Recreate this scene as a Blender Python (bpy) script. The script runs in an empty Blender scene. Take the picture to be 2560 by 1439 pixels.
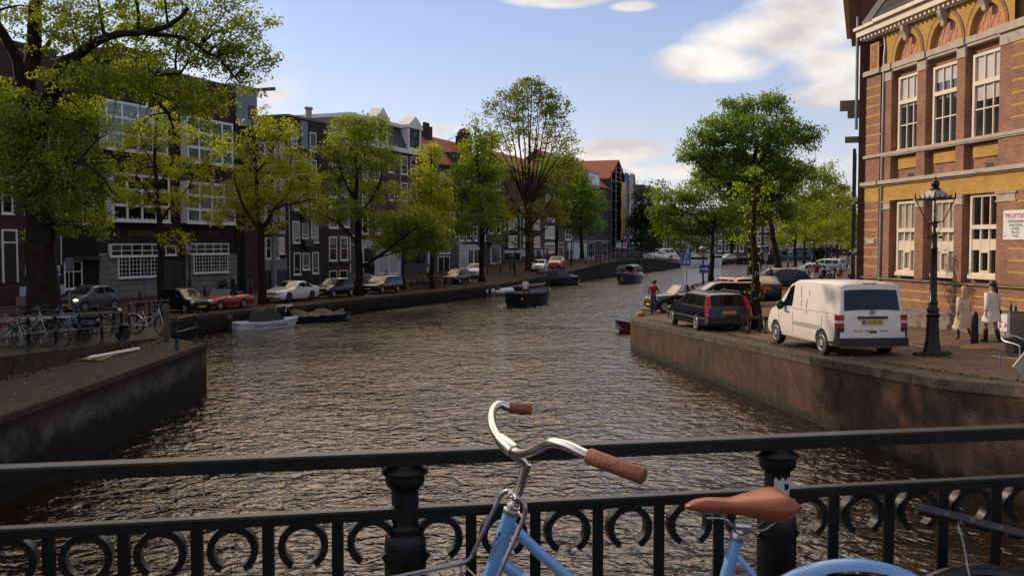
import bpy, bmesh, math, random
import numpy as np
from mathutils import Vector, Matrix
S = bpy.context.scene
COL = S.collection
R = math.radians
# ---------------------------------------------------------------- camera, sky, sun, exposure
F, CX, CY, EYE = 2400.0, 1280.0, 719.5, 4.8
PITCH = math.atan(110.5 / 2400)
cam = bpy.data.cameras.new('camera'); camo = bpy.data.objects.new('camera', cam); COL.objects.link(camo)
camo.location = (0, 0, EYE); camo.rotation_euler = (math.pi / 2 - PITCH, 0, 0)
cam.sensor_width = 36; cam.lens = 36 * F / 2560; cam.clip_end = 6000; cam.clip_start = 0.05
S.camera = camo
SUN_EL, SUN_AZ = R(25), R(-58)          # azimuth from +Y towards +X
SD = Vector((math.sin(SUN_AZ) * math.cos(SUN_EL), math.cos(SUN_AZ) * math.cos(SUN_EL), math.sin(SUN_EL)))
sl = bpy.data.lights.new('sun', 'SUN'); sl.energy = 3.6; sl.angle = R(0.53); sl.color = (1, 0.82, 0.62)
so = bpy.data.objects.new('sun', sl); COL.objects.link(so); so.rotation_euler = (-SD).to_track_quat('-Z', 'Y').to_euler()
S.view_settings.view_transform = 'Standard'; S.view_settings.look = 'None'; S.view_settings.gamma = 1
S.view_settings.exposure = 0.0
wd = bpy.data.worlds.new('World'); S.world = wd; wd.use_nodes = True
wt = wd.node_tree; wt.nodes.clear()
def N(t, typ, **kw):
    n = t.nodes.new(typ)
    for k, v in kw.items(): setattr(n, k, v)
    return n
def lk(t, a, b): t.links.new(a, b)
def M(t, op, a, b=None, c=None, clamp=False):
    n = N(t, 'ShaderNodeMath', operation=op); n.use_clamp = clamp
    for i, x in enumerate((a, b, c)):
        if x is None: continue
        if isinstance(x, (int, float)): n.inputs[i].default_value = x
        else: lk(t, x, n.inputs[i])
    return n.outputs[0]
def sky():
    t = wt
    out = N(t, 'ShaderNodeOutputWorld'); sk = N(t, 'ShaderNodeTexSky', sky_type='NISHITA')
    sk.sun_disc = False; sk.sun_elevation = SUN_EL; sk.sun_rotation = SUN_AZ; sk.air_density = 1.0; sk.dust_density = 0.25; sk.ozone_density = 1.6
    b1 = N(t, 'ShaderNodeBackground'); b1.inputs[1].default_value = 0.135; tint = N(t, 'ShaderNodeMix', data_type='RGBA', blend_type='MULTIPLY'); tint.inputs[0].default_value = 1; lk(t, sk.outputs[0], tint.inputs[6]); tint.inputs[7].default_value = (1.16, 1.0, 1.12, 1); hz = N(t, 'ShaderNodeMix', data_type='RGBA'); lk(t, tint.outputs[2], hz.inputs[6]); hz.inputs[7].default_value = (4.6, 4.75, 5.6, 1)
    tc = N(t, 'ShaderNodeTexCoord'); sp = N(t, 'ShaderNodeSeparateXYZ'); lk(t, tc.outputs['Generated'], sp.inputs[0])
    x, y, z = sp.outputs
    az = M(t, 'ARCTAN2', x, y)                                   # azimuth and elevation of the sky direction
    hr = M(t, 'SQRT', M(t, 'ADD', M(t, 'MULTIPLY', x, x), M(t, 'MULTIPLY', y, y)))
    el = M(t, 'ARCTAN2', z, hr)
    lk(t, M(t, 'MULTIPLY_ADD', el, -1.3, 0.44, clamp=True), hz.inputs[0]); lk(t, hz.outputs[2], b1.inputs[0])   # haze thickening to the horizon
    n1 = N(t, 'ShaderNodeTexNoise'); n1.inputs['Scale'].default_value = 9; n1.inputs['Detail'].default_value = 9; n1.inputs['Roughness'].default_value = 0.62
    mp = N(t, 'ShaderNodeMapping'); mp.inputs['Scale'].default_value = (1, 1, 1.9); lk(t, tc.outputs['Generated'], mp.inputs[0]); lk(t, mp.outputs[0], n1.inputs['Vector'])
    n2 = N(t, 'ShaderNodeTexNoise'); n2.inputs['Scale'].default_value = 26; n2.inputs['Detail'].default_value = 6; lk(t, mp.outputs[0], n2.inputs['Vector'])
    nz = M(t, 'ADD', M(t, 'MULTIPLY_ADD', n1.outputs[0], 2.0, -1.0), M(t, 'MULTIPLY_ADD', n2.outputs[0], 0.7, -0.35))
    def blob(u, v, ru, rv, amp=1.0, soft=0.75):                   # degrees-like units: 2400 per tangent
        a0 = math.atan(u / F); e0 = math.atan(v / math.hypot(F, u))
        da = M(t, 'MULTIPLY', M(t, 'SUBTRACT', az, a0), F / ru); de = M(t, 'MULTIPLY', M(t, 'SUBTRACT', el, e0), F / rv)
        r2 = M(t, 'ADD', M(t, 'MULTIPLY', da, da), M(t, 'MULTIPLY', de, de))
        val = M(t, 'ADD', M(t, 'SUBTRACT', 1.0, r2), M(t, 'MULTIPLY', nz, amp))
        return M(t, 'DIVIDE', val, soft, clamp=True)
    mask = None
    for b in [(745, 560, 190, 105), (640, 508, 215, 80), (520, 450, 190, 55), (800, 440, 140, 55), (860, 600, 200, 120), (800, 372, 110, 40),
              (110, 606, 150, 26), (300, 585, 60, 14), (270, 232, 130, 34), (215, 210, 120, 26), (60, 215, 150, 70), (400, 180, 220, 22, .9, 1.2),
              (-590, 372, 50, 20), (-620, 372, 110, 60, .8, 1.6), (-950, 470, 420, 190, .8, 2.6), (-230, 285, 160, 26, .9, 1.0), (-500, 300, 200, 30, .9, 1.4), (650, 190, 200, 40, .9, 2.0)]:
        m = blob(*b); mask = m if mask is None else M(t, 'MAXIMUM', mask, m)
    # broken cloud higher up, above the buildings
    n3 = N(t, 'ShaderNodeTexNoise'); n3.inputs['Scale'].default_value = 2.3; n3.inputs['Detail'].default_value = 8; n3.inputs['Roughness'].default_value = 0.6
    lk(t, tc.outputs['Generated'], n3.inputs['Vector'])
    hi = M(t, 'MULTIPLY_ADD', el, 5.0, -1.4, clamp=True)
    cov = M(t, 'MULTIPLY', M(t, 'MULTIPLY_ADD', n3.outputs[0], 5.0, -2.0, clamp=True), hi)
    mask = M(t, 'MAXIMUM', mask, cov)
    mask = M(t, 'MULTIPLY', mask, 0.96)
    ramp = N(t, 'ShaderNodeValToRGB'); ramp.color_ramp.elements[0].position = 0.36; ramp.color_ramp.elements[0].color = (0.62, 0.58, 0.58, 1)
    ramp.color_ramp.elements[1].position = 0.62; ramp.color_ramp.elements[1].color = (0.96, 0.90, 0.84, 1)
    n4 = N(t, 'ShaderNodeTexNoise'); n4.inputs['Scale'].default_value = 13; n4.inputs['Detail'].default_value = 7
    mp2 = N(t, 'ShaderNodeMapping'); mp2.inputs['Location'].default_value = (0, 0, 0.22); mp2.inputs['Scale'].default_value = (1, 1, 2.2)
    lk(t, tc.outputs['Generated'], mp2.inputs[0]); lk(t, mp2.outputs[0], n4.inputs['Vector']); lk(t, n4.outputs[0], ramp.inputs[0])
    b2 = N(t, 'ShaderNodeBackground'); b2.inputs[1].default_value = 1.1; lk(t, ramp.outputs[0], b2.inputs[0])
    mx = N(t, 'ShaderNodeMixShader'); lk(t, mask, mx.inputs[0]); lk(t, b1.outputs[0], mx.inputs[1]); lk(t, b2.outputs[0], mx.inputs[2])
    # tall sunlit cloud bank above the view, on the sun's side
    da = M(t, 'MULTIPLY', M(t, 'ADD', az, 0.10), 1.9); de = M(t, 'MULTIPLY', M(t, 'SUBTRACT', el, 0.70), 2.5)
    w = M(t, 'SUBTRACT', 1.25, M(t, 'ADD', M(t, 'MULTIPLY', da, da), M(t, 'MULTIPLY', de, de)))
    w = M(t, 'MULTIPLY', M(t, 'ADD', w, M(t, 'MULTIPLY_ADD', n3.outputs[0], 2.2, -1.1)), 1.6, clamp=True)
    b3 = N(t, 'ShaderNodeBackground'); b3.inputs[0].default_value = (1.0, 0.74, 0.53, 1); b3.inputs[1].default_value = 2.9
    m3 = N(t, 'ShaderNodeMixShader'); lk(t, w, m3.inputs[0]); lk(t, mx.outputs[0], m3.inputs[1]); lk(t, b3.outputs[0], m3.inputs[2]); lk(t, m3.outputs[0], out.inputs[0])
sky()
# ---------------------------------------------------------------- pixel rays of the reference view -> points of the place
SP, CP = math.sin(PITCH), math.cos(PITCH)
def ray(px, py):
    x = (px - CX) / F; y = (CY - py) / F
    return Vector((x, CP + y * SP, -SP + y * CP))
def at(px, py, Y):
    d = ray(px, py); return Vector((0, 0, EYE)) + d * (Y / d.y)
def gz(px, py, z):
    d = ray(px, py); return Vector((0, 0, EYE)) + d * ((z - EYE) / d.z)
def interp(x, pts):
    if x <= pts[0][0]: return pts[0][1]
    for (a, b), (c, d) in zip(pts, pts[1:]):
        if x <= c: return b + (d - b) * (x - a) / (c - a)
    return pts[-1][1]
LZ = [(10, 2.75), (16, 2.55), (22, 2.15), (32, 1.67), (45, 1.15), (56, 0.9), (90, 0.9), (116, 1.37), (145, 2.4), (165, 2.25), (190, 0.95), (400, 0.9)]
RZ = [(8, 2.75), (14, 2.5), (19.8, 1.98), (24.7, 1.77), (43.6, 1.33), (80, 1.15), (400, 1.1)]
def lz(x, y): return interp(y, LZ)
RQ = [(10.4, 10), (8.98, 19.8), (5.4, 43.6), (16.5, 87), (57, 188), (102, 300), (125, 345)]
def rx(y): return interp(y, [(b, a) for a, b in RQ])
def rz(x, y): return interp(y, RZ) + 0.045 * max(0, min(7, x - rx(y)))
def solve(px, py, zf):
    z = 1.3
    for _ in range(30): p = gz(px, py, z); z = z * 0.4 + 0.6 * zf(p.x, p.y)
    return gz(px, py, z)
def GL(px, py): return solve(px, py, lz)
def GR(px, py): return solve(px, py, rz)
# ---------------------------------------------------------------- materials
def mk(name, c, rough=0.6, metal=0.0, var=0.22, scale=2.0, bump=0.0, spec=0.5, coat=0.0, dirt=None, dscale=1.2, dpos=0.55, emit=0, trans=0, detail=5, c2=None):
    m = bpy.data.materials.new(name); m.use_nodes = True; t = m.node_tree; p = t.nodes['Principled BSDF']
    p.inputs['Roughness'].default_value = rough; p.inputs['Metallic'].default_value = metal
    p.inputs['Specular IOR Level'].default_value = spec; p.inputs['Coat Weight'].default_value = coat; p.inputs['Coat Roughness'].default_value = 0.05
    tc = N(t, 'ShaderNodeTexCoord'); nz = N(t, 'ShaderNodeTexNoise'); nz.inputs['Scale'].default_value = scale; nz.inputs['Detail'].default_value = detail; nz.inputs['Roughness'].default_value = 0.65
    lk(t, tc.outputs['Object'], nz.inputs['Vector'])
    mx = N(t, 'ShaderNodeMix', data_type='RGBA')
    mx.inputs[6].default_value = [x * (1 - var) for x in c] + [1]; mx.inputs[7].default_value = [min(1, x * (1 + var)) for x in (c2 or c)] + [1]
    rp = N(t, 'ShaderNodeMapRange'); rp.inputs[1].default_value = 0.3; rp.inputs[2].default_value = 0.7; lk(t, nz.outputs[0], rp.inputs[0]); lk(t, rp.outputs[0], mx.inputs[0])
    col = mx.outputs[2]
    if dirt:
        n2 = N(t, 'ShaderNodeTexNoise'); n2.inputs['Scale'].default_value = dscale; n2.inputs['Detail'].default_value = 8; n2.inputs['Roughness'].default_value = 0.7
        lk(t, tc.outputs['Object'], n2.inputs['Vector'])
        r2 = N(t, 'ShaderNodeMapRange'); r2.inputs[1].default_value = dpos; r2.inputs[2].default_value = dpos + 0.12; lk(t, n2.outputs[0], r2.inputs[0])
        m2 = N(t, 'ShaderNodeMix', data_type='RGBA'); lk(t, r2.outputs[0], m2.inputs[0]); lk(t, col, m2.inputs[6]); m2.inputs[7].default_value = list(dirt) + [1]; col = m2.outputs[2]
    lk(t, col, p.inputs['Base Color'])
    if bump:
        b = N(t, 'ShaderNodeBump'); b.inputs['Strength'].default_value = bump; b.inputs['Distance'].default_value = 0.02; lk(t, nz.outputs[0], b.inputs['Height']); lk(t, b.outputs[0], p.inputs['Normal'])
    if emit:
        p.inputs['Emission Color'].default_value = list(c) + [1]; p.inputs['Emission Strength'].default_value = emit
    if trans: p.inputs['Transmission Weight'].default_value = trans
    return m
def brick(name, c1, c2, mortar, bw=0.21, bh=0.062, ms=0.011, rough=0.85, stain=None, spos=0.6, streak=None, base=None, var=0.35, bump=0.4, stsc=0.7):
    m = bpy.data.materials.new(name); m.use_nodes = True; t = m.node_tree; p = t.nodes['Principled BSDF']; p.inputs['Roughness'].default_value = rough; p.inputs['Specular IOR Level'].default_value = 0.25
    uv = N(t, 'ShaderNodeUVMap'); br = N(t, 'ShaderNodeTexBrick'); lk(t, uv.outputs[0], br.inputs['Vector'])
    br.inputs['Scale'].default_value = 1; br.inputs['Brick Width'].default_value = bw; br.inputs['Row Height'].default_value = bh; br.inputs['Mortar Size'].default_value = ms; br.inputs['Mortar Smooth'].default_value = 0.3
    br.inputs['Color1'].default_value = list(c1) + [1]; br.inputs['Color2'].default_value = list(c2) + [1]; br.inputs['Mortar'].default_value = list(mortar) + [1]; br.inputs['Bias'].default_value = -0.1
    nz = N(t, 'ShaderNodeTexNoise'); nz.inputs['Scale'].default_value = 1.1; nz.inputs['Detail'].default_value = 8; nz.inputs['Roughness'].default_value = 0.7; lk(t, uv.outputs[0], nz.inputs['Vector'])
    mr = N(t, 'ShaderNodeMapRange'); mr.inputs[1].default_value = 0.3; mr.inputs[2].default_value = 0.7; mr.inputs[3].default_value = 1 - var; mr.inputs[4].default_value = 1 + var * 0.6; lk(t, nz.outputs[0], mr.inputs[0])
    ml = N(t, 'ShaderNodeMix', data_type='RGBA', blend_type='MULTIPLY'); ml.inputs[0].default_value = 1; lk(t, br.outputs[0], ml.inputs[6]); lk(t, mr.outputs[0], ml.inputs[7]); col = ml.outputs[2]
    if stain:
        n2 = N(t, 'ShaderNodeTexNoise'); n2.inputs['Scale'].default_value = stsc; n2.inputs['Detail'].default_value = 9; n2.inputs['Roughness'].default_value = 0.72
        mp = N(t, 'ShaderNodeMapping'); mp.inputs['Scale'].default_value = (2.2, 0.8, 1); lk(t, uv.outputs[0], mp.inputs[0]); lk(t, mp.outputs[0], n2.inputs['Vector'])
        r2 = N(t, 'ShaderNodeMapRange'); r2.inputs[1].default_value = spos; r2.inputs[2].default_value = spos + 0.14; lk(t, n2.outputs[0], r2.inputs[0])
        m2 = N(t, 'ShaderNodeMix', data_type='RGBA'); lk(t, r2.outputs[0], m2.inputs[0]); lk(t, col, m2.inputs[6]); m2.inputs[7].default_value = list(stain) + [1]; col = m2.outputs[2]
    if streak:                                                  # weathering streaks and growth bound to height: (height from, to, colour, strength)
        sp = N(t, 'ShaderNodeSeparateXYZ'); lk(t, uv.outputs[0], sp.inputs[0])
        for (z0, z1, c, st, *sxy) in streak:
            n3 = N(t, 'ShaderNodeTexNoise'); n3.inputs['Scale'].default_value = 1; n3.inputs['Detail'].default_value = 6; n3.inputs['Roughness'].default_value = 0.7
            mp = N(t, 'ShaderNodeMapping'); mp.inputs['Scale'].default_value = (*(sxy or (3.5, 0.6)), 1); mp.inputs['Location'].default_value = (z0 * 7, 0, 0); lk(t, uv.outputs[0], mp.inputs[0]); lk(t, mp.outputs[0], n3.inputs['Vector'])
            r3 = N(t, 'ShaderNodeMapRange'); r3.inputs[1].default_value = z0; r3.inputs[2].default_value = z1; lk(t, sp.outputs[1], r3.inputs[0])
            f = M(t, 'MULTIPLY', M(t, 'MULTIPLY_ADD', n3.outputs[0], 4.0, -1.5, clamp=True), M(t, 'MULTIPLY', r3.outputs[0], st), clamp=True)
            m3 = N(t, 'ShaderNodeMix', data_type='RGBA'); lk(t, f, m3.inputs[0]); lk(t, col, m3.inputs[6]); m3.inputs[7].default_value = list(c) + [1]; col = m3.outputs[2]
    lk(t, col, p.inputs['Base Color'])
    b = N(t, 'ShaderNodeBump'); b.inputs['Strength'].default_value = bump; b.inputs['Distance'].default_value = 0.012; b.invert = True; lk(t, br.outputs['Fac'], b.inputs['Height']); lk(t, b.outputs[0], p.inputs['Normal'])
    return m
def glass(name, c, rough=0.04, var=0.5, scale=0.8, spec=0.7):
    return mk(name, c, rough, 0, var, scale, 0, spec, 0)
# ---------------------------------------------------------------- mesh builder and object helpers
class MB:
    def __init__(s): s.v = []; s.f = []; s.m = []
    def add(s, vs, fs, mi=0):
        b = len(s.v); s.v += [tuple(x) for x in vs]; s.f += [tuple(i + b for i in f) for f in fs]; s.m += [mi] * len(fs); return s
    def box(s, x0, x1, y0, y1, z0, z1, mi=0):
        return s.add([(x0, y0, z0), (x1, y0, z0), (x1, y1, z0), (x0, y1, z0), (x0, y0, z1), (x1, y0, z1), (x1, y1, z1), (x0, y1, z1)],
                     [(0, 3, 2, 1), (4, 5, 6, 7), (0, 1, 5, 4), (1, 2, 6, 5), (2, 3, 7, 6), (3, 0, 4, 7)], mi)
    def quad(s, a, b, c, d, mi=0): return s.add([a, b, c, d], [(0, 1, 2, 3)], mi)
    def prism(s, pts, f0, f1, mi=0):
        n = len(pts); s.add([f0(p) for p in pts] + [f1(p) for p in pts], [tuple(range(n))[::-1], tuple(range(n, 2 * n))] + [(i, (i + 1) % n, n + (i + 1) % n, n + i) for i in range(n)], mi); return s
    def poly_z(s, pts, z0, z1, mi=0): return s.prism(pts, lambda p: (p[0], p[1], z0), lambda p: (p[0], p[1], z1), mi)
    def poly_y(s, pts, y0, y1, mi=0): return s.prism(pts, lambda p: (p[0], y0, p[1]), lambda p: (p[0], y1, p[1]), mi)
    def tube(s, pts, r, n=8, mi=0, cap=True, closed=False):
        pts = [Vector(p) for p in pts]; k = len(pts); rs = r if isinstance(r, (list, tuple)) else [r] * k
        vs = []; up = None
        for i in range(k):
            a = pts[(i - 1) % k] if closed or i > 0 else pts[i]; b = pts[(i + 1) % k] if closed or i < k - 1 else pts[i]
            d = (b - a); d = d.normalized() if d.length > 1e-9 else Vector((0, 0, 1))
            if up is None:
                up = Vector((0, 0, 1)) if abs(d.z) < 0.9 else Vector((1, 0, 0))
            x = d.cross(up)
            if x.length < 1e-6: x = d.orthogonal()
            x.normalize(); up = x.cross(d).normalized()
            for j in range(n):
                an = 2 * math.pi * j / n; vs.append(pts[i] + (x * math.cos(an) + up * math.sin(an)) * rs[i])
        fs = []
        for i in range(k if closed else k - 1):
            i2 = (i + 1) % k
            fs += [(i * n + j, i * n + (j + 1) % n, i2 * n + (j + 1) % n, i2 * n + j) for j in range(n)]
        if cap and not closed: fs += [tuple(range(n))[::-1], tuple(range((k - 1) * n, k * n))]
        return s.add(vs, fs, mi)
    def bar(s, a, b, w, h, mi=0):
        a = Vector(a); b = Vector(b); d = (b - a).normalized(); u = Vector((0, 0, 1)) if abs(d.z) < 0.95 else Vector((0, 1, 0))
        x = d.cross(u).normalized(); u = x.cross(d); vs = []
        for p in (a, b):
            for sx, sy in ((-1, -1), (1, -1), (1, 1), (-1, 1)): vs.append(p + x * (sx * w / 2) + u * (sy * h / 2))
        return s.add(vs, [(0, 1, 2, 3)[::-1], (4, 5, 6, 7), (0, 1, 5, 4), (1, 2, 6, 5), (2, 3, 7, 6), (3, 0, 4, 7)], mi)
    def lathe(s, prof, n=16, c=(0, 0, 0), mi=0, axis='z', sq=None):
        vs = []; k = len(prof)
        for r, h in prof:
            for j in range(n):
                a = 2 * math.pi * (j + 0.5) / n; x, y = r * math.cos(a), r * math.sin(a)
                p = (x, y, h) if axis == 'z' else ((h, x, y) if axis == 'x' else (x, h, y))
                vs.append((p[0] + c[0], p[1] + c[1], p[2] + c[2]))
        fs = [(i * n + j, i * n + (j + 1) % n, (i + 1) * n + (j + 1) % n, (i + 1) * n + j) for i in range(k - 1) for j in range(n)]
        fs += [tuple(range(n))[::-1], tuple(range((k - 1) * n, k * n))]
        return s.add(vs, fs, mi)
    def ball(s, c, r, n=10, k=6, mi=0, sc=(1, 1, 1)):
        vs = []
        for i in range(k + 1):
            th = math.pi * i / k
            for j in range(n):
                a = 2 * math.pi * j / n; vs.append((c[0] + r * sc[0] * math.sin(th) * math.cos(a), c[1] + r * sc[1] * math.sin(th) * math.sin(a), c[2] + r * sc[2] * math.cos(th)))
        return s.add(vs, [(i * n + j, (i + 1) * n + j, (i + 1) * n + (j + 1) % n, i * n + (j + 1) % n) for i in range(k) for j in range(n)], mi)
    def xf(s, mat, i0=0):
        for i in range(i0, len(s.v)): s.v[i] = tuple(mat @ Vector(s.v[i]))
        return s
    def mesh(s, name, mats, smooth=False, uv=True, recalc=True):
        me = bpy.data.meshes.new(name); me.from_pydata(s.v, [], s.f)
        for m in (mats if isinstance(mats, (list, tuple)) else [mats]): me.materials.append(m)
        if any(s.m): me.polygons.foreach_set('material_index', s.m)
        if recalc:
            bm = bmesh.new(); bm.from_mesh(me); bmesh.ops.recalc_face_normals(bm, faces=bm.faces); bm.to_mesh(me); bm.free()
        if smooth:
            me.polygons.foreach_set('use_smooth', [True] * len(me.polygons))
            if smooth != 'all': me.set_sharp_from_angle(angle=R(38 if smooth is True else smooth))
        if uv: boxuv(me)
        me.update(); return me
    def build(s, name, mats, parent=None, smooth=False, loc=(0, 0, 0), rot=(0, 0, 0), world=False, uv=True, recalc=True):
        if world and parent is not None:
            s.xf(MW[parent.name].inverted())
        o = bpy.data.objects.new(name, s.mesh(name, mats, smooth, uv, recalc)); COL.objects.link(o)
        o.location = loc; o.rotation_euler = rot
        if parent is not None: o.parent = parent
        return o
def boxuv(me):
    nl = len(me.loops)
    if not nl: return
    uvl = me.uv_layers.new(name='UVMap'); co = np.empty(len(me.vertices) * 3, np.float32); me.vertices.foreach_get('co', co); co = co.reshape(-1, 3)
    vi = np.empty(nl, np.int32); me.loops.foreach_get('vertex_index', vi)
    pn = np.empty(len(me.polygons) * 3, np.float32); me.polygons.foreach_get('normal', pn); pn = pn.reshape(-1, 3)
    tot = np.empty(len(me.polygons), np.int32); me.polygons.foreach_get('loop_total', tot)
    ln = np.repeat(pn, tot, axis=0); p = co[vi]; uv = np.empty((nl, 2), np.float32)
    hz = np.abs(ln[:, 2]) > 0.75
    h = np.hypot(ln[:, 0], ln[:, 1]) + 1e-9; tx, ty = -ln[:, 1] / h, ln[:, 0] / h
    uv[:, 0] = np.where(hz, p[:, 0], p[:, 0] * tx + p[:, 1] * ty); uv[:, 1] = np.where(hz, p[:, 1], p[:, 2])
    uvl.data.foreach_set('uv', uv.ravel())
MW = {}
def tag(o, label=None, cat=None, group=None, kind=None):
    for k, v in (('label', label), ('category', cat), ('group', group), ('kind', kind)):
        if v: o[k] = v
    return o
def thing(name, label, cat, loc=(0, 0, 0), rotz=0.0, group=None):
    o = bpy.data.objects.new(name, None); COL.objects.link(o); o.empty_display_size = 0.2
    o.location = loc; o.rotation_euler = (0, 0, rotz); MW[o.name] = Matrix.Translation(Vector(loc)) @ Matrix.Rotation(rotz, 4, 'Z')
    return tag(o, label, cat, group)
def dup(root, loc, rotz=0.0, label=None, scale=None, group=None, mats=None):
    r = root.copy(); COL.objects.link(r); r.location = loc; r.rotation_euler = (0, 0, rotz)
    if scale: r.scale = (scale,) * 3 if isinstance(scale, (int, float)) else scale
    if label: r['label'] = label
    if group: r['group'] = group
    def kids(src, dst):
        for ch in [o for o in KIDS(src)]:
            c = ch.copy(); COL.objects.link(c); c.parent = dst
            if mats and ch.type == 'MESH':
                for sl in c.material_slots:
                    nm = sl.material.name if sl.material else ''
                    if nm in mats: sl.link = 'OBJECT'; sl.material = mats[nm]
            kids(ch, c)
    kids(root, r); return r
def KIDS(o): return list(o.children)
def text(name, body, size, parent, loc, rot, mat, ext=0.004, align='CENTER', label=None):
    cu = bpy.data.curves.new(name, 'FONT'); cu.body = body; cu.size = size; cu.extrude = ext; cu.align_x = align; cu.align_y = 'CENTER'; cu.materials.append(mat)
    t = bpy.data.objects.new(name, cu); COL.objects.link(t); bpy.context.view_layer.update()
    me = bpy.data.meshes.new_from_object(t.evaluated_get(bpy.context.evaluated_depsgraph_get())); bpy.data.objects.remove(t)
    o = bpy.data.objects.new(name, me); COL.objects.link(o); o.parent = parent; o.location = loc; o.rotation_euler = rot
    return o
def struct(name, mb, m, **kw):
    o = mb.build(name, m, **kw); o['kind'] = 'structure'; return o
# ---------------------------------------------------------------- palette
K = {}
K['black_paint'] = mk('black_paint', (0.008, 0.009, 0.008), 0.35, 0, 0.3, 6, 0.25, 0.4, 0, (0.022, 0.026, 0.022), 5, 0.6)
K['rail_paint'] = mk('rail_paint', (0.0026, 0.0036, 0.0033), 0.38, 0, 0.35, 9, 0.14, 0.30, 0, (0.085, 0.024, 0.012), 17, 0.63)
K['lamp_paint'] = mk('lamp_paint', (0.010, 0.0045, 0.004), 0.34, 0, 0.4, 8, 0.2, 0.3, 0, (0.05, 0.02, 0.015), 6, 0.6)
K['white_paint'] = mk('white_paint', (0.6417, 0.6210, 0.5796), 0.5, 0, 0.10, 3)
K['cream_paint'] = mk('cream_paint', (0.66, 0.55, 0.41), 0.5, 0, 0.08, 2, 0, .4, 0, (0.5, 0.4, 0.29), 1.4, 0.58)
K['cream_stone'] = mk('cream_stone', (0.42, 0.345, 0.265), 0.8, 0, 0.15, 3, 0.15, .3, 0, (0.22, 0.17, 0.125), 1.7, 0.56)
K['grey_stone'] = mk('grey_stone', (0.20, 0.165, 0.13), 0.85, 0, 0.3, 3, 0.3, .3, 0, (0.07, 0.055, 0.04), 2.0, 0.55)
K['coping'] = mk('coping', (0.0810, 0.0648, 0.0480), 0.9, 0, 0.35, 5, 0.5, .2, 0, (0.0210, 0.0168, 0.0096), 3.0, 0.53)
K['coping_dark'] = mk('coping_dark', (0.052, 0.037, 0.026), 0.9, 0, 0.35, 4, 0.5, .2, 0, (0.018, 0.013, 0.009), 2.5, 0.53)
K['roof_dark'] = mk('roof_dark', (0.02, 0.021, 0.025), 0.75, 0, 0.3, 3)
K['slate'] = mk('slate', (0.030, 0.033, 0.042), 0.6, 0, 0.3, 5)
K['grey_metal'] = mk('grey_metal', (0.1400, 0.1540, 0.1750), 0.45, 0.3, 0.12, 1)
K['grey_render'] = mk('grey_render', (0.1680, 0.1680, 0.1680), 0.85, 0, 0.12, 1)
K['grey_panel'] = mk('grey_panel', (0.0792, 0.0828, 0.0864), 0.7, 0, 0.2, 1)
K['white_dim'] = mk('white_dim', (0.3629, 0.3715, 0.3802), 0.6, 0, 0.12, 2)
K['dark_wood'] = mk('dark_wood', (0.010, 0.009, 0.008), 0.5, 0, 0.3, 3)
K['brick_dark'] = brick('brick_dark', (0.062, 0.034, 0.024), (0.038, 0.023, 0.017), (0.0403, 0.0338, 0.0290))
K['brick_academy'] = brick('brick_academy', (0.0373, 0.0205, 0.0149), (0.0242, 0.0139, 0.0112), (0.0298, 0.0224, 0.0186), stain=(0.0131, 0.0093, 0.0074), spos=.56)
K['brick_slate'] = brick('brick_slate', (0.054, 0.033, 0.027), (0.032, 0.021, 0.018), (0.0335, 0.0301, 0.0285))
K['brick_red'] = brick('brick_red', (0.0931, 0.0372, 0.0255), (0.0608, 0.0255, 0.0196), (0.0588, 0.0441, 0.0353))
K['brick_brown'] = brick('brick_brown', (0.1313, 0.0662, 0.0462), (0.0861, 0.0473, 0.0357), (0.0893, 0.0672, 0.0546))
K['brick_black'] = brick('brick_black', (0.013, 0.012, 0.012), (0.009, 0.008, 0.008), (0.014, 0.013, 0.012))
K['brick_grey'] = brick('brick_grey', (0.0614, 0.0527, 0.0491), (0.0439, 0.0369, 0.0351), (0.0614, 0.0527, 0.0491))
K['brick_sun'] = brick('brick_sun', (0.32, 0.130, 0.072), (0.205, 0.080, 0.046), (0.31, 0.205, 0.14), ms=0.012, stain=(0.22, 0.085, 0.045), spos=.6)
K['brick_neighbour'] = brick('brick_neighbour', (0.105, 0.040, 0.030), (0.066, 0.028, 0.022), (0.07, 0.045, 0.036))
K['brick_yellow'] = brick('brick_yellow', (0.54, 0.31, 0.060), (0.43, 0.24, 0.045), (0.38, 0.24, 0.085), var=0.2)
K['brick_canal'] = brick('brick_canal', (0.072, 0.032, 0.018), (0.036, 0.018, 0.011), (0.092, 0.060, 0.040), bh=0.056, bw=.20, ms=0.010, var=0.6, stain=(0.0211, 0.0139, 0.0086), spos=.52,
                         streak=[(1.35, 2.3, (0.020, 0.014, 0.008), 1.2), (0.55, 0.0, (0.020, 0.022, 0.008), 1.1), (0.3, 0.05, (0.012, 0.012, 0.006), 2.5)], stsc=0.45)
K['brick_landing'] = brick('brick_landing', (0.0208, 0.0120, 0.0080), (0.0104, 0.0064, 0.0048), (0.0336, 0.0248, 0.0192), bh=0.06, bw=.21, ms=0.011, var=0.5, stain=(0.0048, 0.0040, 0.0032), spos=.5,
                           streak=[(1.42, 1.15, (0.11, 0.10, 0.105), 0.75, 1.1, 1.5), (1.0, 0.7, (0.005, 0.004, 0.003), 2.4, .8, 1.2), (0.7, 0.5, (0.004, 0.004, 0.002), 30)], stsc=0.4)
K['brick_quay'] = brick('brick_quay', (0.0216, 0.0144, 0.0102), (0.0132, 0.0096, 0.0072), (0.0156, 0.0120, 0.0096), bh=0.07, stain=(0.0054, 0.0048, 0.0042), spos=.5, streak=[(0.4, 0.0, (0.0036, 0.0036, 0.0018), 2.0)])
K['tile_red'] = brick('tile_red', (0.44, 0.098, 0.038), (0.34, 0.072, 0.030), (0.13, 0.028, 0.016), bw=0.24, bh=0.30, ms=0.05, rough=.7, bump=1.0, var=.15)
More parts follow.
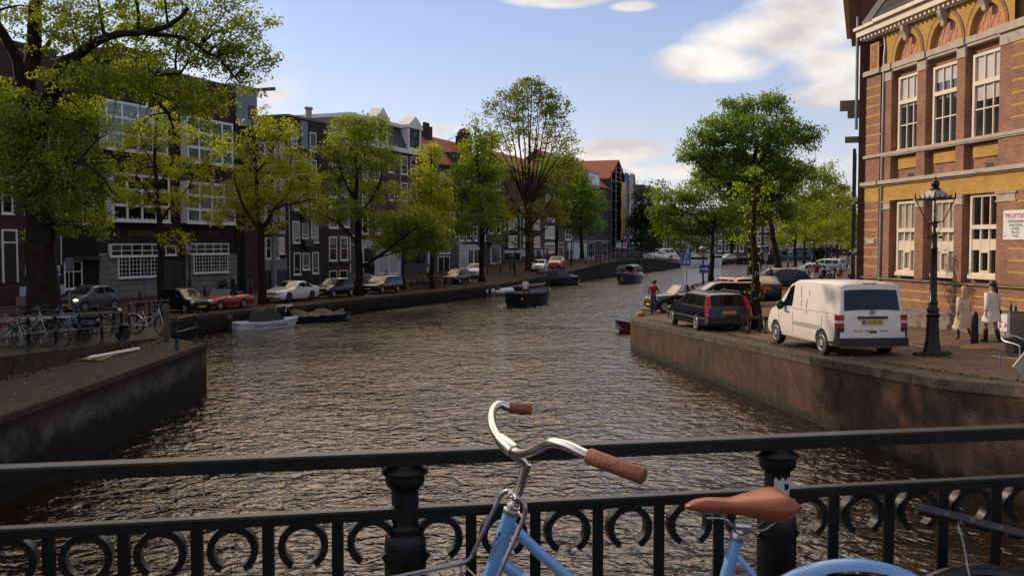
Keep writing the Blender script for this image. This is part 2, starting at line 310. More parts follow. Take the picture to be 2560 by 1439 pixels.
K['tile_dark'] = brick('tile_dark', (0.060, 0.048, 0.044), (0.040, 0.034, 0.034), (0.012, 0.01, 0.01), bw=0.24, bh=0.30, ms=0.05, rough=.5, bump=1.0, var=.2)
K['arch_panel'] = mk('arch_panel', (0.50, 0.205, 0.115), 0.8, 0, 0.12, 5, .1)
K['arch_scroll'] = mk('arch_scroll', (0.58, 0.36, 0.19), 0.8, 0, 0.12, 5)
K['pane_dark'] = glass('pane_dark', (0.008, 0.008, 0.009), spec=0.26)
K['pane_blind'] = mk('pane_blind', (0.0576, 0.0558, 0.0540), 0.12, 0, 0.5, 2.2, 0, 0.6)
K['pane_sky'] = glass('pane_sky', (0.045, 0.05, 0.06), 0.03, .4, .7, 1.0)
K['pane_white'] = mk('pane_white', (0.3220, 0.3150, 0.3080), 0.2, 0, 0.15, 1.5, 0, 0.6)
K['pane_cream'] = mk('pane_cream', (0.40, 0.335, 0.255), 0.12, 0, 0.25, 3.0, 0, 0.6)
K['pane_sun'] = mk('pane_sun', (0.014, 0.011, 0.010), 0.03, 0, 0.5, 1.5, 0, 0.65)
K['dull_metal'] = mk('dull_metal', (0.07, 0.07, 0.07), 0.5, 0.7, 0.2, 6)
K['galv'] = mk('galv', (0.27, 0.26, 0.25), 0.5, 0.6, 0.2, 3)
K['rust'] = mk('rust', (0.14, 0.05, 0.02), 0.8, 0, 0.4, 8)
def paver(name, c1, c2, mor, bw, bh, dirt, dpos, rot=0.0):
    m = brick(name, c1, c2, mor, bw, bh, 0.008, 0.85, stain=dirt, spos=dpos, bump=0.5)
    t = m.node_tree
    if rot:
        uv = [n for n in t.nodes if n.type == 'UVMAP'][0]; br = [n for n in t.nodes if n.type == 'TEX_BRICK'][0]
        mp = N(t, 'ShaderNodeMapping'); mp.inputs['Rotation'].default_value = (0, 0, rot); lk(t, uv.outputs[0], mp.inputs[0]); lk(t, mp.outputs[0], br.inputs['Vector'])
    return m
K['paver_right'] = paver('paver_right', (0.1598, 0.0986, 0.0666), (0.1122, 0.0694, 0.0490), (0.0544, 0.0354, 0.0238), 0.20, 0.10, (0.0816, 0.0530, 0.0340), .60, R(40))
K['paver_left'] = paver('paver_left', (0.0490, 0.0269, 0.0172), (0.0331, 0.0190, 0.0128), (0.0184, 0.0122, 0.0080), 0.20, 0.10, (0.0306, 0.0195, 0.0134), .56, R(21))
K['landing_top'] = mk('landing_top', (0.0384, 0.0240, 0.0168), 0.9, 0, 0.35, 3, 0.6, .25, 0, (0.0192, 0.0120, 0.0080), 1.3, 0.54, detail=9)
K['verge'] = mk('verge', (0.0700, 0.0462, 0.0224), 0.95, 0, 0.5, 4, 0.8, .2, 0, (0.0385, 0.0434, 0.0112), 2.2, 0.52, detail=9)
K['land'] = mk('land', (0.10, 0.085, 0.065), 0.95, 0, 0.3, 0.05)
# ---------------------------------------------------------------- water
def water_mat():
    m = bpy.data.materials.new('canal_water'); m.use_nodes = True; t = m.node_tree; p = t.nodes['Principled BSDF']
    p.inputs['Base Color'].default_value = (0.010, 0.0052, 0.0020, 1); p.inputs['Roughness'].default_value = 0.03; p.inputs['IOR'].default_value = 1.333; p.inputs['Specular IOR Level'].default_value = 0.9
    ge = N(t, 'ShaderNodeNewGeometry')
    def nz(sx, sy, rot, sc, det, ro=0.55, dist=0.0):
        mp = N(t, 'ShaderNodeMapping'); mp.inputs['Rotation'].default_value = (0, 0, rot); mp.inputs['Scale'].default_value = (sx, sy, 1); lk(t, ge.outputs['Position'], mp.inputs[0])
        n = N(t, 'ShaderNodeTexNoise'); n.inputs['Scale'].default_value = sc; n.inputs['Detail'].default_value = det; n.inputs['Roughness'].default_value = ro; n.inputs['Distortion'].default_value = dist; lk(t, mp.outputs[0], n.inputs['Vector']); return n.outputs[0]
    a = nz(0.85, 1.1, R(-12), 2.1, 2, .5, 0.9); b = nz(0.9, 1.1, R(24), 6.5, 2, .6, 0.6); c = nz(1, 1, 0, 0.10, 2); d = nz(0.8, 1.1, R(-30), 0.45, 2)
    amp = M(t, 'MULTIPLY_ADD', c, 2.0, 0.0)                     # calmer and rougher patches
    h = M(t, 'ADD', M(t, 'MULTIPLY', a, 0.20), M(t, 'ADD', M(t, 'MULTIPLY', b, 0.046), M(t, 'MULTIPLY', d, 0.16)))
    h = M(t, 'MULTIPLY', h, amp)
    bp = N(t, 'ShaderNodeBump'); bp.inputs['Strength'].default_value = 1.0; bp.inputs['Distance'].default_value = 0.62; lk(t, h, bp.inputs['Height']); lk(t, bp.outputs[0], p.inputs['Normal'])
    return m
K['water'] = water_mat()
wm = MB(); wm.quad((-700, -60, 0), (900, -60, 0), (900, 700, 0), (-700, 700, 0)); struct('canal_water', wm, K['water'])
# ---------------------------------------------------------------- banks
def lq(px, py, z): p = gz(px, py, z); return (p.x, p.y)
LQ = [(-19.5, 35.0), (-18.2, 42.0)] + [lq(560, 784, .9), lq(880, 750.5, .9), lq(1200, 717, .9), lq(1300, 699.5, 1.1), lq(1415, 680, 1.37), (15.4, 142), (22.8, 162), (33, 189), (75, 300), (98, 345)]
UST = [(-14.5, 10), (-12.9, 17), (-11.95, 22.4), (-11.6, 31.0)]     # edge of the raised pavement above the landing
def strip(name, edge, far, mat, zf, ys=None):
    mb = MB()
    pts = []
    for (a, b), (c, d) in zip(edge, edge[1:]):
        k = max(1, int(math.hypot(c - a, d - b) / 4))
        for i in range(k): pts.append((a + (c - a) * i / k, b + (d - b) * i / k))
    pts.append(edge[-1]); vs = []; ds = [0, 2, 5, 7, 12, 30, 400]
    for x, y in pts:
        for d in ds: vs.append((x + far * d, y, zf(x + far * d, y)))
    n = len(ds); fs = [(i * n + j, i * n + j + 1, (i + 1) * n + j + 1, (i + 1) * n + j) for i in range(len(pts) - 1) for j in range(n - 1)]
    mb.add(vs, fs); return struct(name, mb, mat, smooth='all')
left_edge = UST + [(-12.0, 32.2), (-17.0, 47.7)] + LQ[2:]
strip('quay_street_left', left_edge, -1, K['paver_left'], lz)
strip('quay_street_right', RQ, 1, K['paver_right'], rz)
fl = MB(); fl.quad((-1800, 345, 1.0), (1800, 345, 1.0), (1800, 3500, 1.0), (-1800, 3500, 1.0)); struct('ground', fl, K['land'])
# landing beside the bridge on the left
LAND = [(-14.2, 8), (-9.5, 8), (-9.3, 17.4), (-9.66, 30.2), (-11.6, 32.0), (-11.6, 31.0), (-11.95, 22.4), (-12.9, 17)]
LANDZ = 1.67
def wall(name, label, pts, zb, zt, mat, cop=None, ch=0.16, cw=0.42, side=1, over=0.03, group=None):
    """retaining wall along pts (water side first), zt a function of (x, y); coping stones as a part"""
    o = thing(name, label, 'wall', (pts[0][0], pts[0][1], 0), 0, group); mb = MB(); cb = MB()
    for (a, b), (c, d) in zip(pts, pts[1:]):
        L = math.hypot(c - a, d - b); k = max(1, int(L / 6)); nx, ny = -(d - b) / L * side, (c - a) / L * side
        for i in range(k):
            x0, y0, x1, y1 = a + (c - a) * i / k, b + (d - b) * i / k, a + (c - a) * (i + 1) / k, b + (d - b) * (i + 1) / k
            z0, z1 = zt(x0, y0), zt(x1, y1)
            mb.quad((x0, y0, zb), (x1, y1, zb), (x1, y1, z1 - ch), (x0, y0, z0 - ch))
            if cop:
                g = 0.012; ux, uy = (x1 - x0), (y1 - y0); l = math.hypot(ux, uy); ns = max(1, int(l / 1.1))
                for q in range(ns):
                    t0, t1 = q / ns + 0.0015, (q + 1) / ns - 0.0015
                    p = [(x0 + ux * t, y0 + uy * t, z0 + (z1 - z0) * t) for t in (t0, t1)]
                    vs = []
                    for X, Y, Z in p:
                        vs += [(X - nx * over, Y - ny * over, Z - ch), (X + nx * cw, Y + ny * cw, Z - ch), (X + nx * cw, Y + ny * cw, Z + g), (X - nx * over, Y - ny * over, Z + g - 0.02), ]
                    cb.add(vs, [(0, 1, 2, 3), (4, 7, 6, 5), (0, 4, 5, 1), (1, 5, 6, 2), (2, 6, 7, 3), (3, 7, 4, 0)])
    mb.build('masonry', mat, o, world=True, recalc=False)
    if cop: cb.build('coping', cop, o, world=True)
    return o
wall('quay_wall', 'long red brick canal wall with mossy stone coping below the white van', [(9.6, 16.0), (8.98, 19.8), (5.4, 43.6)], -1, lambda x, y: rz(x, y) + 0.02, K['brick_canal'], K['coping'], 0.22, 0.55, side=-1)
wall('quay_wall', 'canal wall on the far side of the corner below the parked cars and trees', [(5.4, 43.6), (16.5, 87), (57, 188), (102, 300)], -1, lambda x, y: rz(x, y) + 0.02, K['brick_canal'], K['coping'], 0.2, 0.5, side=-1)
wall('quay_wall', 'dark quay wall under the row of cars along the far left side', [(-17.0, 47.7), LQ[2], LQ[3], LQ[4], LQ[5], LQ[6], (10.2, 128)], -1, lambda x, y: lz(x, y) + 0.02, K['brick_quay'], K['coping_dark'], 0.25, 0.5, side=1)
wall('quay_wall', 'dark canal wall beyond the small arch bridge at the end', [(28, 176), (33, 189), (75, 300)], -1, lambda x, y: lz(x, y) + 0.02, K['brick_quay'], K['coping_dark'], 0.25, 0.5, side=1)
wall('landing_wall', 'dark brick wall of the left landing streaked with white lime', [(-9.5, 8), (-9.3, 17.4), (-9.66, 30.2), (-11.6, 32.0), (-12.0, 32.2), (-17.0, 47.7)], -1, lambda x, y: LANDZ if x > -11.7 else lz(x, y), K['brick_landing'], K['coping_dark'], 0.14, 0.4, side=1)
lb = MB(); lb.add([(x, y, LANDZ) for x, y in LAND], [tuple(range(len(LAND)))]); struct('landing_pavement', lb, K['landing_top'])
sb = MB()
for (a, b), (c, d) in zip(UST, UST[1:]):
    for i in range(4):
        x0, y0, x1, y1 = a + (c - a) * i / 4, b + (d - b) * i / 4, a + (c - a) * (i + 1) / 4, b + (d - b) * (i + 1) / 4
        z0, z1 = lz(x0, y0) + .03, lz(x1, y1) + .03
        sb.add([(x0, y0, LANDZ - .1), (x1, y1, LANDZ - .1), (x1, y1, z1), (x0, y0, z0), (x0 - .35, y0, z0), (x1 - .35, y1, z1)], [(0, 1, 2, 3), (3, 2, 5, 4)])
struct('pavement_kerb', sb, K['coping_dark'])
# abutment pier and bridge we stand on
ab = thing('bridge_abutment', 'brick bridge abutment with a worn stone cap at the right edge', 'abutment', (9.6, 16, 0))
mb = MB(); mb.box(9.55, 16, 14.0, 16.0, -1, 2.2); mb.build('masonry', K['brick_canal'], ab, world=True)
mb = MB(); mb.box(9.45, 16.1, 13.9, 16.45, 2.2, 2.42); mb.build('cap_stone', K['coping'], ab, world=True)
DECK = EYE - 1.56
bd = MB(); bd.box(-14, 12, -14, 2.92, DECK - 0.55, DECK); struct('bridge_deck', bd, K['paver_left'])
# grass verge, kerb line and small litter on the right quay
vb = MB()
for i in range(60):
    y0, y1 = 16.6 + i * .45, 16.6 + (i + 1) * .45
    x0, x1 = rx(y0) + .56, rx(y1) + .56
    vb.quad((x0, y0, rz(x0, y0) + .004), (x0 + .42, y0, rz(x0 + .42, y0) + .004), (x1 + .42, y1, rz(x1 + .42, y1) + .004), (x1, y1, rz(x1, y1) + .004))
struct('verge', vb, K['verge'])
kb = MB()
for i in range(40):
    y0, y1 = 17 + i * .6, 17 + (i + 1) * .6
    x0, x1 = rx(y0) + 3.75, rx(y1) + 3.75
    kb.quad((x0, y0, rz(x0, y0) + .006), (x0 + .13, y0, rz(x0 + .13, y0) + .006), (x1 + .13, y1, rz(x1 + .13, y1) + .006), (x1, y1, rz(x1, y1) + .006))
struct('kerb', kb, K['cream_stone'])
# ---------------------------------------------------------------- facades
class FC:
    def __init__(s, O, ang):
        s.O = Vector((O[0], O[1])); s.u = Vector((math.sin(R(ang)), math.cos(R(ang)))); s.n = Vector((-s.u.y, s.u.x)); s.rot = math.atan2(s.u.y, s.u.x)
    def sz(s, px, py, off=0.0):
        d = ray(px, py); n = s.n; t = ((s.O.x + n.x * off) * n.x + (s.O.y + n.y * off) * n.y) / (d.x * n.x + d.y * n.y)
        return (d.x * t - s.O.x) * s.u.x + (d.y * t - s.O.y) * s.u.y, EYE + d.z * t
    def xy(s, a, off=0.0): return (s.O.x + s.u.x * a + s.n.x * off, s.O.y + s.u.y * a + s.n.y * off)
class House:
    def __init__(s, fc, label, px0, px1, zb, top, depth, mat, name='canal_house', group='canal houses along the far left quay', off=0.0, wall=True):
        s.fc = fc; s.off = off; s.zb = zb
        s.s0 = fc.sz(px0, 600, off)[0]; s.s1 = fc.sz(px1, 600, off)[0]; s.zt = fc.sz(*top, off)[1] if isinstance(top, tuple) else top
        x, y = fc.xy(s.s0, off); s.o = thing(name, label, 'house', (x, y, zb), fc.rot, group); s.w = s.s1 - s.s0; s.h = s.zt - zb; s.d = depth
        if wall: MB().box(0, s.w, 0, depth, -0.6, s.h).build('wall', mat, s.o)
    def L(s, px, py):
        a, z = s.fc.sz(px, py, s.off); return a - s.s0, z - s.zb
    def rect(s, x0, y0, x1, y1):
        ym = (y0 + y1) / 2; xm = (x0 + x1) / 2
        return s.L(x0, ym)[0], s.L(x1, ym)[0], s.L(xm, y1)[1], s.L(xm, y0)[1]
    def win(s, x0, y0, x1, y1, cols=2, rows=2, pane='pane_dark', mat='white_paint', fw=0.09, mw=0.06, proud=0.0, sill=True, split=None, name='window', munt=None):
        a, b, z0, z1 = s.rect(x0, y0, x1, y1); mb = MB(); yf = -0.05 - proud
        if proud: mb.box(a, b, -proud + 0.02, -0.002, z0, z1)
        mb.box(a, a + fw, yf, 0.05 - proud, z0, z1); mb.box(b - fw, b, yf, 0.05 - proud, z0, z1)
        mb.box(a + fw, b - fw, yf, 0.05 - proud, z0, z0 + fw); mb.box(a + fw, b - fw, yf, 0.05 - proud, z1 - fw, z1)
        for i in range(1, cols):
            x = a + (b - a) * i / cols; mb.box(x - mw / 2, x + mw / 2, yf + 0.008, 0.04 - proud, z0 + fw, z1 - fw)
        for f in (split or [j / rows for j in range(1, rows)]):
            z = z0 + (z1 - z0) * f; mb.box(a + fw, b - fw, yf + 0.004, 0.045 - proud, z - mw / 2, z + mw / 2)
        if munt:                                               # thin glazing bars inside each light
            for i in range(1, cols * munt[0]):
                if i % munt[0]: x = a + (b - a) * i / (cols * munt[0]); mb.box(x - .014, x + .014, yf + .02, .03 - proud, z0 + fw, z0 + (z1 - z0) * munt[2])
            for j in range(1, munt[1]):
                z = z0 + (z1 - z0) * munt[2] * j / munt[1]; mb.box(a + fw, b - fw, yf + .022, .03 - proud, z - .014, z + .014)
        if sill: mb.box(a - 0.06, b + 0.06, yf - 0.07, 0.0 - proud, z0 - 0.09, z0 - 0.001)
        w = mb.build(name, K[mat], s.o)
        MB().box(a + fw * .6, b - fw * .6, -0.012 - proud, -0.004 - proud, z0 + fw * .6, z1 - fw * .6).build('pane', K[pane], w)
        return w
    def part(s, name, mat, x0, y0, x1, y1, p=0.05, back=0.0, lab=None):
        a, b, z0, z1 = s.rect(x0, y0, x1, y1); o = MB().box(a, b, -p, back, z0, z1).build(name, K[mat] if isinstance(mat, str) else mat, s.o)
        if lab: o['label'] = lab
        return o
    def door(s, x0, y0, x1, y1, mat='dark_wood', frame='white_paint', p=0.05):
        a, b, z0, z1 = s.rect(x0, y0, x1, y1); mb = MB(); f = 0.11
        mb.box(a, a + f, -p - .03, .02, z0, z1); mb.box(b - f, b, -p - .03, .02, z0, z1); mb.box(a + f, b - f, -p - .03, .02, z1 - f, z1); mb.box(a + f, b - f, -p - .03, .02, z0 + (z1 - z0) * .74, z0 + (z1 - z0) * .74 + f * .8)
        d = mb.build('door', K[frame], s.o); MB().box(a + f, b - f, -p, -.003, z0, z0 + (z1 - z0) * .74).box(a + f, b - f, -p + .02, -.003, z0 + (z1 - z0) * .74 + f * .8, z1 - f).build('door_leaf', K[mat], d)
        MB().ball((b - f - .08, -p - .04, z0 + (z1 - z0) * .3), .04).build('handle', K['galv'], d)
        return d
    def box(s, name, mat, a, b, y0, y1, z0, z1): return MB().box(a, b, y0, y1, z0, z1).build(name, K[mat], s.o)
    def flat(s, mat='roof_dark', th=0.25, over=0.12, pmat=None):
        MB().box(-.02, s.w + .02, -over, s.d + .02, s.h + .001, s.h + th).build('roof', K[mat], s.o)
    def gable(s, mat, ridge_h, over=0.25, axis='x', name='roof'):
        mb = MB(); h = s.h; d = s.d
        if axis == 'x':
            pts = [(-over, h - .12), (d / 2, h + ridge_h), (d + over, h - .12)]; th = .16
            mb.prism([(-over, h - .10), (d / 2, h + ridge_h), (d + over, h - .10), (d + over, h - .26), (d / 2, h + ridge_h - .16), (-over, h - .26)], lambda p: (-.06, p[0], p[1]), lambda p: (s.w + .06, p[0], p[1]))
        else:
            mb.prism([(-.1, h - .1), (s.w / 2, h + ridge_h), (s.w + .1, h - .1), (s.w + .1, h - .26), (s.w / 2, h + ridge_h - .16), (-.1, h - .26)], lambda p: (p[0], .12, p[1]), lambda p: (p[0], d, p[1]))
        return mb.build(name, K[mat], s.o)
    def gend(s, mat, ridge_h):                                  # triangular wall ends under a roof whose ridge runs along the street
        h = s.h; d = s.d
        for x in (0.0, s.w - .2): MB().prism([(0.05, h - .1), (d / 2, h + ridge_h - .2), (d - .05, h - .1)], lambda p: (x, p[0], p[1]), lambda p: (x + .2, p[0], p[1])).build('gable_wall', K[mat], s.o)
    def pipe(s, px, y0, y1, mat='white_dim', r=.06):
        a, z1 = s.L(px, y0); _, z0 = s.L(px, y1); return MB().tube([(a, -.1, z0), (a, -.1, z1)], r, 8).build('drainpipe', K[mat], s.o)
FL = FC((-25, 76), 21); x2, y2 = FL.xy(63.5); FL2 = FC((x2, y2), 19)
G0 = 0.9
# --- the house behind the big tree
h = House(FL, 'brown brick house with a tall panelled door and white stoop behind the big leaning trunk', -4000, 152, 1.15, (40, 114), 11, K['brick_brown'].copy() if False else K['brick_dark'])  # wall stretched on out of view so its shadow covers the landing
h.flat()
h.door(4, 573, 43, 706); h.win(62, 576, 86, 682, 1, 2, 'pane_blind'); h.win(3, 440, 31, 534, 1, 2); h.win(60, 440, 80, 536, 1, 2); h.win(123, 440, 146, 538, 1, 2)
h.win(3, 300, 31, 392, 1, 2); h.win(60, 300, 84, 394, 1, 2); h.win(120, 305, 146, 398, 1, 2)
h.part('plinth', 'white_dim', 48, 714, 160, 738, .12); h.part('stoop', 'grey_stone', 40, 738, 120, 790, 1.2); h.pipe(143, 300, 662, 'white_dim', .05)
h.box('attic_or_shade_block', 'brick_dark', 0, h.L(-70, 600)[0], .3, 10, h.h + .26, h.h + 3.2)  # unseen box added on the roof to keep sun off the landing
# --- dark recessed entrance
h = House(FL, 'narrow dark entrance building between the stoop house and the academy', 152, 246, 1.0, (200, 180), 11, K['brick_black']); h.flat()
h.win(160, 652, 205, 722, 2, 2, 'pane_dark', split=[.62]); h.part('canopy', 'roof_dark', 155, 640, 240, 650, .5)
h.win(165, 480, 195, 560, 1, 2); h.win(205, 480, 235, 560, 1, 2)
# --- the academy
h = House(FL, 'wide brown brick academy with white bay windows on a grey stone base', 246, 592, 1.0, (586, 226), 14, K['brick_academy']); h.flat(th=.3)
h.part('stone_base', 'cream_stone', 247, 632, 399, 751, .10); h.part('stone_base', 'cream_stone', 463, 634, 591, 735, .10)
K['base_stone'] = brick('base_stone', (0.20, 0.19, 0.175), (0.17, 0.16, 0.15), (0.035, 0.032, 0.03), bw=1.7, bh=.42, ms=.02, var=.3)
for ch in KIDS(h.o):
    if ch.name.startswith('stone_base'): ch.data.materials[0] = K['base_stone']
h.win(270, 609, 398, 640, 5, 1, proud=.22, split=[.45]); h.win(290, 640, 398, 692, 4, 1, proud=.18, munt=(3, 5, 1))
h.win(464, 608, 566, 635, 5, 1, proud=.22, split=[.45]); h.win(479, 635, 565, 681, 4, 1, proud=.18, munt=(3, 5, 1))
h.win(262, 437, 408, 554, 4, 3, 'pane_dark', proud=.6, mw=.20, fw=.19, munt=(3, 1, .1)); h.win(451, 458, 573, 559, 4, 3, 'pane_dark', proud=.6, mw=.20, fw=.19, munt=(3, 1, .1))
h.win(247, 262, 402, 381, 4, 3, 'pane_sky', proud=.6, mw=.17, fw=.17); h.win(451, 300, 567, 411, 4, 3, 'pane_dark', proud=.6, mw=.20, fw=.19)
h.win(413, 613, 440, 637, 1, 1); h.door(404, 650, 460, 742, 'dark_wood', 'dark_wood', .03)
a, b, z0, z1 = h.rect(345, 122, 434, 190)
h.box('rooftop_hut', 'brick_dark', a, b, 1.5, 6, h.h + .26, z1); 
gold = mk('sign_gold', (0.11, 0.066, 0.022), 0.6)
for body, x0, x1, yc in (('academie', 319, 389, 582), ('artemis', 507, 548, 581)):
    a = h.L(x0, yc)[0]; b = h.L(x1, yc)[0]; z = h.L((x0 + x1) / 2, yc)[1]
    t = text('lettering', body, 0.9, h.o, ((a + b) / 2, -.03, z), (math.pi / 2, 0, 0), gold, .02); xs_ = [v.co.x for v in t.data.vertices]; k = (b - a) / (max(xs_) - min(xs_)); t.scale = (k, min(k, 1.0), 1)
h.pipe(586, 232, 735, 'black_paint', .09)
# --- apartments with grey panels and balconies
h = House(FL, 'apartment block of dark brick with grey balcony bays and white panels', 592, 721, G0, (640, 322), 12, K['brick_slate']); h.flat('grey_metal', .2, .25)
a, b, z0, z1 = h.rect(594, 226, 651, 330)
h.box('rooftop_box', 'grey_metal', a, b - .05, .3, 7, h.h + .21, z1 + .4); h.box('window', 'pane_dark', b - 1.3, b - .15, .27, .33, h.h + .8, z1 - 1.2); h.box('hoist_beam', 'grey_panel', b - .7, b - .45, -1.9, 1.0, z1 + .05, z1 + .3)
h.part('brick_pier', 'brick_dark', 603, 335, 640, 725, .35)
h.pipe(597, 330, 727, 'black_paint', .09)
for (ya, yb) in ((355, 430), (438, 507), (514, 586)):
    h.part('spandrel', 'white_dim', 641, yb - 16, 712, yb, .06)
    h.win(643, ya, 662, yb - 17, 1, 2, 'pane_blind', sill=False); h.win(664, ya, 686, yb - 17, 1, 2, 'pane_dark', sill=False); h.win(688, ya, 711, yb - 17, 2, 2, 'pane_blind', sill=False)
    h.part('white_panel', 'white_dim', 637, ya - 4, 643, yb, .14); h.part('white_panel', 'white_dim', 697, ya + 2, 706, yb - 16, .10)
    h.part('balcony', 'black_paint', 655, yb - 30, 697, yb - 10, .8)
h.win(642, 594, 662, 646, 1, 2, 'pane_blind'); h.win(664, 593, 677, 647, 1, 2, 'pane_dark'); h.win(680, 592, 697, 646, 1, 2, 'pane_blind'); h.win(698, 592, 711, 634, 1, 1, 'pane_cream')
h.part('spandrel', 'grey_render', 642, 648, 716, 676, .07); h.part('garage_opening', 'dark_wood', 642, 677, 716, 722, .02); h.part('pillar', 'grey_render', 677, 500, 684, 724, .3)
# --- dark modern brick with nine narrow windows
h = House(FL, 'dark modern brick house with narrow white windows and a white drainpipe', 721, 820, G0, (800, 308), 12, K['brick_slate']); h.flat('grey_panel', .2)
h.part('grey_panel', 'grey_metal', 750, 303, 767, 373, .12); h.pipe(718, 308, 705)
for (xa, xb, ya, yb) in ((727, 742, 326, 371), (774, 790, 331, 378), (731, 745, 400, 449), (752, 769, 396, 438), (775, 791, 400, 454), (731, 746, 480, 524), (753, 769, 480, 516), (777, 792, 478, 523),
                         (731, 749, 552, 607), (755, 771, 554, 597), (777, 795, 552, 606), (734, 751, 631, 686), (756, 774, 632, 674), (780, 796, 630, 683)):
    h.win(xa, ya, xb, yb, 1, 2, random.choice(['pane_blind', 'pane_dark', 'pane_dark']), split=[.24], fw=.1)
for y in (530, 592): h.part('balcony', 'black_paint', 752, y + 6, 774, y + 24, .5)
a = FL.sz(768, 295, 2)[0] - h.s0
chm = MB(); chm.tube([(a, 2, h.h), (a, 2, h.h + 1.5)], .16, 10).lathe([(.16, 0), (.3, .1), (.3, .2), (.1, .35)], 10, (a, 2, h.h + 1.5)).tube([(a + 1, 2.3, h.h), (a + 1, 2.3, h.h + 1.6)], .16, 10).lathe([(.16, 0), (.3, .1), (.3, .2), (.1, .35)], 10, (a + 1, 2.3, h.h + 1.6)); chm.build('flue', K['galv'], h.o, smooth=True)
# --- red brick house with white sashes and stoop
h = House(FL, 'red brick house with white sash windows and a white door over steps', 820, 893, G0, (850, 362), 12, K['brick_red']); h.flat('grey_render', .3)
for (xa, xb, ya, yb) in ((822, 842, 437, 494), (853, 871, 436, 492), (822, 844, 517, 570), (852, 873, 513, 568), (822, 842, 591, 652), (850, 869, 591, 651)): h.win(xa, ya, xb, yb, 1, 2, random.choice(['pane_dark', 'pane_blind']), split=[.5], fw=.14)
h.win(846, 372, 872, 410, 2, 1); h.part('cornice', 'white_dim', 820, 412, 893, 418, .3); h.door(874, 588, 893, 682); h.win(823, 676, 842, 700, 1, 1); h.win(848, 675, 868, 699, 1, 1)
h.part('stoop', 'grey_stone', 870, 684, 897, 715, 1.4); h.part('flower_box', 'dark_wood', 822, 653, 844, 659, .3); h.part('flower_box', 'dark_wood', 850, 652, 871, 658, .3)
# --- mansard house
h = House(FL, 'tall brick house with slate mansard and two white pedimented dormers', 893, 1064, G0, (1010, 376), 15, K['brick_brown']); 
zt2 = h.L(1056, 331)[1]; hh = h.h
m_ = MB(); m_.prism([(0, hh), (1.0, zt2), (13.5, zt2), (14.8, hh)], lambda p: (.25, p[0], p[1]), lambda p: (h.w - .02, p[0], p[1])); m_.build('mansard_roof', K['slate'], h.o)
h.box('side_wall', 'grey_render', -.02, .24, .1, 14.9, hh - 7, zt2 + .05); h.box('cornice', 'white_paint', -.15, h.w + .1, .55, 14.4, zt2 + .06, zt2 + .45); h.box('cornice', 'white_paint', -.1, h.w + .1, -.5, .05, hh - .35, hh + .12)
for (xa, xb) in ((941, 969), (1020, 1052)):
    a = h.L(xa, 340)[0]; b = h.L(xb, 340)[0]; mb = MB(); zt = zt2 + .15
    mb.box(a, a + .35, -.05, 1.2, hh + .13, zt); mb.box(b - .35, b, -.05, 1.2, hh + .13, zt); mb.box(a - .2, b + .2, -.2, 1.2, zt, zt + .35)
    mb.poly_y([(a - .1, zt + .36), (b + .1, zt + .36), ((a + b) / 2, zt + 1.45)], -.2, 1.2); mb.box(a + .35, b - .35, .02, .1, hh + .13, hh + .5)
    d = mb.build('dormer', K['white_paint'], h.o); MB().box(a + .35, b - .35, .05, .12, hh + .5, zt).build('pane', K['pane_dark'], d)
a = FL.sz(920, 300, 3)[0] - h.s0; mb = MB()
for i in range(4): mb.lathe([(.16, 0), (.16, .8), (.2, .85), (.12, 1.0)], 8, (a + i * .42, 3, zt2 + .46))
mb.build('chimney_pots', K['roof_dark'], h.o)
for (xa, xb, ya, yb) in ((905, 920, 392, 452), (935, 950, 396, 452), (971, 985, 400, 432), (1002, 1018, 390, 436), (1026, 1040, 392, 434), (905, 920, 470, 515), (972, 986, 452, 501), (1003, 1018, 457, 505), (1027, 1041, 458, 505), (905, 920, 530, 585), (938, 952, 530, 585), (972, 986, 528, 575), (1003, 1018, 528, 572), (1027, 1041, 528, 572)):
    h.win(xa, ya, xb, yb, 1, 2, random.choice(['pane_dark', 'pane_blind']), split=[.5], fw=.13)
h.part('shopfront', 'white_dim', 903, 600, 1000, 700, .1); h.win(905, 618, 935, 690, 1, 2, 'pane_dark', proud=.12); h.win(942, 624, 968, 684, 1, 1, 'pane_white', proud=.12); h.win(970, 623, 992, 683, 1, 1, 'pane_white', proud=.12)
h.part('shopfront', 'dark_wood', 1005, 605, 1064, 692, .12); h.win(1010, 622, 1060, 660, 4, 1, 'pane_dark', 'black_paint', proud=.15); h.pipe(998, 380, 600)
# --- red tiled house
h = House(FL, 'dark house under a bright red tiled roof with a white column at the shop', 1064, 1146, G0, (1110, 408), 14, K['brick_dark']); rr = FL.sz(1110, 349, 5)[1] - h.zb - h.h; xr0 = -.1; xr1 = FL.sz(1152, 349, 5)[0] - h.s0
mb = MB(); mb.prism([(-.2, h.h - .1), (5, h.h + rr), (11, h.h - .1), (11, h.h - .3), (5, h.h + rr - .2), (-.2, h.h - .3)], lambda p: (xr0, p[0], p[1]), lambda p: (xr1, p[0], p[1])); mb.build('roof', K['tile_red'], h.o)
mb = MB(); mb.prism([(0, h.h - .2), (5, h.h + rr - .3), (10.8, h.h - .2)], lambda p: (xr0 + .1, p[0], p[1]), lambda p: (xr1 - .1, p[0], p[1])); mb.build('attic_or_shade_block', K['brick_dark'], h.o)
a = FL.sz(1057, 330, 4.6)[0] - h.s0; MB().box(a, a + 1.6, 4, 5.2, h.h + .5, h.h + rr + 1.0).box(a + .2, a + .5, 4.3, 4.7, h.h + rr + 1.0, h.h + rr + 1.5).box(a + 1, a + 1.3, 4.3, 4.7, h.h + rr + 1.0, h.h + rr + 1.5).build('chimney', K['brick_dark'], h.o)
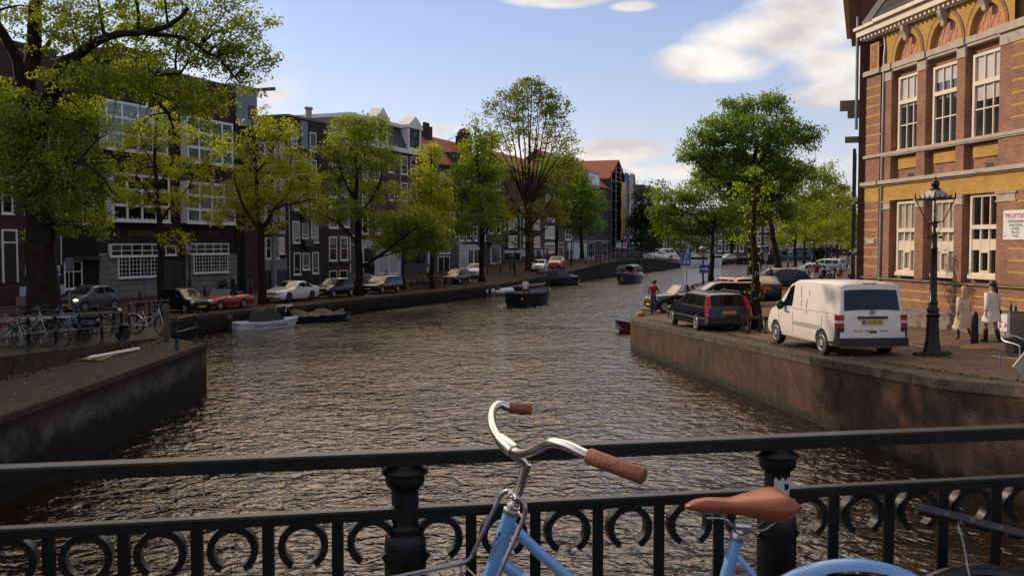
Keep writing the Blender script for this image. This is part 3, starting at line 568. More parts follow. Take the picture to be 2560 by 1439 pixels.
MB().tube([(a + 8, 5, h.h + rr - .2), (a + 17, 5.5, h.h + rr + 3.2)], .025, 5).tube([(a + 8, 5, h.h + rr - .2), (a + 17.3, 5.5, h.h + rr + 2.5)], .025, 5).build('cable', K['roof_dark'], h.o)
h.part('white_column', 'white_dim', 1067, 612, 1075, 668, .15); h.part('shopfront', 'dark_wood', 1080, 600, 1144, 690, .12)
h.win(1092, 640, 1121, 681, 2, 1, 'pane_dark', proud=.14); h.win(1092, 604, 1121, 633, 2, 1, 'pane_dark', proud=.14); h.door(1126, 604, 1139, 684)
for (xa, xb, ya, yb) in ((1075, 1088, 430, 470), (1100, 1113, 432, 472), (1124, 1137, 434, 474), (1075, 1088, 500, 545), (1100, 1113, 502, 546), (1124, 1137, 530, 574)): h.win(xa, ya, xb, yb, 1, 2, fw=.14)
# --- shop house
h = House(FL, 'brown house with tall paired sashes above a white shopfront', 1146, 1216, G0, (1180, 392), 13, K['brick_grey']); h.flat()
a = FL.sz(1152, 340, 3.7)[0] - h.s0; mb = MB(); mb.box(a, a + 2.2, 3, 4.5, h.h, h.h + 3.4); mb.lathe([(1.0, 0), (.95, .5), (.6, .95), (.1, 1.15)], 12, (a + 1.1, 3.75, h.h + 3.4)); mb.build('chimney', K['brick_slate'], h.o, smooth=True)
for xa, xb in ((1147, 1160), (1165, 1177), (1182, 1193), (1200, 1213)):
    h.win(xa, 556, xb, 602, 1, 4, 'pane_dark', fw=.13, mw=.05); h.win(xa, 490, xb, 535, 1, 2, 'pane_dark', fw=.13); h.win(xa, 425, xb, 465, 1, 2, 'pane_blind', fw=.13)
h.part('shopfront', 'white_dim', 1146, 611, 1199, 671, .12); h.win(1148, 635, 1166, 669, 1, 2, 'pane_white', proud=.14, split=[.8]); h.win(1168, 622, 1180, 668, 2, 1, 'pane_dark', proud=.14); h.win(1183, 622, 1197, 668, 2, 1, 'pane_dark', proud=.14)
h = House(FL, 'grey corner shop with one big display window', 1216, 1262, G0, (1240, 420), 12, K['brick_grey']); h.flat()
h.win(1225, 612, 1249, 660, 1, 1, 'pane_blind', proud=.1, fw=.2); h.part('awning', 'dark_wood', 1218, 606, 1250, 612, .7)
for y in (440, 500, 548): h.win(1222, y, 1233, y + 36, 1, 2, fw=.13); h.win(1240, y, 1251, y + 36, 1, 2, fw=.13)
# --- beyond the side street
HG = 1.9
h = House(FL2, 'low black house with three white framed windows and a white band', 1256, 1301, HG, (1285, 520), 10, K['brick_black']); h.flat('white_dim', .3, .4)
h.win(1271, 546, 1292, 574, 1, 2, fw=.2, split=[.72]); h.win(1271, 589, 1292, 618, 1, 2, fw=.2, split=[.72]); h.win(1258, 546, 1264, 574, 1, 1, fw=.2); h.part('white_band', 'white_dim', 1257, 625, 1301, 632, .3); h.win(1262, 634, 1297, 650, 3, 1, 'pane_dark', 'black_paint')
h.pipe(1299, 522, 650, 'white_dim', .1)
h = House(FL2, 'brown brick corner house with white many paned windows', 1301, 1432, HG, (1370, 446), 11, K['brick_brown']); rg_ = FL2.sz(1400, 421, 5.5)[1] - h.zb - h.h; h.gable('tile_red', rg_, .4); h.gend('brick_brown', rg_)
h.part('cornice', 'grey_panel', 1301, 441, 1432, 446, .4)
for (xa, xb, ya, yb, c, r_) in ((1362, 1387, 485, 510, 3, 3), (1362, 1386, 534, 553, 4, 3), (1362, 1386, 565, 596, 4, 5), (1362, 1386, 606, 632, 4, 4), (1332, 1350, 590, 618, 2, 1), (1308, 1320, 590, 618, 2, 1), (1332, 1350, 545, 574, 2, 2), (1308, 1320, 545, 574, 2, 2), (1413, 1428, 534, 556, 2, 2), (1413, 1428, 575, 600, 2, 2)):
    h.win(xa, ya, xb, yb, c, r_, random.choice(['pane_dark', 'pane_dark', 'pane_blind']), fw=.22, mw=.09)
h.door(1395, 606, 1408, 648); h.part('stone_base', 'white_dim', 1301, 624, 1356, 640, .1); h.part('shopfront', 'white_dim', 1418, 606, 1432, 650, .1)
h = House(FL2, 'grey brown modern house with vertical window strips and a red roof', 1432, 1524, HG, (1500, 466), 14, K['brick_grey']); rg_ = FL2.sz(1500, 421, 7)[1] - h.zb - h.h; h.gable('tile_red', rg_, .3); h.gend('brick_grey', rg_)
a, b, z0, z1 = h.rect(1466, 428, 1496, 472); h.box('dormer', 'grey_metal', a, b, -.2, 5, h.h - .6, z1); h.box('dormer_window', 'pane_sky', a + .3, b - .3, -.25, -.19, h.h - .3, z1 - .6)
for xa, xb in ((1440, 1455), (1470, 1486), (1505, 1518)):
    for ya in (488, 526, 562): h.win(xa, ya, xb, ya + 32, 2, 2, 'pane_sky', 'grey_panel', fw=.15)
    h.win(xa, 606, xb, 645, 3, 2, 'pane_dark', 'white_dim', fw=.15)
h.part('white_band', 'white_dim', 1434, 601, 1524, 603, .15); h.part('shopfront', 'white_dim', 1434, 606, 1466, 648, .08)
# --- scaffold with blue and yellow sheets
h = House(FL2, 'house wrapped in scaffolding with blue and yellow hanging sheets', 1524, 1570, HG, (1550, 452), 14, K['brick_grey']); h.gable('tile_red', 4.5, .3, axis='y')
mb = MB(); a0, a1 = 0, h.w
for i in range(5):
    x = a0 + (a1 - a0) * i / 4; mb.tube([(x, -.3, -.5), (x, -.3, h.h + 2)], .07, 6).tube([(x, -1.3, -.5), (x, -1.3, h.h + 2)], .07, 6)
for j in range(9):
    z = 1.8 + j * 2.0
    if z < h.h + 2: mb.box(a0 - .3, a1 + .3, -1.4, -.2, z, z + .1); mb.tube([(a0 - .3, -1.35, z + 1), (a1 + .3, -1.35, z + 1)], .06, 6)
mb.build('scaffold', K['galv'], h.o)
net = {}
for nm, c in (('sheet_yellow', (.50, .33, .02)), ('sheet_blue', (.014, .05, .27)), ('sheet_tan', (.36, .28, .09)), ('sheet_sky', (.10, .22, .42))): K[nm] = mk(nm, c, .6, 0, .25, .5, .2)
def sheet(mat, x0, y0, x1, y1, p):
    a, b, z0, z1 = h.rect(x0, y0, x1, y1); mb = MB(); n = 14; vs = []
    for i in range(n + 1):
        for k in range(5): vs.append((a + (b - a) * k / 4, -p + .09 * math.sin(i * 1.3 + k * 1.9), z0 + (z1 - z0) * i / n))
    mb.add(vs, [(i * 5 + k, i * 5 + k + 1, (i + 1) * 5 + k + 1, (i + 1) * 5 + k) for i in range(n) for k in range(4)]); o = mb.build('hanging_sheet', K[mat], h.o, smooth='all')
sheet('sheet_yellow', 1530, 456, 1542, 600, 2.0); sheet('sheet_blue', 1541, 432, 1553, 606, 1.7); sheet('sheet_tan', 1552, 434, 1562, 600, 1.85); sheet('sheet_blue', 1561, 436, 1569, 590, 1.7); sheet('sheet_sky', 1541, 598, 1553, 606, 1.9)
h = House(FL2, 'narrow dark house with a red gable roof right of the scaffolding', 1570, 1606, HG, (1590, 492), 13, K['brick_dark']); h.gable('tile_red', 4.5, .3); h.gend('brick_dark', 4.5)
for y in (500, 540, 578): h.win(1573, y, 1584, y + 30, 1, 2, fw=.25); h.win(1590, y, 1601, y + 30, 1, 2, fw=.25)
h = House(FL2, 'pale grey house with a flat roof at the end of the row', 1606, 1650, HG, (1630, 472), 13, K['grey_render']); h.flat('roof_dark', .4)
for y in (500, 545, 590): h.win(1612, y, 1624, y + 32, 1, 2, fw=.25); h.win(1632, y, 1644, y + 32, 1, 2, fw=.25)
# --- houses round the far bend, seen between the trees
FB = FC((36, 232), 38)
spec = [('brick_grey', 1655, 1716, 540, 'grey house with white pilasters seen below the small tree left of the parking sign'), ('white_dim', 1716, 1790, 552, 'white plastered house behind the blue arrow sign'), ('brick_brown', 1790, 1862, 545, 'brown house far behind the thick ivy trunk'),
        ('brick_red', 1862, 1950, 550, 'red house at the far end beside the bridge'), ('white_dim', 1950, 2050, 556, 'pale house beyond the far bridge'), ('brick_dark', 2050, 2160, 540, 'dark house beyond the far bridge on the right bank')]
for mt, xa, xb, yt, lab in spec:
    h = House(FB, lab, xa, xb, 1.2, ((xa + xb) / 2, yt), 12, K[mt], group='distant houses round the canal bend'); h.gable('roof_dark', 3, axis='y')
    n = 4
    for i in range(n):
        x = xa + (xb - xa) * (i + .22) / n; w = (xb - xa) * .6 / n
        for y in (yt + 10, yt + 38): h.win(x, y, x + w, y + 20, 1, 2, 'pane_dark', fw=.35)
        h.win(x, yt + 62, x + w, yt + 84, 1, 1, 'pane_dark', fw=.35)
# ---------------------------------------------------------------- the yellow and red brick building on the right
FR = FC((13.85, 37.85), 0); FR.u = Vector((0.1503, -0.98864)).normalized(); FR.n = Vector((-FR.u.y, FR.u.x)); FR.rot = math.atan2(FR.u.y, FR.u.x)
h = House(FR, 'ornate red and yellow brick school building with cream windows and arches', 2158, 2560, 1.4, (2159, 104), 9, None, name='school_building', group=None, wall=False)
h.o['category'] = 'building'; W_ = 15.0
def sx(px, py=550): return h.L(px, py)[0]
def zz(px, py): return h.L(px, py)[1]
RC = 0.24
zc0 = zz(2159, 195); zc1 = zz(2159, 186); zsill = zz(2157, 399); zsill1 = zz(2157, 392); zm0 = zz(2148, 470); zm1 = zz(2148, 461); zfr = zz(2180, 505); zled = zz(2150, 688); zpl = zz(2271, 774) ; ztop = h.h
pil = [(2158, 2196), (2206, 2223), (2287, 2308), (2385, 2405)]; P = [(sx(a), sx(b)) for a, b in pil] + [(sx(2491), W_)]
w = MB(); w.box(0, W_, RC, 9, -1.0, ztop + .1); w.build('wall', K['brick_sun'], h.o)
w = MB()
for a, b in P: w.box(a, b, 0, RC - .002, zled, zc0)
w.box(P[0][1], P[1][0], RC - .06, RC - .002, -.6, zc0); w.box(0, W_, 0.0, RC - .002, -1.0, zled - .02); w.build('brick_pier', K['brick_sun'], h.o)
w = MB(); w.box(0, P[0][1], .04, RC - .001, zc1, ztop); w.box(P[0][1] + .3, W_, .04, RC - .001, zc1, ztop)
arches = []
ab_ = [(sx(2236, 150), sx(2299, 150)), (sx(2324, 130), sx(2399, 130)), (sx(2423, 100), sx(2507, 100))]
w = MB()
# yellow band work, arch rings
for a, b in [(0, P[0][1])]: w.box(a, b, -.012, .035, zfr, zm0)
w.box(P[1][0] - .1, W_, -.012, RC - .003, zfr, zm0)
bands = [zz(2180, y) for y in (219, 243, 267, 291, 315, 339, 362.5)] + [zz(2180, y) for y in (527, 549.5, 573, 596, 619, 641.5, 665)]
for z in bands:
    w.box(0, P[0][1], -.008, .0, z - .036, z + .036); w.box(sx(2522), W_, -.008, .0, z - .036, z + .036)
for z in (zz(2300, 728), zz(2300, 752), zz(2300, 704)): w.box(.1, W_, -.008, 0, z - .035, z + .035)
a, b, z0, z1 = h.rect(2174, 108, 2196, 176); w.box(a, b, .02, .039, z0, z1)
for (xa, ya, xb, yb) in ((2234, 390, 2291, 419), (2322, 375, 2386, 405), (2420, 358, 2495, 390)):
    a, b, z0, z1 = h.rect(xa, ya, xb, yb); w.box(a, b, RC - .06, RC - .004, z0, z1)
w.build('yellow_brickwork', K['brick_yellow'], h.o)
a, b, z0, z1 = h.rect(2178, 114, 2191, 168); q = MB(); q.box(a, b, .008, .019, z0, z1); q.build('red_panel', K['brick_sun'], h.o); MB().box(a + .13, b - .13, -.004, .007, z0 + .2, z1 - .2).build('yellow_panel', K['brick_yellow'], h.o)
zs = zc1 + .0
for i, (a, b) in enumerate(ab_):
    c = (a + b) / 2; r0 = (b - a) / 2 * .98; r1 = r0 + .15; r2 = r1 + .10; spring = zs + .02; n = 26; dz = min(1.25, (ztop - .06 - spring) / r2)
    def ring(ra, rb, y0, y1, mat, nm):
        mb = MB(); vs = []
        for j in range(n + 1):
            t = math.pi * j / n
            for r_, y in ((ra, y0), (rb, y0), (rb, y1), (ra, y1)): vs.append((c + r_ * math.cos(t), y, spring + r_ * dz * math.sin(t)))
        mb.add(vs, [(j * 4 + k, j * 4 + (k + 1) % 4, j * 4 + 4 + (k + 1) % 4, j * 4 + 4 + k) for j in range(n) for k in range(4)]); mb.build(nm, K[mat], h.o)
    # spandrel wall with the arch opening cut out of it
    mb = MB(); L0 = min(P[1][0] - .1, c - r2 - .02) if i == 0 else (ab_[i - 1][0] + ab_[i - 1][1]) / 2 * .5 + c * .5; L1 = (c + (ab_[i + 1][0] + ab_[i + 1][1]) / 2) / 2 if i < 2 else c + r2 + .25
    arc = [(c + r2 * math.cos(math.pi * j / n), spring + r2 * dz * math.sin(math.pi * j / n)) for j in range(n + 1)]
    top = [(L1 + (L0 - L1) * j / n, ztop - .02) for j in range(n + 1)]; top[0] = (L1, spring); top[-1] = (L0, spring)
    top = [(L1, spring)] + [(L1 + (L0 - L1) * (j - 1) / (n - 2), ztop - .02) for j in range(1, n)] + [(L0, spring)]
    vs = []
    for (x, z), (X, Z) in zip(arc, top): vs += [(x, .03, z), (X, .03, Z)]
    mb.add(vs, [(2 * j, 2 * j + 1, 2 * j + 3, 2 * j + 2) for j in range(n)]); mb.build('arch_spandrel', K['brick_yellow'], h.o)
    ring(r0, r1, -.01, RC, 'brick_yellow', 'arch_ring'); ring(r1, r2, .0, RC, 'brick_sun', 'arch_ring')
    mb = MB(); mb.add([(c, .17, spring)] + [(c + r0 * math.cos(math.pi * j / n), .17, spring + r0 * dz * math.sin(math.pi * j / n)) for j in range(n + 1)], [(0, j + 1, j + 2) for j in range(n)]); ty = mb.build('arch_panel', K['arch_panel'], h.o)
    mb = MB()
    for k in (-1, 1):
        for (ox, oz, rr, t0, t1) in ((.30, .30, .17, -40, 250), (.56, .20, .12, -60, 240), (.20, .62, .13, -120, 150), (.45, .52, .10, -90, 200), (.10, .36, .3, 90, 20)):
            mb.tube([(c + k * r0 * (ox + rr * math.cos(R(t0 + (t1 - t0) * q / 12))), .168, spring + r0 * dz * (oz + rr * math.sin(R(t0 + (t1 - t0) * q / 12)))) for q in range(13)], .016, 4)
    for t in (60, 90, 120): mb.tube([(c, .168, spring + .1), (c + r0 * .5 * math.cos(R(t)), .168, spring + r0 * dz * .62 * math.sin(R(t)))], .018, 4)
    mb.ball((c, .165, spring + .06), .1, 8, 4, 0, (1.4, .15, .9)); mb.build('scrollwork', K['arch_scroll'], ty)
    kz = spring + r1 * dz - .05; mb = MB()
    mb.prism([(-.02, kz - .42), (-.12, kz - .36), (-.16, kz - .2), (-.3, kz - .02), (-.34, kz + .16), (.03, kz + .16), (.03, kz - .42)], lambda p: (c - .095, p[0] * .75, p[1]), lambda p: (c + .095, p[0] * .75, p[1])); mb.build('keystone', K['cream_stone'], h.o)
    # capital-level lintel over the window
w = MB(); w.box(-.12, P[0][1] + .04, -.12, RC, zc0 - .02, zc1 + .02); w.box(P[1][0] - .16, W_, -.06, RC, zc0 - .02, zc1 + .04); w.box(P[1][0] - .1, W_, -.02, RC, zc0 - .12, zc0 - .02)
for a, b in P[1:]: w.box(a - .03, min(b, a + 1.4) + .03, -.11, .06, zc0 - .05, zc1 + .06); w.box(a - .01, min(b, a + 1.2) + .01, -.025, .06, zc0 - .42, zc0 - .12)
w.box(-.1, W_, -.08, RC, zsill, zsill1); w.box(P[1][0] - .1, W_, -.05, RC, zsill - .05, zsill - .001)
w.box(-.18, P[0][1] + .02, -.16, RC, zm0 + .04, zm1 + .03); w.box(-.1, P[0][1], -.08, RC, zm0 - .02, zm0 + .04); w.box(P[1][0] - .14, W_, -.16, RC, zm0 + .04, zm1 + .03); w.box(P[1][0] - .1, W_, -.08, RC, zm0 - .02, zm0 + .04)
for a, b in P[1:]: w.box(a - .04, min(b, a + .9) + .04, -.05, .05, zfr - .07, zfr - .01); w.box(a - .01, min(b, a + .85) + .01, -.015, .05, zfr - .28, zfr - .07); w.box(a - .04, min(b, a + .9) + .04, -.04, .05, zfr - .32, zfr - .28)
w.build('stone_course', K['cream_stone'], h.o)
w = MB(); w.box(0.02, W_, -.10, RC, zled - .08, zled - .02); w.box(-.02, W_, -.06, 0, -1, zpl + .0); w.box(-.05, W_, -.12, -.06, -1, zz(2271, 795)); w.box(-.02, W_, -.09, -.02, zpl, zpl + .06); w.build('stone_plinth', K['grey_stone'], h.o)
# windows
rnd_b = [.60, .80, .46]; K['blind_cream'] = mk('blind_cream', (.50, .43, .36), .10, 0, .12, 2, 0, .7)
def rwin(xa, ya, xb, yb, kind, pane):
    a, b, z0, z1 = h.rect(xa, ya, xb, yb); mb = MB(); f = .11; y0, y1 = .10, RC - .004
    mb.box(a, a + f, y0, y1, z0, z1); mb.box(b - f, b, y0, y1, z0, z1); mb.box(a + f, b - f, y0, y1, z1 - .09, z1); mb.box(a - .0, b, y0 - .06, y1, z0, z0 + .13)
    H = z1 - z0; cols = 3
    m = lambda x, za, zb_, w_=.045, y=y0 + .03: mb.box(x - w_ / 2, x + w_ / 2, y, y1, za, zb_)
    if kind == 'up':
        t = z0 + H * .66; mb.box(a + f, b - f, y0 - .03, y1, t - .07, t + .07)
        for k in (1 / 3, 2 / 3): m(a + f + (b - a - 2 * f) * k, z0 + .13, t); m(a + f + (b - a - 2 * f) * k, t + .07, z1 - .09)
        mb.box(a + f, b - f, y0 + .035, y1, z0 + H * .36 - .022, z0 + H * .36 + .022)
        panes = [(z0 + .13, z1 - .09, pane)]
    else:
        t = z0 + H * .62; mb.box(a + f, b - f, y0 - .04, y1, t - .09, t + .05); p0, p1 = z0 + H * .34, z0 + H * .47
        mb.box(a + f, b - f, y0 + .02, y1, p0, p1); mb.box(a + f, b - f, y0 + .01, y1, z0 + .13, z0 + .2)
        for k in (1 / 3, 2 / 3): x = a + f + (b - a - 2 * f) * k; m(x, z0 + .13, t, .07, y0 + .012); m(x, t + .05, z1 - .09)
        x = a + f + (b - a - 2 * f) / 3; xb_ = a + f + (b - a - 2 * f) * 2 / 3
        mb.box(x, xb_, y0 + .005, y0 + .03, z0 + .2, z0 + .28); mb.box(x, xb_, y0 + .005, y0 + .03, p0 - .08, p0)
    wd_ = mb.build('window', K['cream_paint'], h.o); g = MB().box(a + f * .8, b - f * .8, y1 - .05, y1 - .03, z0 + .05, z1 - .05).build('pane', K[pane], wd_)
    if kind == 'up':                                            # roller blind behind the upper lights
        MB().box(a + f, b - f, y1 - .062, y1 - .052, z0 + H * rnd_b[0], z1 - .1).build('blind', K['blind_cream'], wd_); rnd_b.append(rnd_b.pop(0))
    return wd_, a, b, z0, z1
K['pane_sunsky'] = mk('pane_sunsky', (0.03, 0.028, 0.028), 0.02, 0, .4, 1.5, 0, 1.0)
K['glass_clear'] = mk('glass_clear', (0.02, 0.018, 0.017), 0.02, 0, .3, 1.0, 0, 1.0)
for q in ((2239, 186, 2296, 379), (2325, 160, 2391, 365), (2424, 127, 2503, 347)): rwin(*q, 'up', 'pane_sunsky')
rwin(2235, 503, 2288, 689, 'low', 'pane_cream'); rwin(2323, 500, 2386, 694, 'low', 'pane_cream'); rwin(2417, 484, 2492, 698, 'low', 'pane_sun')
# bits: vents, drainpipe, name plate, cornice, dentils, roof
w = MB()
for (xa, ya, xb, yb) in ((2255, 433, 2269, 444), (2448, 407, 2466, 417)): a, b, z0, z1 = h.rect(xa, ya, xb, yb); w.box(a, b, RC - .012, RC + .05, z0, z1)
w.build('vent', K['dark_wood'], h.o)
a = sx(2202); w = MB(); w.tube([(a, -.02, ztop + .1), (a, .02, ztop - .1), (a + .1, .02, ztop - .5), (a + .1, -.02, ztop - .9), (a + .06, -.04, 3), (a, -.05, .2)], .055, 10)
for z in (1.5, 3.5, 5.5, 7.5): w.tube([(a + .06, -.03, z), (a + .06, -.03, z + .07)], .075, 10)
w.build('drainpipe', K['galv'], h.o, smooth=True)
a, b, z0, z1 = h.rect(2166, 596, 2186, 609); pl = MB().box(a, b, -.03, 0, z0, z1).build('name_plate', K['cream_stone'], h.o); pk = mk('dark_ink', (.03, .025, .02), .6)
a_, b_ = (a + b) / 2, (z0 + z1) / 2
w = MB(); w.box(-.16, P[0][1] + .1, -.36, RC, ztop + .10, ztop + .34); w.box(-.20, P[0][1] + .16, -.46, RC, ztop + .34, ztop + .46); w.box(P[0][1] + .1, W_, -.36, RC, ztop + .10, ztop + .36); w.box(P[0][1] + .16, W_, -.50, RC, ztop + .36, ztop + .50); w.box(-.1, W_, -.12, RC, ztop - .06, ztop + .10)
x = 0
while x < W_: w.box(x, x + .10, -.27, -.12, ztop - .04, ztop + .095); x += .27
w.build('cornice', K['cream_paint'], h.o)
w = MB(); w.quad((.35, -.2, ztop + .5), (W_, -.2, ztop + .5), (W_, 3.4, ztop + 6.2), (1.9, 3.4, ztop + 6.2)); w.quad((1.9, 3.4, ztop + 6.2), (W_, 3.4, ztop + 6.2), (W_, 9, ztop + .5), (1.9, 9, ztop + .5)); w.build('roof', K['tile_dark'], h.o)
w = MB(); w.bar((.3, -.25, ztop + .55), (1.9, 3.45, ztop + 6.4), .34, .22); w.build('verge_board', K['cream_paint'], h.o)
# the notice board
nb = MB(); a, b, z0, z1 = h.rect(2511, 524, 2600, 599); nb.box(a, b, -.04, -.001, z0, z1)
o = thing('notice_board', 'white board with red and grey lettering on the brick wall at the right edge', 'sign', MW[h.o.name] @ Vector((a, -.001, z0)), FR.rot)
MB().box(0, b - a, -.04, 0, 0, z1 - z0).build('board', K['white_paint'], o)
ink_r = mk('ink_red', (.42, .05, .07), .6); ink_g = mk('ink_grey', (.20, .19, .19), .6)
bz = z1 - z0
for body, sz_, zf, m_ in (('PROFYSIO', .20, .80, ink_r), ('FYSIOTHERAPIE', .105, .615, ink_g), ('SPORTSZAAL', .105, .49, ink_g), ('FITNESS', .105, .37, ink_g), ('PILATES', .105, .245, ink_g), ('YOGA', .105, .125, ink_g)):
    cxp = h.L(2542.5, 560)[0] - a
    text('lettering', body, sz_, o, (cxp, -.043, bz * zf), (math.pi / 2, 0, 0), m_)
MB().ball((.1, -.04, .12), .025, 8, 4).ball((.1, -.04, bz - .12), .025, 8, 4).build('screw', K['galv'], o)
# the taller neighbour whose flank shows behind the corner
na = R(20.3 + 180); n = thing('canal_house', 'tall dark brick house with hoist beams and black shutters behind the corner', 'house', (13.62, 37.95, 1.3), math.atan2(math.cos(na), math.sin(na)), 'canal houses along the right quay')
MB().box(-14, 0, 0, 12, -.6, 17).build('wall', K['brick_neighbour'], n); MB().box(-14.05, .05, -.55, .2, 13.9, 14.3).box(-14.05, .05, -.8, .2, 14.3, 14.55).build('cornice', K['cream_stone'], n)
MB().box(-1.5, -1.2, -.75, 0, 8.9, 9.3).box(-1.5, -1.2, -.45, 0, 8.6, 8.9).build('hoist_beam', K['grey_stone'], n); MB().box(-4.5, -4.2, -.6, 0, 7.9, 8.15).build('hoist_beam', K['grey_stone'], n)
for z0, z1 in ((5.4, 7.3), (3.3, 5.1), (1.2, 3.1)):
    MB().box(-1.5, -.7, -.22, -.1, z0, z1).build('shutter', K['black_paint'], n); MB().box(-3.5, -2.7, -.22, -.1, z0, z1).build('shutter', K['black_paint'], n)
for z in (5.18, 3.14): MB().box(-3.6, -.6, -.14, 0, z, z + .16).build('sill', K['cream_paint'], n)
MB().tube([(-.2, -.1, 8.0), (-.2, -.1, 12.4)], .06, 8).build('drainpipe', K['galv'], n)
for k in range(1, 4): dup(n, (13.62 + 14.1 * math.sin(R(20.3)) + 14.1 * (k - 1) * math.sin(R(26)) + .8, 37.95 + 14.1 * math.cos(R(20.3)) + 14.1 * (k - 1) * math.cos(R(26)), 1.3), n.rotation_euler.z - R(5.7), 'one of the dark brick houses continuing in line behind the corner house')
# ---------------------------------------------------------------- trees
def leafmat(name, c1, c2, tr=0.58):
    m = bpy.data.materials.new(name); m.use_nodes = True; t = m.node_tree; t.nodes.clear(); out = N(t, 'ShaderNodeOutputMaterial')
    at_ = N(t, 'ShaderNodeAttribute'); at_.attribute_name = 'tint'; mx = N(t, 'ShaderNodeMix', data_type='RGBA'); lk(t, at_.outputs['Fac'], mx.inputs[0]); mx.inputs[6].default_value = list(c1) + [1]; mx.inputs[7].default_value = list(c2) + [1]
    d = N(t, 'ShaderNodeBsdfDiffuse'); lk(t, mx.outputs[2], d.inputs[0]); tl = N(t, 'ShaderNodeBsdfTranslucent')
    g = N(t, 'ShaderNodeMix', data_type='RGBA', blend_type='MULTIPLY'); g.inputs[0].default_value = 1; lk(t, mx.outputs[2], g.inputs[6]); g.inputs[7].default_value = (1.6, 1.62, 0.5, 1); lk(t, g.outputs[2], tl.inputs[0])
    ms = N(t, 'ShaderNodeMixShader'); ms.inputs[0].default_value = tr; lk(t, d.outputs[0], ms.inputs[1]); lk(t, tl.outputs[0], ms.inputs[2])
    gl = N(t, 'ShaderNodeBsdfGlossy'); gl.inputs['Roughness'].default_value = .45; gl.inputs[0].default_value = (.5, .5, .5, 1); m3 = N(t, 'ShaderNodeMixShader'); m3.inputs[0].default_value = .06
    lk(t, ms.outputs[0], m3.inputs[1]); lk(t, gl.outputs[0], m3.inputs[2]); lk(t, m3.outputs[0], out.inputs[0]); return m
LM = {'elm': leafmat('leaf_elm', (0.081, 0.132, 0.013), (0.308, 0.347, 0.022)), 'spring': leafmat('leaf_spring', (0.157, 0.193, 0.015), (0.437, 0.431, 0.022)), 'green': leafmat('leaf_green', (0.063, 0.118, 0.013), (0.241, 0.314, 0.022)),
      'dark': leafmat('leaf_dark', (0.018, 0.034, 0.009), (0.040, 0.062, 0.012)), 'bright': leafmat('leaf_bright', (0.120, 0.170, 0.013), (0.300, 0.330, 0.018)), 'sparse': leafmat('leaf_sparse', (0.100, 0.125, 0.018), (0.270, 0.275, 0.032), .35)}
BARK = mk('bark', (0.020, 0.015, 0.011), 0.95, 0, 0.45, 5, 0.9, .15, 0, (0.036, 0.034, 0.016), 1.6, 0.55, detail=9)
BARK2 = mk('bark_light', (0.036, 0.027, 0.018), 0.95, 0, 0.45, 5, 0.9, .15, 0, (0.05, 0.05, 0.02), 2, 0.55, detail=9)
def leaves(name, C, sz, tint, mat, rng, parent):
    n = len(C); a = rng.normal(size=(n, 3)); a /= np.linalg.norm(a, axis=1)[:, None]; nn = rng.normal(size=(n, 3)); nn[:, 2] += 0.7
    b = np.cross(nn, a); b /= np.linalg.norm(b, axis=1)[:, None] + 1e-9; L = (sz * 0.5)[:, None]; w = L * rng.uniform(.5, .72, (n, 1))
    bend = np.cross(a, b) * L * rng.uniform(-.3, .3, (n, 1))
    V = np.empty((n, 4, 3)); V[:, 0] = C - a * L; V[:, 1] = C + b * w + bend; V[:, 2] = C + a * L; V[:, 3] = C - b * w + bend
    me = bpy.data.meshes.new(name); me.vertices.add(n * 4); me.vertices.foreach_set('co', V.astype(np.float32).ravel()); me.loops.add(n * 4); me.loops.foreach_set('vertex_index', np.arange(n * 4, dtype=np.int32))
    me.polygons.add(n); me.polygons.foreach_set('loop_start', np.arange(0, n * 4, 4, dtype=np.int32)); me.update(calc_edges=True); me.validate()
    at_ = me.attributes.new('tint', 'FLOAT', 'FACE'); at_.data.foreach_set('value', tint.astype(np.float32)); me.materials.append(mat)
    o = bpy.data.objects.new(name, me); COL.objects.link(o); o.parent = parent; return o
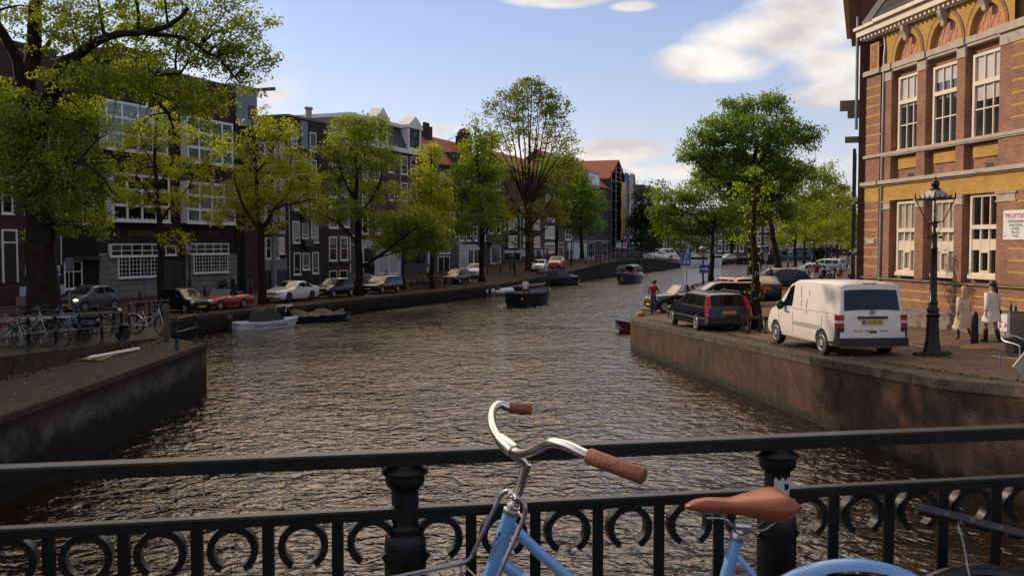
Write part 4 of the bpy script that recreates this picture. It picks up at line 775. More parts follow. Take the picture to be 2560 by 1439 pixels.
def tree(label, base, Y, trunk, limbs, lobes, leaf=6.5, mat='elm', bark=None, seed=1, group='trees along the far left quay', thick=0.85, twig=7, dens=1.0, ivy=None, tw_r=.03):
    rng = np.random.default_rng(seed); rnd = random.Random(seed)
    bx = at(base[0], base[1], Y); o = thing('tree', label, 'tree', bx, 0, group); mb = MB(); inv = -bx
    def path(pts, r0, r1, dy):
        P = []; k = len(pts)
        for i, (x, y) in enumerate(pts): P.append(at(x, y, Y + dy * i / max(1, k - 1)) + inv)
        Q = []                                                   # Catmull-Rom refinement with a little crookedness
        for i in range(k - 1):
            p0, p1, p2, p3 = P[max(0, i - 1)], P[i], P[i + 1], P[min(k - 1, i + 2)]
            m = max(2, int((p2 - p1).length / .7))
            for j in range(m):
                t = j / m; q = 0.5 * ((2 * p1) + (p2 - p0) * t + (2 * p0 - 5 * p1 + 4 * p2 - p3) * t * t + (3 * p1 - p0 - 3 * p2 + p3) * t ** 3)
                if Q: q = q + Vector((rnd.uniform(-1, 1), rnd.uniform(-1, 1), rnd.uniform(-1, 1))) * (0.05 + .1 * r0)
                Q.append(q)
        Q.append(P[-1]); n = len(Q); Rr = [(r0 + (r1 - r0) * i / (n - 1)) for i in range(n)]
        return Q, Rr
    sk = []
    tp, tr0, tr1 = trunk; Q, Rr = path(tp, tr0, tr1, 0); Rr[0] *= 1.35
    if len(Rr) > 2: Rr[1] *= 1.1
    mb.tube(Q, Rr, 12); sk += [(q, r) for q, r in zip(Q, Rr)]
    for pts, r0, r1, dy in limbs: Q2, R2 = path(pts, r0, r1, dy); mb.tube(Q2, R2, 7); sk += [(q, r) for q, r in zip(Q2, R2)]
    SK = np.array([q for q, r in sk]); CL = []; SZ = []; TI = []; mpp = Y / F; lsz = leaf * mpp
    for lo in lobes:
        x, y, rx_, ry_, de = lo[:5]; dyl = lo[5] if len(lo) > 5 else rnd.uniform(-.9, .9) * rx_ * mpp * .8
        c = np.array(at(x, y, Y + dyl) + inv); ax = np.array([rx_ * mpp, (rx_ + ry_) / 2 * mpp * thick, ry_ * mpp])
        nl = int(de * dens * 6.2 * math.pi * rx_ * ry_ / (leaf * leaf * .42)); per = 40; nc = max(4, nl // per)
        d = rng.normal(size=(nc, 3)); d /= np.linalg.norm(d, axis=1)[:, None]; rr = rng.uniform(0.05, 1, (nc, 1)) ** 0.45; cc = c + d * rr * ax * 1.02
        for k in range(nc):
            m = rng.integers(per // 2, per * 3 // 2); cr = rng.uniform(1.8, 4.4) * lsz
            uu = rng.normal(size=(m, 3)); uu /= np.linalg.norm(uu, axis=1)[:, None]; CL.append(cc[k] + uu * rng.uniform(.02, 1, (m, 1)) ** .42 * np.array([cr, cr, cr * .6])); SZ.append(lsz * rng.uniform(.45, 1.25, m)); TI.append(np.clip(rng.uniform(0, 1) * .65 + rng.uniform(-.2, .45, m), 0, 1))
        for k in range(min(nc, twig)):                           # twigs from the nearest wood out to leaf clumps
            j = int(np.argmin(((SK - cc[k]) ** 2).sum(1) + rng.uniform(0, .3, len(SK)))); p0 = Vector(SK[j]); p1 = Vector(cc[k]); mid = (p0 + p1) / 2 + Vector((rnd.uniform(-.12, .12), rnd.uniform(-.12, .12), rnd.uniform(.0, .2))) * (p1 - p0).length
            r0 = min(sk[j][1] * .6, tw_r * 1.6); mb.tube([p0, (p0 + mid) / 2 + Vector((0, 0, .03)), mid, p1], [r0, r0 * .75, r0 * .5, r0 * .22], 4, cap=False)
    mb.build('trunk', bark or BARK, o, smooth='all', recalc=False)
    if CL: leaves('crown', np.concatenate(CL), np.concatenate(SZ), np.concatenate(TI), LM[mat], rng, o)
    if ivy:
        n = ivy; t = rng.uniform(0, 1, n) ** 1.0; idx = (t * (len(Q) - 1)).astype(int); C = np.array([Q[i] for i in idx]) + rng.normal(size=(n, 3)) * np.array([.17, .17, .25]); leaves('ivy', C, np.full(n, .11) * rng.uniform(.6, 1.4, n), rng.uniform(0, 1, n), LM['bright'], rng, o)
    return o
tree('huge elm with thick dark trunk and low hanging boughs before the stoop house', (112, 822), 36, ([(112, 822), (108, 700), (100, 560), (96, 440), (85, 360), (72, 270), (66, 200), (84, 80), (102, -30)], .60, .20),
     [([(90, 350), (60, 240), (40, 150), (0, 70), (-40, 0)], .26, .12, -2), ([(95, 370), (118, 260), (140, 180), (200, 138), (262, 101), (347, 78), (419, 66), (470, 20)], .25, .06, -3), ([(347, 78), (405, 87), (470, 100), (520, 130), (565, 165), (600, 210)], .10, .03, -1),
      ([(100, 350), (135, 235), (202, 199), (289, 199), (361, 225), (420, 285), (440, 340)], .22, .04, 2), ([(262, 101), (250, 40), (235, -40)], .08, .04, 0), ([(344, 78), (341, 20), (330, -40)], .07, .04, -1), ([(289, 199), (380, 190), (450, 180), (470, 150)], .08, .03, -2),
      ([(361, 225), (450, 260), (520, 300)], .06, .03, 1), ([(96, 440), (160, 400), (230, 420), (280, 480)], .12, .03, -2), ([(96, 460), (40, 400), (-20, 420)], .12, .05, 1), ([(440, 180), (445, 120), (460, 60)], .05, .02, -1), ([(66, 200), (130, 90), (180, 20)], .1, .04, 2)],
     [(80, 60, 150, 80, .42), (240, 50, 150, 80, .5), (390, 60, 150, 70, .5), (530, 70, 120, 70, .5), (630, 40, 70, 50, .25), (560, 150, 120, 45, .55), (650, 170, 55, 35, .35), (450, 145, 120, 40, .6), (330, 140, 110, 45, .3), (180, 120, 110, 50, .25), (600, 110, 90, 60, .4), (620, 215, 60, 30, .3),
      (200, -80, 300, 70, .5), (470, -60, 180, 50, .5), (240, 200, 150, 42, .9), (400, 215, 120, 40, 1.0), (500, 250, 80, 45, .8), (540, 330, 50, 60, .3), (455, 325, 60, 50, .15), (60, 300, 100, 70, .9), (180, 290, 100, 55, .9), (50, 420, 100, 80, 1.1), (190, 400, 100, 70, .95), (300, 330, 80, 50, .2),
      (215, 490, 85, 55, 1.0), (290, 450, 60, 45, .45), (180, 555, 65, 40, 1.0), (120, 500, 75, 50, 1.0), (105, 590, 45, 22, .6), (262, 575, 40, 28, .7), (15, 260, 60, 60, 1.0), (20, 360, 60, 50, 1.0), (140, 430, 90, 50, 1.0), (20, 480, 50, 25, .5), (-60, 330, 60, 120, 1.0)], leaf=9, mat='elm', seed=11, dens=1.0, twig=6, tw_r=.035)
tree('slim young elm with yellow green leaves before the academy entrance', (405, 772), 55, ([(405, 772), (403, 660), (398, 560), (393, 470), (388, 380), (392, 300)], .23, .06),
     [([(398, 560), (430, 510), (470, 470), (500, 430)], .08, .03, 1), ([(396, 520), (360, 470), (335, 420)], .08, .03, -1), ([(393, 470), (430, 410), (455, 350)], .07, .03, 1), ([(400, 600), (430, 590), (455, 600)], .04, .02, 0), ([(390, 420), (360, 370), (345, 320)], .05, .02, 0)],
     [(390, 300, 55, 36, .4), (340, 350, 64, 40, .4), (445, 340, 62, 36, .32), (385, 415, 70, 40, .6), (480, 425, 70, 34, .5), (330, 485, 70, 40, .5), (425, 505, 80, 36, .55), (520, 480, 50, 30, .3), (435, 600, 40, 28, .5), (555, 380, 45, 50, .35), (390, 255, 40, 30, .3)], mat='spring', seed=12)
tree('forked tree with sparse yellow leaves beside the white coupe', (657, 762), 62, ([(657, 762), (656, 680), (654, 600), (652, 572)], .26, .22),
     [([(652, 575), (620, 540), (600, 500), (585, 440)], .15, .04, -1.5), ([(653, 572), (640, 500), (642, 420), (634, 350), (630, 290)], .17, .03, 1), ([(654, 576), (690, 520), (720, 480), (742, 420)], .14, .04, 1.5), ([(690, 522), (740, 505), (790, 500)], .07, .03, -1), ([(620, 540), (590, 545), (560, 535)], .06, .03, 0), ([(642, 430), (680, 380), (705, 330)], .07, .02, 0)],
     [(640, 335, 55, 35, .4), (700, 330, 55, 38, .55), (630, 420, 75, 40, .6), (720, 405, 65, 42, .7), (605, 490, 85, 42, .75), (700, 480, 85, 42, .75), (780, 500, 55, 30, .6), (568, 540, 55, 30, .55), (660, 550, 65, 30, .5), (760, 440, 45, 36, .5), (645, 285, 35, 25, .25), (610, 370, 35, 30, .35)], mat='spring', seed=13, tw_r=.045)
tree('broad elm with a low dense bough reaching right over the parked black hatchbacks', (897, 738), 72.6, ([(897, 738), (897, 640), (895, 560), (891, 480), (888, 400), (886, 340)], .33, .08),
     [([(891, 500), (855, 440), (842, 380)], .12, .04, -1), ([(893, 540), (935, 490), (958, 420), (950, 360)], .14, .04, 1), ([(896, 610), (850, 560), (800, 535)], .12, .04, -1.5), ([(899, 668), (940, 645), (985, 612), (1045, 570), (1090, 590)], .15, .04, -2), ([(940, 645), (960, 640), (1010, 622)], .07, .03, -1), ([(889, 440), (910, 390), (925, 330)], .08, .03, 0), ([(895, 580), (930, 560), (990, 550)], .08, .03, 1)],
     [(880, 320, 60, 36, .8), (930, 335, 52, 42, .9), (850, 375, 55, 40, .8), (958, 395, 50, 45, .9), (880, 420, 75, 36, .65), (830, 465, 62, 36, .8), (930, 480, 75, 36, .8), (870, 530, 75, 32, .8), (800, 540, 52, 26, .7), (990, 560, 65, 36, 1.4), (1050, 558, 62, 44, 1.5), (960, 600, 55, 30, 1.1), (1088, 600, 48, 34, 1.3), (1020, 618, 65, 22, 1.1)], mat='elm', seed=14)
tree('narrow spire shaped young tree in front of the red roofed house', (1078, 722), 83, ([(1078, 722), (1078, 600), (1077, 480), (1077, 390)], .24, .06), [([(1078, 560), (1040, 515)], .06, .03, 1), ([(1078, 560), (1110, 510)], .06, .03, -1), ([(1077, 500), (1050, 450)], .05, .02, 0), ([(1077, 490), (1100, 450)], .05, .02, 1)],
     [(1076, 385, 32, 25, 1.4), (1058, 440, 36, 26, 1.0), (1096, 452, 40, 26, 1.0), (1048, 490, 50, 26, 1.2), (1102, 508, 45, 30, 1.1), (1070, 540, 55, 26, 1.1), (1028, 522, 34, 26, .9), (1112, 560, 30, 24, .9)], mat='spring', seed=15)
tree('full crowned young elm between the white hatchback and the shop window', (1205, 706), 96.5, ([(1205, 706), (1204, 600), (1200, 500), (1194, 400), (1190, 320)], .30, .07), [([(1202, 560), (1165, 490), (1150, 440)], .11, .03, -1), ([(1203, 600), (1240, 540), (1250, 480)], .11, .03, 1), ([(1198, 480), (1225, 410), (1230, 350)], .09, .03, 0), ([(1204, 620), (1160, 580), (1135, 560)], .08, .03, 1)],
     [(1190, 305, 26, 26, .45), (1185, 370, 42, 36, 1.0), (1225, 360, 32, 36, .8), (1170, 430, 46, 40, 1.2), (1225, 430, 46, 40, 1.2), (1160, 500, 50, 40, 1.2), (1220, 500, 50, 40, 1.2), (1180, 555, 55, 30, 1.0), (1240, 550, 40, 32, .8), (1130, 462, 26, 34, .8), (1140, 570, 36, 26, .9)], mat='elm', seed=16)
fan = [(1225, 335), (1240, 285), (1262, 240), (1285, 215), (1305, 205), (1330, 198), (1352, 208), (1375, 235), (1395, 265), (1412, 310), (1432, 360), (1222, 400), (1446, 395)]
tree('tall bare looking elm with fine upright branches fanning high above the houses', (1325, 682), 120, ([(1325, 682), (1324, 610), (1322, 560), (1320, 500)], .60, .42),
     [([(1321 + (i - 6) * .7, 520), (1320 + (x - 1320) * .34, 450), (1320 + (x - 1320) * .68, (450 + y) / 2 - 10), (x, y)], .15, .025, rnd_) for i, ((x, y), rnd_) in enumerate(zip(fan, [1.5, -2, 2.5, -1, 2, -2.5, 1, -2, 2, -1, 1, -1, 1.5]))] +
     [([(1324, 560), (1280, 500), (1255, 440)], .15, .04, 1), ([(1324, 570), (1370, 510), (1400, 440)], .15, .04, -1), ([(1325, 600), (1365, 570), (1395, 530)], .12, .04, 1), ([(1320, 480), (1300, 380), (1290, 260)], .14, .02, -1), ([(1320, 480), (1340, 380), (1352, 260)], .14, .02, 1), ([(1320, 470), (1322, 350), (1318, 220)], .14, .02, 2)],
     [(1320, 228, 78, 30, .55), (1262, 268, 50, 40, .5), (1382, 268, 46, 40, .5), (1320, 295, 85, 40, .38), (1240, 345, 40, 42, .42), (1402, 345, 42, 42, .42), (1320, 370, 85, 46, .18), (1255, 430, 44, 36, .35), (1402, 425, 46, 36, .4), (1320, 450, 50, 40, .12), (1330, 525, 80, 34, .45), (1250, 510, 44, 36, .45), (1390, 530, 46, 36, .55), (1435, 385, 26, 36, .25), (1290, 590, 50, 16, .25)], leaf=6, mat='sparse', bark=BARK2, seed=17, dens=1.35, twig=16, tw_r=.06)
tree('round green tree rising behind the bare elm beside the corner house', (1392, 648), 152, ([(1392, 648), (1392, 540), (1394, 450)], .28, .08), [([(1392, 540), (1425, 470)], .1, .03, 0), ([(1392, 540), (1368, 460)], .1, .03, 0)], [(1395, 408, 46, 22, 1.4), (1430, 430, 32, 30, 1.2), (1370, 440, 46, 30, 1.1), (1430, 488, 32, 36, 1.1), (1380, 500, 52, 36, .7), (1420, 540, 40, 26, .6)], mat='green', seed=18)
tree('compact dark green tree at the foot of the small bridge', (1455, 646), 148, ([(1455, 646), (1454, 590), (1452, 520)], .34, .1), [([(1454, 580), (1480, 540)], .1, .03, 0), ([(1454, 585), (1425, 545)], .1, .03, 0)], [(1450, 460, 36, 30, 1.3), (1430, 508, 42, 36, 1.5), (1480, 508, 32, 36, 1.4), (1455, 556, 50, 26, 1.6), (1490, 560, 22, 22, 1.0), (1420, 560, 26, 22, 1.0)], mat='green', seed=19)
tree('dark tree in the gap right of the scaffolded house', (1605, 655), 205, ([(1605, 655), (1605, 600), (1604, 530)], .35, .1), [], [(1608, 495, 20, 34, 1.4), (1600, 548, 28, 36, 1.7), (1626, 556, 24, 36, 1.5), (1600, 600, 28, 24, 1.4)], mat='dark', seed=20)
GRP = 'trees along the right quay'
tree('slim ivy stemmed tree behind the blue arrow sign', (1778, 708), 87, ([(1778, 708), (1780, 640), (1783, 580), (1786, 530)], .26, .12), [([(1782, 590), (1735, 540), (1690, 520)], .1, .03, -1), ([(1784, 570), (1830, 530)], .09, .03, 1), ([(1784, 560), (1750, 500)], .08, .03, 0)],
     [(1740, 488, 55, 36, 1.2), (1690, 510, 52, 36, 1.2), (1660, 558, 40, 34, 1.1), (1720, 568, 62, 34, 1.3), (1790, 558, 52, 34, 1.3), (1640, 520, 26, 26, .8), (1758, 612, 44, 22, .9), (1700, 606, 44, 18, .8), (1830, 530, 52, 34, 1.1), (1648, 482, 34, 26, .6)], mat='green', seed=21, group=GRP, ivy=160)
tree('great spreading elm with the thickest dark trunk behind the ivy covered stem', (1877, 702), 95, ([(1877, 702), (1878, 620), (1880, 540), (1884, 450), (1890, 350)], .52, .14),
     [([(1880, 540), (1830, 470), (1770, 430), (1730, 390)], .2, .05, -2), ([(1882, 520), (1930, 450), (1990, 420), (2040, 400)], .18, .04, 2), ([(1884, 460), (1850, 380), (1840, 290)], .15, .04, 1), ([(1886, 430), (1930, 350), (1945, 270)], .15, .04, -1), ([(1879, 580), (1835, 555), (1790, 560)], .1, .03, 1), ([(1930, 450), (1990, 370), (2045, 340)], .1, .03, -1), ([(1830, 470), (1790, 380), (1780, 320)], .1, .03, 1)],
     [(1850, 270, 62, 32, .95), (1930, 270, 54, 32, .95), (1790, 328, 62, 40, 1.15), (1880, 330, 80, 44, 1.2), (1970, 330, 54, 40, 1.1), (1742, 380, 44, 36, 1.0), (1820, 410, 80, 40, 1.35), (1920, 410, 80, 40, 1.35), (2010, 358, 44, 26, .75), (2042, 335, 22, 18, .5), (1990, 420, 54, 30, .9), (1850, 478, 80, 40, 1.35), (1940, 478, 62, 36, 1.1), (1780, 448, 54, 32, 1.1), (1868, 545, 52, 30, .9), (1850, 440, 90, 30, 1.0), (1945, 442, 66, 30, .9), (1765, 414, 46, 28, .8), (1905, 515, 76, 34, 1.0), (1965, 530, 46, 28, .8), (1825, 365, 60, 30, .8), (1945, 370, 50, 28, .8), (1945, 243, 16, 20, .6), (1715, 395, 22, 18, .5), (1850, 596, 34, 16, .6)], mat='green', dens=1.3, seed=22, group=GRP)
tree('thin ivy covered trunk between the dark estate car and the white van', (1891, 830), 35.6, ([(1891, 830), (1890, 740), (1887, 640), (1885, 540), (1888, 450)], .19, .06), [([(1886, 560), (1860, 510)], .04, .02, .4), ([(1886, 550), (1915, 500)], .04, .02, -.3)], [(1885, 505, 40, 32, .22), (1862, 475, 30, 24, .2), (1912, 470, 30, 24, .2), (1886, 435, 32, 24, .2)], leaf=8, mat='green', seed=23, group=GRP, ivy=230)
tree('tall tree with a trunk leaning left over the water', (1946, 670), 139, ([(1946, 670), (1938, 620), (1928, 570), (1920, 520), (1916, 470)], .50, .2), [([(1920, 520), (1960, 470), (2010, 450), (2060, 440)], .16, .04, 1), ([(1918, 490), (1930, 440)], .15, .04, 0)], [(2000, 440, 46, 26, .9), (2050, 448, 36, 26, .8), (1960, 468, 46, 26, .8), (2030, 488, 46, 30, 1.1), (2082, 468, 32, 32, .9), (2060, 425, 30, 20, .6)], mat='bright', seed=24, group=GRP)
for i, (bx_, by_, Yr, lob, lab) in enumerate([
    (1988, 668, 150, [(1982, 560, 38, 44, 1.1), (1964, 600, 32, 22, 1.1), (2000, 520, 32, 36, 1.0), (1962, 540, 24, 26, .8)], 'first slim tree of the sunlit row right of the leaning trunk'),
    (2011, 660, 170, [(2022, 530, 32, 40, 1.2), (2018, 590, 34, 30, 1.3)], 'second slim tree of the sunlit row, beside the green litter bin post'), (2036, 656, 186, [(2052, 520, 32, 40, 1.2), (2048, 580, 34, 34, 1.3)], 'third slim tree of the sunlit row'),
    (2066, 652, 200, [(2082, 500, 32, 44, 1.2), (2078, 570, 30, 36, 1.3)], 'fourth slim tree of the sunlit row, behind the moped riders'), (2094, 650, 216, [(2110, 515, 26, 52, 1.3), (2104, 580, 28, 36, 1.3)], 'fifth slim tree of the sunlit row'), (2120, 650, 230, [(2128, 550, 22, 46, 1.3), (2126, 600, 20, 26, 1.2)], 'last slim tree of the sunlit row, touching the dark brick corner')]):
    tree(lab, (bx_, by_), Yr, ([(bx_, by_), (bx_, by_ - 50), (bx_ + 3, by_ - 100)], .26, .1), [], lob, mat='bright', seed=30 + i, group='sunlit tree row along the right quay', leaf=6)
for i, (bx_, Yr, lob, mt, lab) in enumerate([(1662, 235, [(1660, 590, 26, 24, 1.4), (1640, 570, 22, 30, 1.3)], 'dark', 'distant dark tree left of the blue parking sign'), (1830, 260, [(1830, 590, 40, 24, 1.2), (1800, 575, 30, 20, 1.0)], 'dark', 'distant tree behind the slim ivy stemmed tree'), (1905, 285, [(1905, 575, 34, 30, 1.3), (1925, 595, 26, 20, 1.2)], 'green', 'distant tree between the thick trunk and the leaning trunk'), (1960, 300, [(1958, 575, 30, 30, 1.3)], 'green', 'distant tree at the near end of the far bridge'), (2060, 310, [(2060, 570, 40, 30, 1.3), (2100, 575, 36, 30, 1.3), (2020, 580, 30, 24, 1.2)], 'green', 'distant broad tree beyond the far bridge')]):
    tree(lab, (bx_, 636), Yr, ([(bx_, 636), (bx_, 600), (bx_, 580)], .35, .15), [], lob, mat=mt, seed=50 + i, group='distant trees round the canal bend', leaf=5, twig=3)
# ---------------------------------------------------------------- bridge railing in front of the camera
RK = 0.19
def ry(X): return 2.6 + RK * X
def rpx(px): Y = 2.6 / (1 - RK * (px - CX) / F); return (px - CX) / F * Y, Y
RD = Vector((1, RK, 0)).normalized(); RN = Vector((-RD.y, RD.x, 0))
x0, y0 = rpx(-1500); x1, y1 = rpx(5200)
RT, RL = 4.242, 4.090
rail = thing('bridge_railing', 'black iron bridge railing with C shaped scrolls and turned posts, paint worn to rust', 'railing', (0, 2.6, DECK))
def rbar(z0, z1, depth, name):
    mb = MB(); A = Vector((x0, y0, 0)); B = Vector((x1, y1, 0)); b = .005; k = 60
    prof = [(0, z0), (0, z1 - b), (b, z1), (depth - b, z1), (depth, z1 - b), (depth, z0)]
    vs = []
    for i in range(k + 1):
        p = A.lerp(B, i / k)
        vs += [p + RN * d + Vector((0, 0, z)) for d, z in prof]
    n = len(prof); mb.add(vs, [(i * n + j, i * n + (j + 1) % n, i * n + n + (j + 1) % n, i * n + n + j) for i in range(k) for j in range(n)] + [tuple(range(n)), tuple(range(k * n, k * n + n))[::-1]])
    return mb.build(name, K['rail_paint'], rail, world=True, smooth=20)
rbar(RT - .037, RT, .062, 'top_rail'); rbar(RL - .028, RL, .042, 'lower_rail'); rbar(DECK + .10, DECK + .14, .06, 'bottom_rail')
pc = [rpx(1012), rpx(1962)]; step = (Vector(pc[1]) - Vector(pc[0])) / 6
cols_ = [Vector(pc[0]) + step * i for i in range(-14, 28)]
for i, c in zip(range(-14, 28), cols_):
    p = Vector((c.x, c.y, 0)) + RN * .031
    if i % 6 == 0:
        prof = [(.026, RT - .03), (.030, RT - .034), (.045, RT - .044), (.060, RT - .051), (.0635, RT - .055), (.0635, RT - .060), (.053, RT - .066), (.054, RT - .082), (.050, RT - .092), (.040, RT - .103), (.0365, RT - .109), (.0365, RT - .196), (.0445, RT - .203), (.0465, RT - .212), (.0445, RT - .222), (.050, RT - .226), (.0555, RT - .242), (.0565, RT - .26), (.0575, RT - .6), (.0585, DECK + .08), (.085, DECK + .06), (.085, DECK)]
        MB().lathe([(r, z) for r, z in prof[::-1]], 28, (p.x, p.y, 0)).build('post', K['rail_paint'], rail, world=True, smooth=30)
    else:
        MB().bar(p + Vector((0, 0, DECK + .14)), p + Vector((0, 0, RL - .029)), .030, .014).build('baluster', K['rail_paint'], rail, world=True)
    q = p + Vector((step.x, step.y, 0)) / 2; mb = MB(); n = 30; a0, a1 = R(-60), R(240); rr, th, dp = .0655, .0185, .034; cz = RL - .028 - rr + .002; vs = []
    for k in range(n + 1):
        a = a0 + (a1 - a0) * k / n
        for r_, d in ((rr, -dp / 2), (rr, dp / 2), (rr - th, dp / 2), (rr - th, -dp / 2)): vs.append(q + RD * (r_ * math.cos(a)) + RN * d + Vector((0, 0, cz + r_ * math.sin(a))))
    mb.add(vs, [(k * 4 + j, k * 4 + (j + 1) % 4, k * 4 + 4 + (j + 1) % 4, k * 4 + 4 + j) for k in range(n) for j in range(4)] + [(0, 1, 2, 3), (n * 4 + 3, n * 4 + 2, n * 4 + 1, n * 4)])
    mb.build('scroll', K['rail_paint'], rail, world=True, smooth=30)
# torn sticker on the right hand post
p = Vector((*pc[1], 0)) + RN * .031; mb = MB(); vs = []; n = 12
for k in range(n + 1):
    a = R(-118 + 96 * k / n); za = RT - .176 - .012 * math.sin(k * 2.3); zb = RT - .120 + .006 * math.sin(k * 1.7)
    for z in (za, zb): vs.append(p + Vector((.0385 * math.cos(a), .0385 * math.sin(a), z)))
mb.add(vs, [(2 * k, 2 * k + 2, 2 * k + 3, 2 * k + 1) for k in range(n)])
st = mb.build('torn_sticker', mk('sticker', (.42, .42, .44), .6, 0, .2, 40, 0, .4, 0, (.06, .07, .07), 45, .60), rail, world=True); st['label'] = 'torn white sticker on the post behind the saddle'
mb = MB(); a = R(-62)
for k in range(2): mb.box(-.007, .007, -.001, .001, 0, .016, 0)
mb.xf(Matrix.Translation(p + Vector((.0392 * math.cos(a), .0392 * math.sin(a), RT - .150))) @ Matrix.Rotation(a + math.pi / 2, 4, 'Z')); mb.build('sticker_print', K['black_paint'], rail, world=True)
# ---------------------------------------------------------------- the blue bicycle
K['bike_blue'] = mk('bike_blue', (.135, .30, .56), .28, 0, .05, 3, 0, .5, .5); K['chrome'] = mk('chrome', (.62, .57, .53), .24, 1, .08, 12); K['steel_grey'] = mk('steel_grey', (.30, .28, .29), .35, .85, .12, 10)
K['leather'] = mk('leather', (.23, .058, .019), .40, 0, .16, 9, .12, .45, 0, (.16, .040, .014), 5, .56, detail=8); K['grip'] = mk('grip', (.21, .058, .025), .6, 0, .14, 30, .3); K['rubber'] = mk('rubber', (.012, .012, .012), .8, 0, .3, 10); K['silver'] = mk('silver', (.55, .55, .55), .3, .9, .1, 8); K['bolt'] = mk('bolt', (.68, .66, .62), .25, 1, .1, 30)
def A(px, py, Y): return at(px, py, Y)
bk = thing('bicycle', 'pastel blue bicycle with tan leather saddle and grips leaning on the bridge railing', 'bicycle', (0.3, 2.4, DECK))
def smooth_path(P, m=8):
    P = [Vector(p) for p in P]; Q = []
    for i in range(len(P) - 1):
        p0, p1, p2, p3 = P[max(0, i - 1)], P[i], P[i + 1], P[min(len(P) - 1, i + 2)]
        for j in range(m):
            t = j / m; Q.append(0.5 * ((2 * p1) + (p2 - p0) * t + (2 * p0 - 5 * p1 + 4 * p2 - p3) * t * t + (3 * p1 - p0 - 3 * p2 + p3) * t ** 3))
    return Q + [P[-1]]
def btube(name, pts, r, mat, n=14, sm=True, parent=None):
    return MB().tube(smooth_path(pts) if sm else [Vector(p) for p in pts], r, n).build(name, K[mat], parent or bk, world=parent is None, smooth=45)
hb = [A(1327, 1022, 2.60), A(1274, 1018, 2.585), A(1247, 1011, 2.57), A(1231, 1028, 2.53), A(1230, 1058, 2.47), A(1243, 1088, 2.40), A(1266, 1110, 2.33), A(1290, 1129, 2.27), A(1312, 1132, 2.22), A(1338, 1124, 2.16), A(1365, 1109, 2.11), A(1388, 1106, 2.07), A(1424, 1116, 2.03), A(1473, 1139, 1.99), A(1610, 1192, 1.92)]
MB().tube(smooth_path(hb), .0112, 16).build('handlebar', K['chrome'], bk, world=True, smooth=45)
def grip(a, b, r):
    d = (b - a).normalized(); L = (b - a).length
    MB().tube([a, a + d * .003, a + d * (L - .006), a + d * (L - .002), b], [r * .93, r, r * 1.02, r * .98, r * .8], 20).build('grip', K['grip'], bk, world=True, smooth=40)
grip(A(1272, 1018, 2.585), A(1328, 1022, 2.60), .0152); grip(A(1470, 1138, 1.99), A(1611, 1191, 1.92), .0170)
MB().tube([A(1251, 1097, 2.36), A(1262, 1107, 2.335), A(1281, 1123, 2.29), A(1286, 1127, 2.28)], [.0155, .018, .018, .0155], 18).build('handlebar_clamp', K['chrome'], bk, world=True, smooth=35)
mb = MB(); mb.tube([A(1270, 1117, 2.325), A(1288, 1136, 2.335), A(1306, 1152, 2.345), A(1314, 1166, 2.35)], [.0135, .0125, .0118, .0112], 14); mb.tube([A(1316, 1158, 2.35), A(1306, 1195, 2.352), A(1290, 1250, 2.355), A(1284, 1266, 2.356)], [.0135, .0118, .0112, .0112], 16); mb.ball(A(1268, 1130, 2.31), .008, 8, 6); mb.build('stem', K['chrome'], bk, world=True, smooth=45)
mb = MB(); d = (A(1272, 1300, 2.36) - A(1290, 1250, 2.355)); 
mb.tube([A(1288, 1256, 2.355), A(1285, 1262, 2.355), A(1284.5, 1262.1, 2.355), A(1280, 1272, 2.357), A(1279.5, 1273, 2.357), A(1277, 1281, 2.358), A(1275.5, 1285, 2.358)], [.0135, .0135, .0165, .0165, .0208, .0205, .0185], 18); mb.build('headset', K['silver'], bk, world=True, smooth=35)
HT0 = A(1275.5, 1285, 2.358); HT1 = A(1222, 1452, 2.375)
fr = MB(); fr.tube([HT0, HT1, HT1 + (HT1 - HT0) * .12], [.0188, .0188, .0195], 22)
ST0 = A(1846, 1335, 2.455); ST1 = A(1688, 1875, 2.45)
fr.tube([A(1283, 1318, 2.362), A(1345, 1378, 2.375), A(1419, 1441, 2.39), A(1560, 1560, 2.42), A(1745, 1700, 2.45)], .0142, 16); fr.tube([A(1245, 1398, 2.368), A(1305, 1442, 2.38), A(1500, 1640, 2.42), ST1], .0165, 16)
fr.tube([ST0, ST1], .0165, 18); RWC = A(2128, 1403, 2.5); RWC = Vector((RWC.x, 2.5, DECK + .345)); FWC = Vector((A(1040, 1800, 2.36).x, 2.36, DECK + .345))
for s in (-1, 1):
    off = Vector((0, .045 * s, 0)); fr.tube([A(1840, 1384, 2.452), A(1851, 1396, 2.456) + off * .35, A(1886, 1440, 2.462) + off * .8, RWC + off], .0078, 10); fr.tube([ST1 + off * .5, RWC + off], .009, 10); fr.tube([HT1 + (HT1 - HT0) * .1 + off * .3, HT1 + (HT1 - HT0) * .5 + off, FWC + off], .011, 10)
fr.build('frame', K['bike_blue'], bk, world=True, smooth=45)
b0, b1 = A(1300, 1437, 2.3795), A(1326, 1462, 2.385); MB().tube([b0, b1], .0169, 18).build('white_band', K['white_paint'], bk, world=True, smooth=45)
